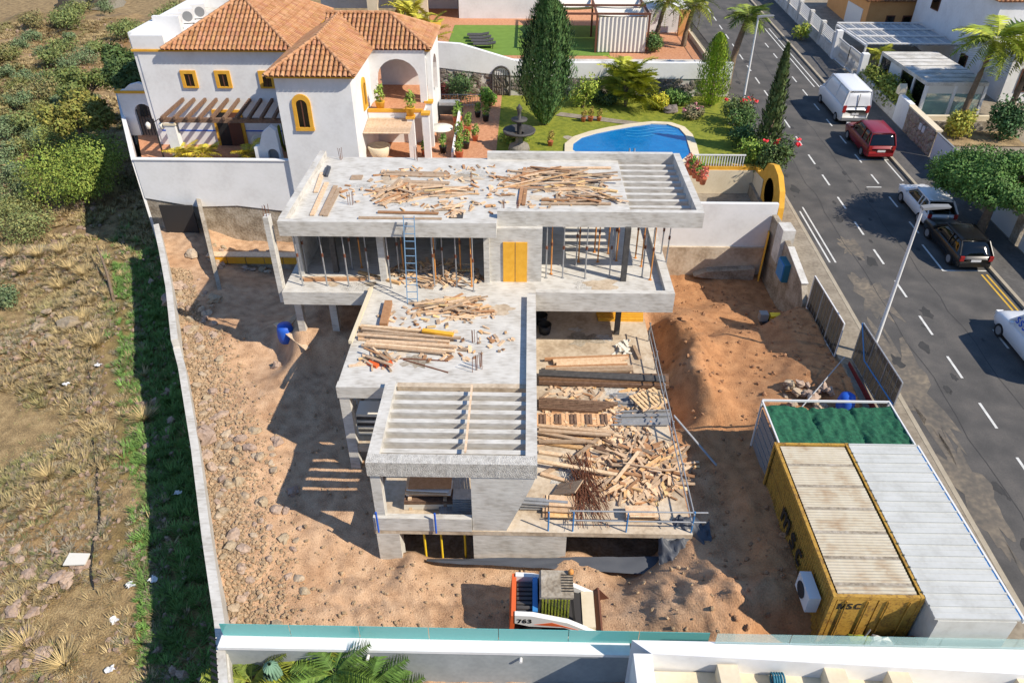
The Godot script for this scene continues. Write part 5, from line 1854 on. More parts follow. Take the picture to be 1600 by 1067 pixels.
func make_garden() -> void:
	rng.seed = 505
	var st := mb()
	bb(st, -1.95, 15.1, -1.0, 2.79, -57.0, -43.0)
	bb(st, -1.95, 8.2, -2.0, 2.79, -43.0, -41.0)
	structure("garden_bank", st, M.concrete_old)
	st = ground_sheet(-1.95, 15.1, -56.6, -43.1, 0.6, func(x, z): return 2.8 + 0.02 * n_b.get_noise_2d(x, z))
	structure("lawn", st, M.grass)
	st = mb()
	bb(st, -1.95, 8.2, 2.6, 2.8, -43.1, -41.0)
	structure("lawn_edge", st, M.grass)
	st = mb()
	quad(st, v(2.0, 2.83, -52.0), v(2.4, 2.83, -52.7), v(8.2, 2.83, -50.6), v(7.8, 2.83, -49.9))
	structure("garden_path", st, M.pavement)
	# kidney pool with pale coping
	var pts := []
	var raw := [[2.9, -45.2], [3.0, -46.4], [3.6, -47.5], [4.6, -48.3], [5.8, -49.0], [7.2, -49.7], [8.5, -50.2], [9.6, -50.1], [10.3, -49.3], [10.5, -48.0], [10.4, -46.4], [10.3, -44.8], [9.5, -43.6], [7.0, -43.4], [4.8, -43.5], [3.5, -44.0]]
	for q in raw:
		pts.append(Vector2(q[0], q[1]))
	var pool := thing("swimming_pool", "blue curved swimming pool with pale coping in the garden", "pool")
	var ctr := Vector2(7.0, -46.6)
	st = mb()
	for i in pts.size():
		var a: Vector2 = pts[i]
		var b: Vector2 = pts[(i + 1) % pts.size()]
		var a2 := a + (a - ctr).normalized() * 0.55
		var b2 := b + (b - ctr).normalized() * 0.55
		for yy in [[a, b, a2, b2]]:
			quad(st, v(a.x, 2.93, a.y), v(b.x, 2.93, b.y), v(b2.x, 2.91, b2.y), v(a2.x, 2.91, a2.y))
			quad(st, v(a2.x, 2.91, a2.y), v(b2.x, 2.91, b2.y), v(b2.x, 2.7, b2.y), v(a2.x, 2.7, a2.y))
			quad(st, v(a.x, 2.93, a.y), v(b.x, 2.93, b.y), v(b.x, 2.8, b.y), v(a.x, 2.8, a.y))
	part(pool, "coping", st, M.cream)
	mat("water", [c8(10, 104, 168), c8(18, 120, 184)], 4.0, 0.06, {"f": 0.01})
	M.water.normal_enabled = true
	var wn := noise_img(3, 0.03, 256, 3)
	wn.convert(Image.FORMAT_RGB8)
	wn.bump_map_to_normal_map(0.6)
	M.water.normal_texture = ImageTexture.create_from_image(wn)
	st = mb()
	slab(st, pts, v(0, 2.86, 0), Vector3.RIGHT, v(0, 0, 1), v(0, -0.03, 0))
	part(pool, "water", st, M.water)
	mat("pool_step", [c8(48, 138, 196), c8(70, 156, 208)], 2.0, 0.1)
	for k in 3:
		st = mb()
		var ring := []
		for i in 11:
			var f := i / 10.0
			ring.append(v(6.6 + f * 3.4, 2.868 + 0.002 * k, -49.1 + 0.55 * k + sin(f * TAU) * 0.22 - f * 0.35))
		for i in 10:
			quad(st, ring[i], ring[i + 1], ring[i + 1] + v(0, 0, 0.12), ring[i] + v(0, 0, 0.12))
		part(pool, "step_edge", st, M.pool_step)
	for x in [6.3, 6.6]:
		st = mb()
		tube(st, [v(x, 2.8, -44.2), v(x, 3.5, -44.0), v(x, 3.6, -43.75), v(x, 3.4, -43.5), v(x, 2.9, -43.4)], 0.025, 6)
		part(pool, "handrail", st, M.steel)
	# fountain
	var f := thing("garden_fountain", "dark stone fountain with two basins on the lawn", "fountain", v(-0.5, 2.8, -45.6))
	st = mb()
	lathe(st, [Vector2(0, 0), Vector2(0.7, 0), Vector2(0.6, 0.3), Vector2(0.25, 0.4), Vector2(0.2, 0.8), Vector2(0.2, 0.9)], 14)
	part(f, "plinth", st, M.stone)
	st = mb()
	lathe(st, [Vector2(0.2, 0.85), Vector2(1.0, 1.1), Vector2(1.05, 1.25), Vector2(0.95, 1.25), Vector2(0.3, 1.05)], 16)
	part(f, "lower_basin", st, M.steel_dark)
	st = mb()
	lathe(st, [Vector2(0.15, 1.0), Vector2(0.15, 1.7), Vector2(0.5, 1.85), Vector2(0.52, 1.95), Vector2(0.1, 1.9), Vector2(0.12, 2.4), Vector2(0.2, 2.6), Vector2(0, 2.9)], 12)
	part(f, "upper_basin", st, M.steel_dark)
	conifer("cypress_tree", "large dense dark green conifer on the lawn", v(1.2, 2.8, -50.2), 7.9, 2.3, lc(0.055, 0.11, 0.035), 17000, 0.13, 0.36, 0.42)
	conifer("clipped_conifer", "bright green clipped cone tree at the garden corner", v(13.4, 2.8, -54.5), 4.9, 1.5, lc(0.17, 0.25, 0.02), 7000, 0.09, 0.5, 0.25)
	conifer("araucaria_tree", "slender dark conifer beside the street hedge", v(15.1, 2.0, -45.2), 7.2, 1.05, lc(0.06, 0.09, 0.03), 2600, 0.17, 0.75, 0.3)
	var ap := thing("bushy_palm", "bushy yellow green palm clump against the stone wall", "palm", v(7.2, 2.8, -54.2))
	var fm := [frond_mesh(2.6, 0.7, 0.75, lc(0.26, 0.27, 0.03), 34, 5), frond_mesh(2.1, 0.9, 0.7, lc(0.2, 0.23, 0.03), 30, 6)]
	for k in 60:
		var o := part(ap, "frond", fm[k % 2], M.leaf)
		var a := rng.randf() * TAU
		o.transform = Transform3D(Basis(Vector3.UP, a) * Basis(Vector3.RIGHT, -rng.randf_range(0.3, 1.3)), v(cos(a) * 0.5, rng.randf_range(0.2, 2.2), sin(a) * 0.5))
	for k in 5:
		st = mb()
		tube(st, [v(0, 0, 0), v(rng.randf_range(-.5, .5), 2.2, rng.randf_range(-.5, .5))], [0.1, 0.07], 6, false)
		part(ap, "stem", st, M.bark)
	var G := "shrubs along the garden edge"
	for q in [["red flowering shrub beside the street lamp", 14.3, -50.6, 1.2, 1.2, lc(.07, .1, .03), lc(.5, .04, .05)], ["mixed dark shrub beside the pavement edge", 14.2, -48.6, 1.0, 1.0, lc(.06, .11, .03), null], ["round bright green bush by the white railing", 13.9, -43.9, 1.0, 0.9, lc(.13, .2, .03), null], ["dark green bush behind the round bush", 13.9, -46.2, 1.1, 1.0, lc(.05, .1, .03), null], ["pink grey shrub on the lawn by the pool", 11.6, -51.5, 0.8, 0.6, lc(.14, .13, .08), lc(.3, .12, .16)], ["yellow round bush beside a dark boulder", 9.6, -53.6, 0.8, 0.7, lc(.34, .32, .03), null], ["low dark shrub under the bushy palm", 6.0, -54.8, 1.0, 0.6, lc(.05, .08, .03), null], ["banana like bright shrub beside the dark conifer", 4.0, -53.8, 1.1, 1.3, lc(.2, .26, .04), null], ["red leaved shrub by the stone wall", -6.8, -55.6, 0.9, 0.8, lc(.13, .03, .03), null], ["dark green shrub by the stone wall", -5.0, -55.4, 1.5, 1.3, lc(.04, .08, .025), null], ["cut low hedge at the lawn corner", -1.0, -46.8, 1.2, 0.6, lc(.13, .19, .03), null], ["lush green shrub by the iron gate", -2.9, -54.3, 0.7, 0.8, lc(.1, .2, .03), null], ["light green shrub at the wall corner", 11.0, -54.6, 1.0, 0.8, lc(.1, .18, .04), null], ["small dark shrub in the wall bed", 5.2, -55.2, .7, .6, lc(.04, .08, .03), null]]:
		shrub("garden_shrub", q[0], v(q[1], 2.75, q[2]), v(q[3], q[4], q[3]), q[5], 900, 0.12, G, q[6])
	shrub("oleander_bush", "tall red flowering bush on the pavement edge", v(15.0, 1.9, -43.2), v(1.15, 1.7, 1.2), lc(.06, .1, .03), 1800, 0.12, "", lc(.55, .02, .04))
	var bs := single("dark_boulder", "dark boulder on the lawn below the yellow bush", "boulder", rocks[2], M.stone, v(10.3, 3.0, -52.9))
	bs.scale = Vector3.ONE * 1.1
	# pots and flowers
	for q in [[-4.0, -48.5, 1.1], [-3.4, -47.0, 0.9], [-4.8, -50.0, 1.3], [-3.9, -45.6, 1.0], [-4.2, -44.0, 1.1], [-5.3, -44.9, 1.0], [-2.9, -50.8, 1.0], [-6.4, -44.4, .9], [-4.4, -46.4, 1.2], [-3.5, -51.6, .9]]:
		pot_plant("dark potted plant standing on the terracotta patio", v(q[0], 2.8, q[1]), q[2], lc(.1, .17, .03), M.black if int(q[0] * 10) % 2 else M.pot)
	for q in [[1.5, -46.2, .8], [4.4, -50.9, .8], [5.0, -51.0, .7], [3.9, -50.8, .7]]:
		pot_plant("small terracotta pot with plants on the lawn", v(q[0], 2.8, q[1]), q[2], lc(.2, .16, .04), M.pot, "pots on the lawn")
	for q in [[-8.9, -44.4], [-7.0, -43.7]]:
		pot_plant("yellow pot with green plant on the balcony pillar", v(q[0], 5.66 if q[0] < -8 else 5.54, q[1]), 1.2, lc(.16, .22, .04), M.yellow_trim, "pots on the balcony")
	for k in 5:
		pot_plant("flower pot on the white wall top beside the pool", v(9.6 + 0.14 * k, 2.85, -42.0 + k * 0.45), 0.9, lc(.1, .2, .03) if k % 2 else lc(.4, .1, .08), M.pot, "pots beside the pool wall")
	var tb := thing("patio_table", "white clothed table on a stone drum by the balcony pillars", "table", v(-5.6, 2.8, -46.8))
	st = mb()
	lathe(st, [Vector2(0, 0.95), Vector2(0.8, 0.95), Vector2(0.82, 0.88), Vector2(0, 0.86)], 16)
	part(tb, "table_top", st, M.cloth)
	st = mb()
	lathe(st, [Vector2(0.35, 0), Vector2(0.28, 0.4), Vector2(0.35, 0.86)], 12)
	part(tb, "pedestal", st, M.cream)
	var urn := thing("stone_urn", "large pale stone urn under the balcony canopy", "urn", v(-8.9, 2.8, -42.8))
	st = mb()
	lathe(st, [Vector2(0, 0), Vector2(0.35, 0), Vector2(0.2, 0.25), Vector2(0.5, 0.6), Vector2(0.7, 1.2), Vector2(0.62, 1.25), Vector2(0.4, 0.7), Vector2(0, 0.5)], 14)
	part(urn, "bowl", st, M.cream)
	var ga := thing("barbecue_corner", "black barbecue between low white rails on the patio", "barbecue", v(-5.4, 2.8, -51.0))
	st = mb()
	bb(st, -0.9, 0.9, 0.5, 1.1, -0.4, 0.4)
	part(ga, "grill_body", st, M.black)
	st = mb()
	bb(st, -0.7, 0.7, 1.1, 1.3, -0.35, 0.35)
	part(ga, "lid", st, M.steel)
	for x in [-0.8, 0.8]:
		st = mb()
		bb(st, x - 0.05, x + 0.05, 0, 0.5, -.3, .3)
		part(ga, "leg", st, M.dark)
	var rl := thing("patio_railing", "pale metal railing around the sunken patio corner", "railing")
	for y in [3.0, 3.75]:
		st = mb()
		tube(st, [v(-7.4, y, -53.6), v(-3.4, y, -53.6)], 0.025, 5)
		part(rl, "rail", st, M.steel)
	for k in 21:
		st = mb()
		tube(st, [v(-7.4 + k * 0.2, 2.8, -53.6), v(-7.4 + k * 0.2, 3.75, -53.6)], 0.015, 4)
		part(rl, "baluster", st, M.steel)
	var hw := thing("patio_half_wall", "narrow white sloping half wall on the patio", "wall")
	st = mb()
	slab(st, [Vector2(-50.6, 0), Vector2(-44.0, 0), Vector2(-44.0, .35), Vector2(-50.6, 1.1)], v(-4.7, 2.8, 0), v(0, 0, 1), Vector3.UP, v(.12, 0, 0))
	part(hw, "wall_body", st, M.white_wall)
	# ---- rear wall of the garden, white above fieldstone
	var gw := thing("fieldstone_garden_wall", "white wall on a grey fieldstone base behind the lawn", "wall")
	st = mb()
	slab(st, [Vector2(-8.2, 5.0), Vector2(-8.2, 6.7), Vector2(-5.0, 6.5), Vector2(-1.0, 5.35), Vector2(3, 5.2), Vector2(15.2, 5.25), Vector2(15.2, 4.1), Vector2(3, 4.1), Vector2(-2.2, 4.3)], v(0, 0, -57.0), Vector3.RIGHT, Vector3.UP, v(0, 0, 0.4))
	part(gw, "rendered_wall", st, M.white_wall)
	st = mb()
	slab(st, [Vector2(-8.2, 2.6), Vector2(15.2, 2.6), Vector2(15.2, 4.12), Vector2(3, 4.12), Vector2(-2.2, 4.32), Vector2(-8.2, 5.02)], v(0, 0, -56.98), Vector3.RIGHT, Vector3.UP, v(0, 0, 0.3))
	part(gw, "mortar_bed", st, M.concrete)
	for k in 300:
		var x := rng.randf_range(-8.1, 15.0)
		var top: float = lerpf(4.9, 4.1, clampf((x + 8.2) / 8.0, 0, 1))
		var o := part(gw, "stone", rocks[k % 6], M.stone)
		var s := rng.randf_range(0.45, 0.8)
		o.transform = Transform3D(Basis(v(0, 0, 1), rng.randf() * 6).scaled(v(s, s * 0.8, 0.25)), v(x, rng.randf_range(2.9, top - 0.1), -56.68))
	var ig := thing("iron_gate", "dark arched iron gate in the garden wall", "gate", v(-2.0, 2.8, -56.5))
	st = mb()
	var ao := arch_outline(1.3, 1.5)
	for i in ao.size() - 1:
		tube(st, [v(ao[i].x, ao[i].y, 0), v(ao[i + 1].x, ao[i + 1].y, 0)], 0.07, 6)
	part(ig, "arch_frame", st, M.steel_dark)
	for k in 7:
		st = mb()
		tube(st, [v(-0.5 + k * 0.17, 0, 0), v(-0.5 + k * 0.17, 1.9, 0)], 0.02, 5)
		part(ig, "bar", st, M.black)
	# ---- white railing and yellow court at the street corner
	var rw := thing("white_railing", "low white baluster railing on the yellow court wall", "railing")
	for k in 19:
		st = mb()
		bb(st, 10.2 + k * 0.16, 10.25 + k * 0.16, 2.85, 3.5, -42.98, -42.93)
		part(rw, "baluster", st, M.white)
	st = mb()
	bb(st, 10.1, 13.2, 3.5, 3.56, -43.0, -42.9)
	part(rw, "rail", st, M.white)
	var yc := thing("yellow_court", "cream walled court with yellow coping beside the street", "wall")
	st = mb()
	bb(st, 8.6, 13.85, -0.5, 2.6, -42.99, -42.84)
	part(yc, "rear_wall", st, M.cream)
	st = mb()
	bb(st, 8.2, 8.6, -1.0, 2.9, -43.0, -37.5)
	part(yc, "side_wall", st, M.white_wall)
	st = mb()
	bb(st, 8.6, 13.8, -0.6, 1.1, -42.84, -37.5)
	part(yc, "floor", st, M.pavement)
	st = mb()
	bb(st, 9.2, 14.0, 2.6, 2.82, -43.35, -42.9)
	part(yc, "coping", st, M.yellow_trim)
	# scrolled street wall with a round window
	var poly := []
	for q in [[-43.2, 0.4], [-43.2, 2.9], [-42.2, 2.8], [-41.4, 3.2], [-40.8, 3.9], [-39.8, 4.2], [-38.8, 4.0], [-38.0, 3.4], [-37.6, 2.6], [-37.4, 0.4]]:
		poly.append(Vector2(q[0], q[1]))
	var circ := []
	for k in 25:
		var a := -PI / 2 + TAU * k / 24.0
		circ.append(Vector2(-39.7 + cos(a) * 0.85, 2.55 + sin(a) * 0.85))
	var full := poly.duplicate()
	full.append(Vector2(-39.69, 0.4))
	circ.reverse()
	full.append_array([Vector2(-39.69, 1.7)] + circ.slice(1, 24) + [Vector2(-39.71, 1.7), Vector2(-39.71, 0.4)])
	st = mb()
	slab(st, full, v(13.9, 0, 0), v(0, 0, 1), Vector3.UP, v(0.3, 0, 0))
	part(yc, "scrolled_wall", st, M.yellow_trim)
	st = mb()
	slab(st, [Vector2(-43.0, 0.4), Vector2(-43.0, 2.6), Vector2(-41.0, 2.8), Vector2(-40.8, 0.4)], v(13.86, 0, 0), v(0, 0, 1), Vector3.UP, v(0.03, 0, 0))
	part(yc, "cream_panel", st, M.cream)
	for k in 7:
		st = mb()
		var y := 1.85 + k * 0.23
		var hw2 := sqrt(maxf(0.0, 0.72 - pow(y - 2.55, 2)))
		beam(st, v(14.05, y, -39.7 - hw2), v(14.05, y, -39.7 + hw2), 0.03, 0.03)
		part(yc, "window_bar", st, M.black)
# body lofted through stations along z (front is -z): [z, y_low, y_top, half_width]
func loft(st: SurfaceTool, stations: Array, prof: Callable) -> void:
	st.set_smooth_group(2)
	var rings := []
	for s in stations:
		rings.append(prof.call(s))
	for i in rings.size() - 1:
		for k in rings[i].size() - 1:
			quad(st, rings[i][k], rings[i][k + 1], rings[i + 1][k + 1], rings[i + 1][k])
	for e in [0, rings.size() - 1]:
		var r: Array = rings[e]
		for k in range(1, r.size() - 1):
			tri(st, r[0], r[k], r[k + 1])
	st.set_smooth_group(-1)
func body_ring(s: Array) -> Array:
	var z: float = s[0]; var a: float = s[1]; var b: float = s[2]; var w: float = s[3]
	var half := [v(w * 0.86, a, z), v(w * 0.97, a + 0.1, z), v(w, lerpf(a, b, .5), z), v(w * 0.98, b - 0.1, z), v(w * 0.9, b - 0.02, z), v(w * 0.6, b + 0.02, z)]
	var out := half.duplicate()
	for k in range(half.size() - 1, -1, -1):
		out.append(v(-half[k].x, half[k].y, z))
	return out
func cabin_ring(s: Array) -> Array:
	var z: float = s[0]; var a: float = s[1]; var b: float = s[2]; var w: float = s[3]
	var half := [v(w, a, z), v(lerpf(w, w * 0.84, .5), lerpf(a, b, .55), z), v(w * 0.82, b - 0.05, z), v(w * 0.72, b, z), v(w * .4, b + .02, z)]
	var out := half.duplicate()
	for k in range(half.size() - 1, -1, -1):
		out.append(v(-half[k].x, half[k].y, z))
	return out
func car(called: String, label: String, category: String, p: Vector3, o: Dictionary) -> Node3D:
	var t := thing(called, label, category, p)
	t.rotation = Vector3(0.05, 0, 0)
	var L: float = o.len / 2
	var W: float = o.w / 2
	var belt: float = o.belt
	var roof: float = o.roof
	var hood: float = o.hood
	var paint := StandardMaterial3D.new()
	paint.albedo_color = o.col
	paint.roughness = 0.25
	paint.clearcoat_enabled = true
	paint.clearcoat = 0.6
	var st := mb()
	var c0: float = o.cab0   # cabin rear foot
	var c1: float = o.cab1   # windscreen foot
	loft(st, [[L, 0.42, belt * 0.8, W * .86], [L - 0.06, 0.3, belt - 0.05, W * .95], [L - .3, 0.22, belt, W], [c1 + .2, 0.2, belt, W], [c1 - .1, 0.2, hood + .04, W], [-L + .35, 0.24, hood - .06, W * .97], [-L + .08, 0.3, hood - .2, W * .88], [-L, 0.4, hood - .32, W * .76]], body_ring)
	var body := part(t, "body", st, paint)
	st = mb()
	var rs: float = o.rear_slope
	var fs: float = o.front_slope
	loft(st, [[c0, belt - .02, belt + .01, W * .93], [c0 - rs * .5, belt - .02, lerpf(belt, roof, .55), W * .93], [c0 - rs, belt - .02, roof - .05, W * .93], [c0 - rs - .25, belt - .02, roof - .02, W * .93], [c1 + fs, belt - .02, roof - .02, W * .93], [c1 + fs * .5, belt - .02, lerpf(belt, roof, .55), W * .93], [c1, belt - .03, belt + .01, W * .9]], cabin_ring)
	part(t, "windows", st, paint if o.get("panel_van", false) else M.dark_glass)
	# roof skin and pillars over the glass
	st = mb()
	loft(st, [[c0 - rs + .02, roof - .06, roof + .0, W * .8], [c0 - rs - .2, roof - .05, roof + .03, W * .8], [c1 + fs + .1, roof - .05, roof + .03, W * .8], [c1 + fs - .06, roof - .07, roof - .01, W * .78]], body_ring)
	part(t, "roof", st, paint)
	for s in [-1.0, 1.0]:
		for q in [[c0 - .02, c0 - rs], [c1 + .03, c1 + fs], [lerpf(c0 - rs, c1 + fs, .48), lerpf(c0 - rs, c1 + fs, .48)], [c0 - rs * 1.6 - .15, c0 - rs * 1.6 - .1]]:
			st = mb()
			beam(st, v(s * W * .935, belt - .02, q[0]), v(s * W * .775, roof - .03, q[1]), 0.05, 0.1)
			part(t, "pillar", st, paint)
	if o.get("panel_van", false):
		st = mb()
		for s in [-1.0, 1.0]:
			slab(st, [Vector2(c1 + .12, belt + .03), Vector2(c1 + fs + .08, roof - .22), Vector2(c1 + fs + .75, roof - .22), Vector2(c1 + fs + .75, belt + .03)], v(s * W * .945, 0, 0), v(0, 0, 1), v(-s * 0.13, 1, 0), v(s * .012, 0, 0))
		slab(st, [Vector2(-W * .8, 0), Vector2(W * .8, 0), Vector2(W * .68, 1), Vector2(-W * .68, 1)], v(0, belt + .02, c1 - .01), Vector3.RIGHT, v(0, (roof - belt) * .88, fs * .9), v(0, .012, -.012))
		part(t, "cab_windows", st, M.dark_glass)
		st = mb()
		bb(st, -.012, .012, .55, roof - .15, L - .02, L + .015)
		part(t, "rear_door_gap", st, M.dark)
	for s in [-1.0, 1.0]:
		st = mb()
		box(st, v(s * W * .82, belt * .86, L - .02), v(W * .22, .26 if not o.get("panel_van", false) else .5, .08))
		part(t, "tail_light", st, M.red)
		st = mb()
		box(st, v(s * W * .68, hood - .26, -L + .07), v(W * .34, .14, .14))
		part(t, "headlight", st, M.white)
		st = mb()
		box(st, v(s * (W + .08), belt + .08, c1 + .35), v(.18, .14, .1))
		part(t, "mirror", st, paint)
		for z in [o.wb / 2 + o.get("wz", 0.0), -o.wb / 2 + o.get("wz", 0.0)]:
			st = mb()
			tube(st, [v(s * (W - .2), .31, z), v(s * (W + .012), .31, z)], .31, 18)
			var wh := part(t, "wheel", st, M.tyre)
			st = mb()
			tube(st, [v(s * (W - .1), .31, z), v(s * (W + .02), .31, z)], .2, 14)
			part(wh, "rim", st, M.grey)
	st = mb()
	box(st, v(0, .45, L + .01), v(W * 1.75, .2, .1))
	part(t, "rear_bumper", st, M.grey if o.get("panel_van", false) else paint)
	st = mb()
	box(st, v(0, .68 if not o.get("panel_van", false) else .8, L + .005), v(.5, .11, .04))
	part(t, "number_plate", st, M.white)
	return t
func street_lamp(label: String, p: Vector3, h: float) -> void:
	var t := thing("street_lamp", label, "street lamp", p)
	var st := mb()
	tube(st, [v(0, 0, 0), v(0, 0.4, 0)], 0.14, 8)
	part(t, "base", st, M.steel)
	st = mb()
	tube(st, [v(0, 0.3, 0), v(0, h, 0)], [0.09, 0.055], 8)
	part(t, "pole", st, M.white)
	st = mb()
	slab(st, [Vector2(0, 0), Vector2(0.35, 0.04), Vector2(1.0, 0.1), Vector2(1.05, 0.16), Vector2(0.4, 0.16), Vector2(0, 0.1)], v(-0.05, h - 0.05, -.14), Vector3.RIGHT, Vector3.UP, v(0, 0, .28))
	part(t, "lantern", st, M.clear_glass if false else M.grey)

func make_street() -> void:
	rng.seed = 707
	var small := {"len": 4.15, "w": 1.74, "belt": .92, "roof": 1.44, "hood": .9, "cab0": 2.0, "cab1": -.95, "rear_slope": .55, "front_slope": .8, "wb": 2.52, "wz": .05}
	small.col = c8(224, 226, 228)
	car("parked_car", "silver white hatchback parked beside the spreading tree", "car", v(22.92, road_y(-39.6), -39.6), small)
	var est := small.duplicate()
	est.merge({"len": 4.4, "w": 1.76, "roof": 1.48, "wb": 2.62, "cab0": 2.1, "col": c8(14, 15, 18)}, true)
	car("parked_car", "black hatchback parked under the spreading tree", "car", v(22.75, road_y(-35.4), -35.4), est)
	var mpv := small.duplicate()
	mpv.merge({"len": 4.5, "w": 1.82, "roof": 1.72, "belt": 1.02, "hood": 1.0, "wb": 2.68, "cab0": 2.15, "cab1": -1.1, "rear_slope": .3, "col": c8(132, 12, 22)}, true)
	car("parked_car", "dark red people carrier parked behind the white van", "car", v(22.85, road_y(-48.6), -48.6), mpv)
	var van := {"len": 5.4, "w": 2.0, "belt": 1.35, "roof": 2.4, "hood": 1.15, "cab0": 2.68, "cab1": -1.75, "rear_slope": .06, "front_slope": .75, "wb": 3.5, "wz": .1, "panel_van": true, "col": c8(226, 228, 230)}
	car("parked_van", "tall plain white panel van with two rear doors", "van", v(23.15, road_y(-55.0), -55.0), van)
	var cad := {"len": 4.5, "w": 1.8, "belt": 1.1, "roof": 1.95, "hood": 1.0, "cab0": 2.2, "cab1": -1.1, "rear_slope": .08, "front_slope": .7, "wb": 2.7, "panel_van": true, "col": c8(224, 228, 232)}
	var cv := car("parked_van", "white delivery van with blue lettering on its side", "van", v(22.35, road_y(-26.6), -26.6), cad)
	text(cv, "letter", "SSSMARTI", .42, M.blue, v(-.86, 1.42, 0.3), Basis(v(0, 0, 1), v(.13, 1, 0).normalized(), v(-1, .13, 0).normalized()))
	street_lamp("tall white street lamp beside the open site gate", v(15.2, road_y(-26.3) + .12, -26.3), 7.0)
	street_lamp("tall white street lamp beside the red flowering shrub", v(15.0, road_y(-51.8) + .12, -51.8), 7.2)
	palm("street_palm", "tall fan palm with rough trunk on the street corner", v(16.0, 2.6, -60.5), 5.3, v(0.7, 0, 0.3), 0.27, 24, 1.9, .6, .75, lc(.12, .17, .03))
	var t := broad_tree("spreading_tree", "broad dark green tree over the pavement beside the black car", v(25.0, 1.55, -37.2), 4.6, v(3.5, 1.7, 3.1), lc(.055, .12, .025), 30000, .1, 44)
	t.rotation.y = 0.4
	shrub("pavement_bush", "small yellow green bush on the far pavement", v(25.0, 3.2, -72.0), v(.8, .9, .8), lc(.2, .24, .03), 500, .13)

func make_across() -> void:
	rng.seed = 808
	var st := mb()
	sheet(st, 26.2, 110, 8, -140, .1)
	structure("yard_far_side", st, M.pavement)
	var Wm: Material = M.white_wall
	# street wall: sections from far to near
	var t := thing("slatted_street_wall", "long white street wall with slatted panels and pillars", "wall")
	st = mb()
	_wall(st, -110, -66.8, 26.3, .25, 1.0)
	part(t, "base_wall", st, M.white_dirty)
	for k in 12:
		var z := -67.2 - k * 3.5
		st = mb()
		_wall(st, z - .4, z, 26.25, .4, 2.1)
		part(t, "pillar", st, M.white_dirty)
		for j in 7:
			st = mb()
			beam(st, v(26.4, road_y(z) + 1.12 + j * .14, z - .4), v(26.4, road_y(z - 3.5) + 1.12 + j * .14, z - 3.5), .05, .08)
			part(t, "slat", st, M.white)
	t = thing("white_lattice_gate", "white ornamental double gate between white pillars", "gate")
	for z in [-66.6, -60.4]:
		st = mb()
		_wall(st, z - .5, z, 26.2, .5, 2.4)
		part(t, "pillar", st, Wm)
	for k in 2:
		st = mb()
		for j in 2:
			beam(st, v(26.4, road_y(-64) + .3 + j * 1.7, -66.5 + k * 2.75), v(26.4, road_y(-63) + .3 + j * 1.7, -63.85 + k * 2.75), .06, .1)
		part(t, "gate_leaf", st, M.white)
		for j in 12:
			for s in [-1, 1]:
				st = mb()
				var z := -66.4 + k * 2.75 + j * .21
				beam(st, v(26.4 + .02 * s, road_y(z) + .3, z + (.25 if s > 0 else 0)), v(26.4 + .02 * s, road_y(z) + 2.0, z + (.25 if s < 0 else 0)), .02, .04)
				part(t, "lattice_bar", st, M.white)
	t = thing("white_low_wall", "low white wall below the clipped hedge", "wall")
	st = mb()
	_wall(st, -60.2, -53.2, 26.3, .3, 1.0)
	part(t, "wall_body", st, M.white_dirty)
	st = mb()
	_wall(st, -53.2, -51.3, 26.3, .35, 1.9)
	part(t, "tall_panel", st, Wm)
	st = mb()
	slab(st, [Vector2(-53.6, 1.9), Vector2(-53.1, 1.9), Vector2(-53.1, 2.3), Vector2(-53.35, 2.6), Vector2(-53.6, 2.3)], v(26.2, 2.2, 0), v(0, 0, 1), Vector3.UP, v(.5, 0, 0))
	part(t, "pier_cap", st, M.cream)
	var hd := thing("clipped_hedge", "clipped rounded hedge above the low white wall", "hedge", v(27.0, 2.6, -57.3))
	st = mb()
	var blobs := []
	for k in 14:
		blobs.append([v(rng.randf_range(-.2, .2), .75 + rng.randf_range(-.2, .3), -3.2 + k * .5), v(.85, .95, .7)])
	leaves(st, blobs, 5200, .13, lc(.13, .16, .025))
	part(hd, "foliage", st, M.leaf)
	st = mb()
	for k in 9:
		tube(st, [v(0, -.4, -3 + k * .75), v(rng.randf_range(-.3, .3), .7, -3 + k * .75)], .04, 5, false)
	part(hd, "stems", st, M.bark)
	t = thing("fieldstone_wall", "brown fieldstone street wall with cream coping and house numbers", "wall")
	st = mb()
	_wall(st, -51.3, -46.9, 26.3, .3, 1.75)
	part(t, "mortar_bed", st, M.concrete_old)
	for k in 150:
		var z := rng.randf_range(-51.1, -47.1)
		var o := part(t, "stone", rocks[k % 6], M.rock)
		var s := rng.randf_range(.3, .6)
		o.transform = Transform3D(Basis(Vector3.RIGHT, rng.randf() * 6).scaled(v(.2, s, s)), v(26.29, road_y(z) + rng.randf_range(.15, 1.65), z))
	st = mb()
	beam(st, v(26.45, road_y(-51.3) + 1.8, -51.3), v(26.45, road_y(-46.9) + 1.8, -46.9), .45, .1)
	part(t, "coping", st, M.cream)
	for z in [-48.9, -48.4]:
		st = mb()
		bb(st, 26.17, 26.22, road_y(z) + 1.1, road_y(z) + 1.5, z - .17, z + .17)
		part(t, "number_plate", st, M.white)
	var gl := [[-46.8, -43.3, 1.7, "plain white sliding gate beside the fieldstone wall"], [-42.4, -41.4, 1.6, "narrow white gate leaf between cream pillars"], [-39.0, -36.2, 1.4, "white gate panel below the spreading tree"], [-35.6, -32.0, 1.4, "white gate panel past the spreading tree"]]
	for q in gl:
		var g := thing("white_gate", q[3], "gate")
		st = mb()
		_wall(st, q[0], q[1], 26.3, .08, q[2])
		part(g, "leaf", st, M.white)
		st = mb()
		beam(st, v(26.34, road_y(q[0]) + q[2] + .03, q[0]), v(26.34, road_y(q[1]) + q[2] + .03, q[1]), .12, .06)
		part(g, "top_rail", st, M.grey)
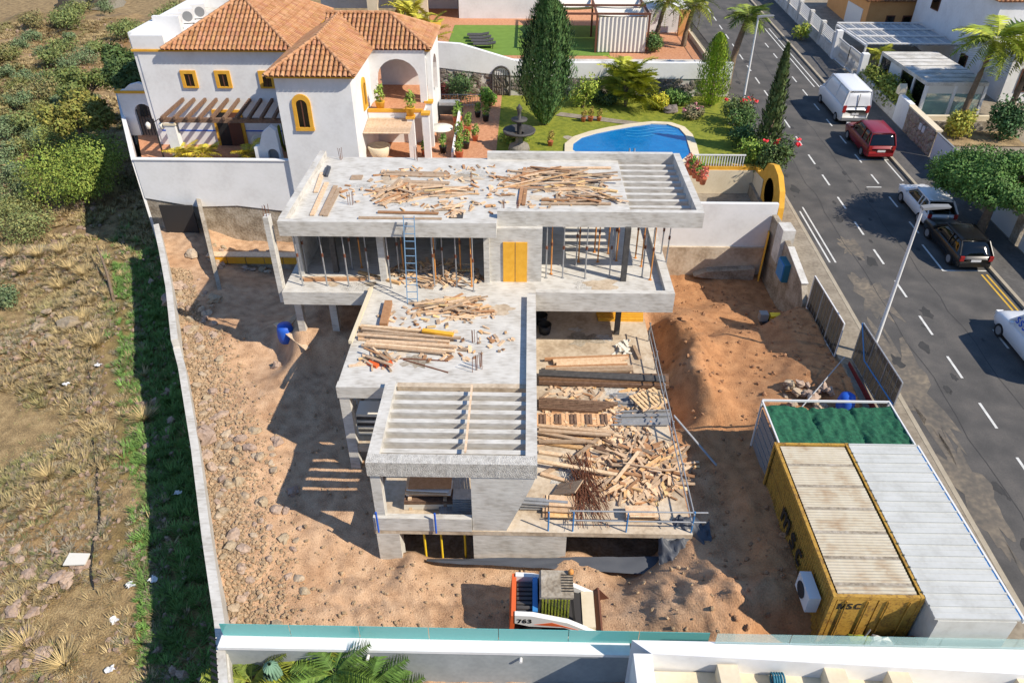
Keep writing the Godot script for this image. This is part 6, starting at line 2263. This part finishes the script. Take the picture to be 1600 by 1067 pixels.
	for z in [-43.2, -41.2, -40.2, -36.0]:
		var pr := thing("gate_pillar", "stone gate pillar with a pointed cream cap", "pillar", v(26.45, road_y(z), z), 0, "pointed gate pillars along the far pavement")
		st = mb()
		bb(st, -.3, .3, 0, 1.75, -.3, .3)
		part(pr, "shaft", st, M.concrete_old)
		st = mb()
		for s in 4:
			var a := Basis(Vector3.UP, s * PI / 2)
			tri(st, a * v(-.38, 1.75, .38), a * v(.38, 1.75, .38), v(0, 2.3, 0))
		part(pr, "cap", st, M.cream)
	var cw := thing("corner_wall", "weathered street wall continuing past the white gates", "wall")
	st = mb()
	_wall(st, -32, 8, 26.3, .3, 1.5)
	part(cw, "wall_body", st, M.white_dirty)
	# planted front yard with wide grey bed wall
	t = thing("bed_wall", "low cream wall between garden bed and glass pavilion", "wall")
	st = mb()
	bb(st, 26.7, 60, 2.0, 3.2, -51.6, -51.3)
	part(t, "rendered_face", st, M.cream)
	st = mb()
	bb(st, 26.7, 60, 1.5, 2.9, -51.3, -51.1)
	part(t, "stone_face", st, M.concrete_old)
	st = mb()
	bb(st, 28.0, 33.5, 1.5, 1.98, -48.5, -48.3)
	part(t, "white_edging", st, M.white)
	st = mb()
	sheet(st, 28.0, 33.5, -51.0, -48.5, .16)
	structure("planting_bed", st, M.hill)
	shrub("yard_shrub", "yellow leaved shrub in the bed by the pavilion", v(29.3, 2.1, -50.0), v(1.1, 1.2, .9), lc(.24, .24, .04), 1000, .15)
	shrub("candelabra_shrub", "dark green upright candelabra shrub in the bed", v(32.2, 2.1, -49.6), v(1.2, 1.7, 1.0), lc(.035, .085, .03), 1700, .15)
	shrub("yard_shrub", "yellow green shrub behind the spreading tree", v(28.6, 1.6, -38.8), v(1.8, 1.9, 1.8), lc(.3, .3, .03), 2200, .14)
	# glass pavilion
	t = thing("glass_pavilion", "white framed glass pavilion with a flat white roof", "pavilion")
	st = mb()
	bb(st, 27.9, 32.2, 4.75, 5.0, -61.2, -53.0)
	part(t, "roof", st, M.white_dirty)
	for k in 9:
		st = mb()
		bb(st, 27.95, 32.15, 5.0, 5.03, -61.1 + k * .98, -61.06 + k * .98)
		part(t, "roof_seam", st, M.grey)
	for q in [[27.9, -61.2], [27.9, -57.4], [27.9, -55.1], [27.9, -53.2], [29.9, -53.2], [32.0, -53.2], [32.0, -61.2]]:
		st = mb()
		bb(st, q[0], q[0] + .2, 2.2, 4.75, q[1], q[1] + .2)
		part(t, "post", st, M.white)
	st = mb()
	bb(st, 27.95, 28.05, 2.2, 4.75, -59.3, -57.4)
	part(t, "wall_panel", st, Wm)
	for q in [[27.98, 28.0, -61.0, -59.3], [27.98, 28.0, -57.2, -55.1], [27.98, 28.0, -54.9, -53.2]]:
		st = mb()
		bb(st, q[0], q[1], 2.3, 4.7, q[2], q[3])
		part(t, "pane", st, M.dark_glass)
	for x in [28.1, 30.1]:
		st = mb()
		bb(st, x, x + 1.85, 2.3, 4.2, -53.1, -53.08)
		part(t, "pane", st, M.clear_glass)
		st = mb()
		bb(st, x, x + 1.85, 4.2, 4.75, -53.14, -53.06)
		part(t, "blind", st, M.curtain)
	st = mb()
	bb(st, 28.1, 32.0, 2.15, 2.25, -61, -53.2)
	part(t, "floor", st, M.pavement_dark)
	# carport
	t = thing("carport", "white framed carport with a ribbed translucent roof", "carport")
	for k in 24:
		st = mb()
		var x := 27.5 + k * .3
		slab(st, [Vector2(0, 0), Vector2(.08, .07), Vector2(.2, .07), Vector2(.28, 0), Vector2(.28, .02), Vector2(.14, .03)], v(x, 5.0, -70.3), Vector3.RIGHT, Vector3.UP, v(0, 0, 7.2))
		part(t, "roof_rib", st, M.steel if k % 3 else M.white_dirty)
	st = mb()
	for z in [-70.3, -68.0, -65.6, -63.1]:
		beam(st, v(27.4, 5.14, z), v(34.8, 5.14, z), .12, .1)
	beam(st, v(27.4, 4.95, -70.3), v(27.4, 4.95, -63.1), .12, .14)
	part(t, "roof_frame", st, M.white)
	for q in [[27.4, -70.2], [27.4, -63.2], [34.6, -63.2], [34.6, -70.2]]:
		st = mb()
		bb(st, q[0] - .07, q[0] + .07, 2.5, 4.95, q[1] - .07, q[1] + .07)
		part(t, "post", st, M.white)
	palm("yard_palm", "short shaggy palm between carport and pavilion", v(28.3, 2.5, -62.2), 2.2, Vector3.ZERO, .16, 18, 1.3, .5, .4, lc(.24, .26, .03))
	# houses across the street
	t = thing("orange_house", "orange rendered house with a tiled hip roof and white garage door", "house")
	st = mb()
	bb(st, 31.2, 40.5, 2.5, 6.4, -84, -73.5)
	part(t, "walls", st, M.orange_wall)
	st = mb()
	bb(st, 31.15, 31.2, 3.2, 5.4, -78.5, -74.6)
	part(t, "garage_door", st, M.white)
	for x in [33.0, 34.5]:
		st = mb()
		bb(st, x, x + .8, 4.3, 5.1, -73.5, -73.44)
		var w := part(t, "window", st, M.brown)
		st = mb()
		bb(st, x + .1, x + .7, 4.4, 5.0, -73.44, -73.42)
		part(w, "pane", st, M.dark_glass)
	var A := v(30.7, 6.4, -73.0); var B := v(41, 6.4, -73.0); var C := v(41, 6.4, -84.5); var D := v(30.7, 6.4, -84.5)
	var P1 := v(35.8, 8.6, -78.0); var P2 := v(35.8, 8.6, -79.5)
	tiles(t, A, B, P1, P1, .34); tiles(t, D, A, P1, P2, .34); tiles(t, B, C, P2, P1, .34)
	ridge(t, A, P1); ridge(t, B, P1)
	t = thing("tall_white_house", "tall plain white house with a low tiled roof behind the palms", "house")
	st = mb()
	bb(st, 34.9, 52, 2, 9.0, -72.5, -59.5)
	part(t, "walls", st, Wm)
	tiles(t, v(34.6, 9.0, -72.7), v(34.6, 9.0, -59.3), v(40, 10.8, -62), v(40, 10.8, -70), .34)
	tiles(t, v(34.6, 9.0, -59.3), v(52, 9.0, -59.3), v(48, 10.8, -62), v(40, 10.8, -62), .34)
	framed_dark(t, v(34.9, 6.6, -69.0), v(-1, 0, 0), 1.2, 1.1)
	framed_dark(t, v(34.9, 3.4, -62.0), v(-1, 0, 0), .9, 1.1)
	t = thing("low_white_house", "low white house front with tiled ledge and shuttered window", "house")
	st = mb()
	bb(st, 35.5, 60, 2, 6.2, -59.5, -56.6)
	part(t, "walls", st, Wm)
	framed_dark(t, v(37.0, 3.4, -56.6), v(0, 0, 1), 1.0, 1.5)
	tiles(t, v(35.3, 6.2, -56.3), v(60, 6.2, -56.3), v(60, 6.7, -57.3), v(35.3, 6.7, -57.3), .34)
	for q in [[30.9, -54.0, 5.6, "tall royal palm rising in front of the glass pavilion"], [34.4, -54.6, 5.2, "tall royal palm beside the low white house"]]:
		palm("royal_palm", q[3], v(q[0], 2.4, q[1] + 1.4), q[2], v(.6, 0, -.2), .2, 30, 3.0, .7, .95, lc(.2, .25, .03), "royal palms across the street")
func framed_dark(parent: Node, c: Vector3, face: Vector3, w: float, h: float) -> void:
	var r := Vector3.UP.cross(face).normalized()
	var st := mb()
	box(st, c + v(0, h / 2, 0) + face * .03, r.abs() * (w + .2) + v(0, h + .2, 0) + face.abs() * .06)
	var f := part(parent, "window", st, M.brown)
	st = mb()
	box(st, c + v(0, h / 2, 0) + face * .065, r.abs() * w + v(0, h, 0) + face.abs() * .02)
	part(f, "pane", st, M.dark_glass)
# wall that follows the slope of the street
func _wall(st: SurfaceTool, z0: float, z1: float, x: float, w: float, h: float) -> void:
	slab(st, [Vector2(z0, road_y(z0) - .3), Vector2(z1, road_y(z1) - .3), Vector2(z1, road_y(z1) + h), Vector2(z0, road_y(z0) + h)], v(x, 0, 0), v(0, 0, 1), Vector3.UP, v(w, 0, 0))

func make_rear() -> void:
	rng.seed = 909
	var st := mb()
	bb(st, -14, 15.2, 0, 3.4, -92, -57.1)
	structure("rear_terrace", st, M.terracotta)
	st = mb()
	bb(st, -7.2, 7.0, 3.402, 3.43, -76.5, -65.6)
	structure("rear_lawn", st, M.turf)
	st = mb()
	bb(st, -3.0, 14.5, 3.4, 3.46, -64.4, -60.2)
	structure("pool_deck", st, M.white_dirty)
	st = mb()
	bb(st, -1.6, 12.0, 3.465, 3.475, -63.4, -61.2)
	structure("rear_pool_cover", st, M.white)
	st = mb()
	bb(st, -1.8, 1.5, 3.48, 3.5, -63.3, -63.1)
	structure("rear_pool_edge", st, M.blue)
	var t := thing("rear_white_house", "large plain white house wall behind the rear lawn", "house")
	st = mb()
	bb(st, -7.0, 2.2, 3.4, 9.5, -90, -79.5)
	part(t, "walls", st, M.white_wall)
	st = mb()
	bb(st, 2.2, 11.0, 3.4, 8.0, -92, -89)
	part(t, "side_wing", st, M.white_wall)
	st = mb()
	bb(st, 11.0, 15.0, 3.4, 5.4, -90, -74)
	part(t, "street_wing", st, M.white_wall)
	for q in [[-1.0, 4.8], [0.3, 4.8]]:
		st = mb()
		tube(st, [v(q[0], 6.6, -79.4), v(q[0], 6.6, -79.1), v(q[0], 6.3, -79.1)], .06, 6)
		part(t, "wall_lamp", st, M.grey)
	t = thing("arched_porch", "white porch with cream arches behind the tiled roof", "porch")
	st = mb()
	var poly := [Vector2(-3.0, 0), Vector2(-3.0, 3.6), Vector2(3.0, 3.6), Vector2(3.0, 0)]
	poly.append_array(arch_outline(4.0, 1.2))
	slab(st, poly, v(-13.0, 3.4, -79), Vector3.RIGHT, Vector3.UP, v(0, 0, .5))
	part(t, "arch", st, M.cream)
	st = mb()
	bb(st, -22, -7.5, 6.8, 7.4, -90, -78.6)
	part(t, "roof_slab", st, M.white_wall)
	st = mb()
	bb(st, -22, -7.5, 3.4, 6.8, -90, -84)
	part(t, "rear_wall", st, M.white_wall)
	for k in 4:
		var l := thing("sun_lounger", "dark grey slung sun lounger on the rear lawn", "sun lounger", v(-5.6 + .25 * k, 3.43, -71.7 + k * 1.1), 0, "row of dark loungers on the rear lawn")
		st = mb()
		slab(st, [Vector2(0, .3), Vector2(1.3, .3), Vector2(2.0, .42), Vector2(2.0, .5), Vector2(1.3, .38), Vector2(0, .38)], v(0, 0, 0), Vector3.RIGHT, Vector3.UP, v(0, 0, .8))
		part(l, "bed", st, M.steel_dark)
		for x in [.2, 1.7]:
			for z in [.05, .7]:
				st = mb()
				bb(st, x, x + .06, 0, .31, z, z + .06)
				part(l, "leg", st, M.black)
	t = thing("canopy_pergola", "brown framed garden canopy with cream sails and a white side curtain", "pergola")
	for x in [1.9, 5.8, 10.2]:
		for z in [-66.6, -72.2]:
			st = mb()
			bb(st, x - .08, x + .08, 3.4, 6.4, z - .08, z + .08)
			part(t, "post", st, M.brown)
		st = mb()
		beam(st, v(x, 6.45, -77.5), v(x, 6.45, -66.5), .14, .16)
		part(t, "side_beam", st, M.brown)
	for z in [-66.6, -70.0, -73.6, -77.2]:
		st = mb()
		beam(st, v(1.8, 6.55, z), v(10.3, 6.55, z), .14, .16)
		part(t, "cross_beam", st, M.brown)
	for i in 2:
		for k in 3:
			var x0: float = [1.95, 5.9][i]
			var x1: float = [5.7, 10.1][i]
			var f := func(u: float, w: float) -> Vector3:
				return v(lerpf(x0, x1, u), 6.4 - .5 * sin(PI * w) - .1 * sin(PI * u), -77.1 + k * 3.5 + 3.3 * w)
			if not (i == 0 and k == 2):
				part(t, "sail", cloth(f, 8, 8), M.cloth)
	var fc := func(u: float, w: float) -> Vector3:
		return v(lerpf(5.95, 10.05, u), lerpf(3.5, 6.3, w), -66.55 + .05 * sin(u * 75.0))
	part(t, "side_curtain", cloth(fc, 90, 2), M.curtain)
	for q in [[13.8, -69.0, 3.6], [11.2, -68.4, 3.9], [12.8, -75.0, 4.2]]:
		palm("rear_palm", "palm with rough trunk beside the canopy", v(q[0], 3.4, q[1]), q[2], v(.5, 0, .2), .22, 20, 2.4, .8, .55, lc(.16, .19, .03), "palms beside the garden canopy")
	shrub("rear_shrub", "dark green bush between canopy and palms", v(10.9, 3.4, -66.8), v(.9, 1.1, .8), lc(.06, .11, .03), 900, .13)
	for q in [[-9.6, -66.0, 2.0], [-8.2, -64.5, 1.5], [-10.8, -69.0, 2.2]]:
		var ap := thing("yellow_palm", "bushy yellow green palm behind the tiled roof", "palm", v(q[0], 3.4, q[1]), 0, "yellow palms behind the tiled roof")
		var fm := frond_mesh(2.5, .6, .5, lc(.28, .26, .03), 22, 9)
		for k in 20:
			var o := part(ap, "frond", fm, M.leaf)
			var a := rng.randf() * TAU
			o.transform = Transform3D(Basis(Vector3.UP, a) * Basis(Vector3.RIGHT, -rng.randf_range(.2, 1.2)), v(0, rng.randf_range(.5, q[2] + 1.0), 0))
		st = mb()
		tube(st, [v(0, 0, 0), v(0, q[2] + .8, 0)], .1, 6, false)
		part(ap, "stem", st, M.bark)
	t = thing("terrace_railing", "dark railing on the cream wall of the rear corner terrace", "railing")
	st = mb()
	bb(st, 14.9, 15.2, 3.4, 3.8, -74, -58)
	part(t, "kerb_wall", st, M.cream)
	for k in 40:
		st = mb()
		tube(st, [v(15.05, 3.8, -74 + k * .4), v(15.05, 4.6, -74 + k * .4)], .02, 4)
		part(t, "bar", st, M.black)
	st = mb()
	tube(st, [v(15.05, 4.6, -74), v(15.05, 4.6, -58)], .03, 5)
	part(t, "top_rail", st, M.black)
	t = thing("orange_pillar", "orange pillar with a round opening beside the rear terrace", "pillar")
	st = mb()
	bb(st, 13.9, 14.8, 3.4, 5.6, -73.2, -72.6)
	part(t, "shaft", st, M.orange_wall)

func make_front_neighbour() -> void:
	rng.seed = 1010
	var st: SurfaceTool
	var t := thing("front_garden_wall", "white topped grey wall with teal glass screen at the plot front", "wall")
	st = mb()
	bb(st, -8.9, 3.2, -3.0, .3, -12.6, -12.25)
	mat("grey_render", [c8(140, 146, 148), c8(160, 166, 168)], 5.0, 0.9)
	part(t, "wall_body", st, M.grey_render)
	st = mb()
	bb(st, -8.9, 3.2, .3, .42, -12.62, -12.2)
	part(t, "coping", st, M.white_wall)
	var tg := StandardMaterial3D.new()
	tg.transparency = BaseMaterial3D.TRANSPARENCY_ALPHA
	tg.albedo_color = Color(.4, .7, .69, .88)
	tg.roughness = .08
	for k in 7:
		st = mb()
		bb(st, -8.85 + k * 2.05, -6.82 + k * 2.05, .42, 1.0, -12.6, -12.585)
		part(t, "glass_pane", st, tg)
	for k in 2:
		st = mb()
		tube(st, [v(-4.5 + k * 4.5, .1, -12.24), v(-4.5 + k * 4.5, .1, -12.1)], .05, 8)
		part(t, "wall_light", st, M.white)
	# flat roof of the neighbour with a recessed well
	t = thing("front_flat_roof", "white flat roof with a recessed cream well at the plot front", "building")
	st = mb()
	plan(st, [Vector2(3.1, -12.0), Vector2(16, -12.0), Vector2(16, -11.1), Vector2(3.6, -11.6)], -3.0, 1.5)
	part(t, "front_parapet", st, M.white_wall)
	st = mb()
	bb(st, 3.1, 3.6, -3.0, 1.497, -11.6, -4)
	part(t, "side_parapet", st, M.white_wall)
	st = mb()
	bb(st, 3.6, 16.0, -1.0, .8, -11.5, -4)
	part(t, "well_floor", st, M.cream)
	for x in [5.4, 8.3, 10.0, 13.4]:
		st = mb()
		bb(st, x, x + .55, .8, 1.3, -11.45, -9)
		part(t, "rib_wall", st, M.cream)
	for k in 5:
		st = mb()
		bb(st, 5.4 + k * 2.05, 7.43 + k * 2.05, 1.5, 1.97, -11.95, -11.935)
		part(t, "glass_pane", st, M.clear_glass)
	var sp := thing("solar_panel", "dark blue gridded solar panel lying in the roof well", "solar panel", v(4.0, 1.1, -10.95), 0)
	st = mb()
	bb(st, 0, 3.4, 0, .04, 0, 1.6)
	part(sp, "frame", st, M.white)
	for i in 12:
		for j in 5:
			st = mb()
			bb(st, .05 + i * .277, .31 + i * .277, .04, .05, .06 + j * .3, .34 + j * .3)
			part(sp, "cell", st, M.dark_glass)
	var hc := thing("hose_coil", "blue hose coil lying in the roof well", "hose", v(6.9, .85, -11.2))
	for k in 5:
		st = mb()
		var ring := []
		for i in 13:
			ring.append(v(k * .07, .16 + sin(TAU * i / 12) * .16, cos(TAU * i / 12) * .18))
		tube(st, ring, .03, 6, false)
		part(hc, "loop", st, M.teal)
	# courtyard below the wall with palms and cactus
	st = mb()
	bb(st, -9.4, 3.2, -3.4, -1.6, -12.25, 2)
	structure("front_courtyard", st, M.pavement)
	t = thing("slatted_side_wall", "blue grey wall with dark slats at the courtyard corner", "wall")
	st = mb()
	beam(st, v(-9.05, -1.4, -12.7), v(-6.5, -1.4, -6.5), .25, 3.2)
	part(t, "wall_body", st, M.white_dirty)
	for k in 30:
		st = mb()
		var f := k / 30.0
		var p := v(-9.22, .22, -12.6).lerp(v(-6.7, .22, -6.4), f)
		beam(st, p + v(-.12, 0, -.06), p + v(.1, .0, .04), .07, .03)
		part(t, "slat", st, M.black)
	for q in [[-6.3, -11.8, .9, .16, .19], [-5.4, -11.7, 1.4, .07, .13], [-4.4, -11.5, 1.0, .06, .12], [-8.0, -11.8, .7, .1, .14], [-3.9, -11.2, .5, .07, .13]]:
		palm("courtyard_palm", "lush green palm in the courtyard below the glass screen", v(q[0], -1.6, q[1]), q[2] + .3, Vector3.ZERO, .12, 16, 1.5, .6, .45, lc(q[3], q[4], .025), "palms in the front courtyard")
	var cc := thing("barrel_cactus", "ribbed pale green column cactus in the courtyard", "cactus", v(-7.25, -1.35, -11.75))
	st = mb()
	for k in 14:
		var a := TAU * k / 14
		tube(st, [v(cos(a) * .2, 0, sin(a) * .2), v(cos(a) * .22, 1.2, sin(a) * .22), v(cos(a) * .17, 1.55, sin(a) * .17), v(cos(a) * .05, 1.7, sin(a) * .05)], [.06, .06, .05, .02], 5, false)
	mat("cactus", [c8(92, 128, 104), c8(128, 158, 134)], .5, .8)
	part(cc, "ribbed_stem", st, M.cactus)
func on_hill(px: float, py: float) -> Vector3:
	var p := at(px, py, -2.0)
	for k in 5:
		p = at(px, py, hill_y(p.x, p.z))
	return p
func make_hillside() -> void:
	rng.seed = 1111
	# dry grass tufts, green weeds in the wall's lee, stones: nobody could count these
	var tm := mb()
	for k in 22:
		var a := rng.randf() * TAU
		var d := v(cos(a), 0, sin(a))
		var l := rng.randf_range(.5, 1.0)
		var b := d * rng.randf() * .35
		var w := d.cross(Vector3.UP) * .055
		tri(tm, b - w, b + w, b + d * l * .6 + v(0, l * .8, 0))
	var tuft := fin(tm)
	var dry := []; var dc := []; var grn := []; var gc := []; var sx := []; var sc := []
	for k in 44000:
		var z := rng.randf_range(-95, 0)
		var d := pow(rng.randf(), 1.2) * 34.0 + .2
		var x := wall_x(z) - d
		var pth := absf(d - 3.6 - n_a.get_noise_2d(z * 3, 4) * 1.5)
		var lush := smoothstep(4.6, 2.0, d) * smoothstep(-46, -38, z)
		var nn := n_a.get_noise_2d(x * 3 + 77, z * 3)
		if pth < .5 and rng.randf() < .85:
			continue
		var s := rng.randf_range(.25, .65)
		var tf := Transform3D(Basis.from_euler(Vector3(0, rng.randf() * TAU, 0)).scaled(v(s, s * rng.randf_range(.5, 1.1), s)), v(x, hill_y(x, z) - .03, z))
		if rng.randf() < lush * .9:
			grn.append(tf)
			var g := rng.randf_range(.6, 1.3)
			gc.append(Color(.15 * g, .27 * g, .06 * g))
		elif nn > -.12 + rng.randf_range(-.2, .2):
			dry.append(tf)
			var g := rng.randf_range(.6, 1.25)
			var mix := smoothstep(0, .5, n_a.get_noise_2d(x * 2 - 30, z * 2))
			dc.append(Color(.42 * g, .32 * g, .16 * g).lerp(Color(.2 * g, .22 * g, .07 * g), mix * .8))
		if rng.randf() < .28:
			var q := .05 + .25 * pow(rng.randf(), 4.0)
			if n_a.get_noise_2d(x * 2.2, z * 2.2 + 60) > .12:
				q *= 1.7
			sx.append(Transform3D(Basis.from_euler(Vector3(rng.randf(), rng.randf() * 6, rng.randf())).scaled(Vector3.ONE * q), v(x, hill_y(x, z) + q * .1, z)))
			var g := rng.randf_range(.6, 1.15)
			sc.append(Color(g, g * .97, g * .93))
	for k in 5000:
		var z := rng.randf_range(-40, -3)
		var d := rng.randf_range(.15, 3.4)
		var x := wall_x(z) - d
		if n_a.get_noise_2d(x * 5, z * 3) < -.1:
			continue
		var s := rng.randf_range(.15, .38)
		grn.append(Transform3D(Basis.from_euler(Vector3(0, rng.randf() * TAU, 0)).scaled(Vector3.ONE * s), v(x, hill_y(x, z) - .03, z)))
		var g := rng.randf_range(.6, 1.4)
		gc.append(Color(.15 * g, .28 * g, .06 * g))
	for k in 15000:
		var z := rng.randf_range(-42, 1)
		var d := rng.randf_range(2.2, 17.0)
		var x := wall_x(z) - d
		if absf(d - 3.6 - n_a.get_noise_2d(z * 3, 4) * 1.5) < .35:
			continue
		var s := rng.randf_range(.18, .5)
		dry.append(Transform3D(Basis.from_euler(Vector3(0, rng.randf() * TAU, 0)).scaled(v(s, s * .6, s)), v(x, hill_y(x, z) - .02, z)))
		var g := rng.randf_range(.55, 1.15)
		var mx := rng.randf()
		dc.append(Color(.34 * g, .29 * g, .2 * g) if mx < .55 else (Color(.4 * g, .31 * g, .17 * g) if mx < .8 else Color(.15 * g, .17 * g, .06 * g)))
		if k % 2 == 0:
			var q := .04 + .24 * pow(rng.randf(), 3.0)
			sx.append(Transform3D(Basis.from_euler(Vector3(rng.randf(), rng.randf() * 6, rng.randf())).scaled(Vector3.ONE * q), v(x + .3, hill_y(x + .3, z) + q * .1, z)))
			sc.append(Color(.9, .88, .85) * rng.randf_range(.6, 1.1))
	var o := multi(self, "dry_grass", tuft, M.leaf, dry, dc)
	meta(o, "dry straw coloured grass covering the hillside", "grass")
	o = multi(self, "green_weeds", tuft, M.leaf, grn, gc)
	meta(o, "green weeds growing along the shaded foot of the boundary wall", "weeds")
	o = multi(self, "hillside_stones", rocks[4], M.rock, sx, sc)
	meta(o, "loose grey stones strewn over the dry hillside", "stones")
	# bushes one can tell apart
	var G := "bushes on the dry hillside"
	for q in [[132, 305, 3.6, 2.5, .14, .19, .035, 9000, "large feathery yellow green bush beside the white side wall"], [110, 245, 2.4, 1.8, .15, .18, .05, 3600, "feathery green bush behind the large bush"], [30, 375, 2.6, 1.5, .13, .15, .06, 2200, "grey green spreading bush below the large bush"], [25, 320, 1.5, 1.1, .1, .13, .06, 1200, "grey green bush at the hillside edge"]]:
		var p := on_hill(q[0], q[1])
		p.y = hill_y(p.x, p.z)
		shrub("hillside_bush", q[8], p, v(q[2], q[3], q[2]), lc(q[4], q[5], q[6]), q[7], .11, G)
	for q in [[60, 180], [85, 165], [40, 130], [70, 90], [30, 70], [95, 130], [20, 215], [45, 200], [130, 100], [10, 120], [65, 205], [110, 190], [30, 240], [15, 285], [70, 235], [5, 170], [85, 210], [10, 480], [130, 20], [170, 20], [55, 150], [100, 170], [20, 95], [50, 60], [110, 60], [75, 130], [35, 170], [15, 195], [90, 185], [55, 225], [60, 265], [40, 290], [10, 255], [120, 150], [140, 165], [25, 145], [110, 110], [10, 340], [55, 330]]:
		var p := on_hill(q[0], q[1])
		p.y = hill_y(p.x, p.z)
		shrub("euphorbia_bush", "rounded grey green succulent bush on the dry slope", p, v(1, .7, 1) * rng.randf_range(.8, 1.5), lc(.1, .14, .075) if rng.randf() < .6 else lc(.13, .14, .05), 800, .12, "rounded succulent bushes on the slope")
	for k in 34:
		var z := rng.randf_range(-96, -60)
		var x := wall_x(z) - rng.randf_range(3, 26)
		shrub("scrub_bush", "low olive scrub bush on the upper slope", v(x, hill_y(x, z), z), v(1, .7, 1) * rng.randf_range(.9, 2.2), lc(.11, .14, .05) if k % 2 else lc(.14, .13, .06), 700, .16, "scrub bushes on the upper slope")
	for q in [[75, 745], [95, 395], [40, 430], [110, 420], [60, 400], [20, 400], [130, 430], [95, 450], [150, 540], [130, 500], [225, 655], [20, 470], [40, 1010], [100, 1040]]:
		var p := on_hill(q[0], q[1])
		p.y = hill_y(p.x, p.z)
		var t := thing("grass_tussock", "pale dry grass tussock on the hillside", "tussock", p, rng.randf() * 6, "dry tussocks on the hillside")
		var st := mb()
		for k in 170:
			var a := rng.randf() * TAU
			var d := v(cos(a), 0, sin(a))
			var l := rng.randf_range(.5, 1.1)
			var g := rng.randf_range(.7, 1.25)
			st.set_color(Color(.5 * g, .38 * g, .18 * g))
			var w := d.cross(Vector3.UP) * .025
			var b := d * rng.randf() * .25
			tri(st, b - w, b + w, b + d * l * rng.randf_range(.3, .9) + v(0, l * .6, 0))
		part(t, "blades", st, M.leaf)
	for q in [[-27.2, 2.7, -51.5, 4.4, 2.0, lc(.045, .08, .025), 5200, "dark green tree between the white side wall and the villa"], [-29.0, 2.7, -55.0, 4.6, 2.0, lc(.05, .085, .025), 3600, "dark green tree further behind the villa side"], [-33.2, -2.0, -53.0, 6.2, 2.6, lc(.15, .15, .035), 5200, "olive yellow tree outside the white side wall"], [-31.0, -1.0, -60.0, 6.5, 2.6, lc(.14, .16, .03), 4200, "light green tree behind the flat roof"], [-38.0, -1.5, -64.0, 4.5, 2.4, lc(.09, .12, .035), 3000, "mid green tree on the slope behind the house"], [-24.0, 1.0, -68.0, 6.0, 2.6, lc(.13, .17, .03), 3600, "leafy tree behind the white parapet"]]:
		broad_tree("hillside_tree", q[7], v(q[0], q[1], q[2]), q[3], v(q[4], q[4] * .85, q[4]), q[5], q[6], .17, 14, "trees beside the white villa")
	for k in 60:
		var q: Array = [[110, 508, 30, 10], [60, 480, 25, 40], [70, 930, 60, 60], [30, 990, 40, 60], [60, 880, 60, 50], [70, 500, 40, 20]][k % 6]
		var p := on_hill(q[0] + rng.randfn() * q[2] * .6, q[1] + rng.randfn() * q[3] * .6)
		p.y = hill_y(p.x, p.z) + .05
		var ob := single("hillside_stone", "angular grey stone lying on the dry hillside", "stone", rocks[k % 6], M.rock, p, 0, "larger stones on the hillside")
		var s := rng.randf_range(.25, .7)
		ob.basis = Basis.from_euler(Vector3(rng.randf_range(-.3, .3), rng.randf() * 6, rng.randf_range(-.3, .3))).scaled(v(s, s * .6, s))
	for q in [[113, 507, 1.7, "large flat split boulder on the dry hillside"], [125, 0, 7.0, "dark rock outcrop at the top of the slope"], [165, 0, 6.0, "dark rock face beside the upper outcrop"]]:
		var p := on_hill(q[0], q[1])
		p.y = hill_y(p.x, p.z)
		var ob := single("boulder", q[3], "boulder", rocks[5], M.stone if q[2] > 3 else M.rock, p)
		ob.basis = Basis(Vector3.UP, q[0]).scaled(v(q[2], q[2] * .6, q[2]))
	var p1 := at(118, 877, -3.5)
	var st := mb()
	slab(st, [Vector2(-.45, -.3), Vector2(.4, -.35), Vector2(.55, .2), Vector2(-.3, .32)], p1 + v(0, .12, 0), v(1, .05, .1), v(-.1, .1, 1), v(0, -.05, 0))
	single("cardboard_sheet", "pale discarded board lying on the dry hillside", "board", st, M.cloth)
	# black pipe lying along the slope, dead trunk, litter
	st = mb()
	var pts := []
	for k in 40:
		var z := -32.0 + k * .55
		var x := wall_x(z) - 5.0 + n_a.get_noise_2d(z * 4, 3) * .4
		pts.append(v(x, hill_y(x, z) + .02, z))
	tube(st, pts, .06, 6)
	single("black_pipe", "long thin black pipe lying along the dry hillside", "pipe", st, M.black)
	st = mb()
	var a := at(155, 395, -2.0)
	var b := at(180, 478, -3.2)
	a.y = hill_y(a.x, a.z) + 1.2
	b.y = hill_y(b.x, b.z)
	tube(st, [b, (a + b) / 2 + v(.1, 0, 0), a], [.1, .08, .05], 7)
	single("dead_trunk", "bare pale dead trunk leaning over the dry grass", "trunk", st, M.bark)
	for q in [[278, 775], [240, 910], [180, 975], [175, 1050], [105, 605], [155, 575], [205, 920]]:
		var p := on_hill(q[0], q[1])
		p.y = hill_y(p.x, p.z) + .12
		var f := func(u: float, w: float) -> Vector3:
			return v((u - .5) * .24 + .1 * n_b.get_noise_2d(w * 8 + q[0], u * 3), .08 * n_b.get_noise_2d(u * 5 + q[1], w * 5) + .1, (w - .5) * .3 + .05 * sin(u * 3.0))
		var l := single("plastic_litter", "crumpled white plastic litter in the weeds", "litter", cloth(f, 8, 8), M.white, p, rng.randf() * 6, "plastic litter on the hillside")
		l.rotation.y = q[0]
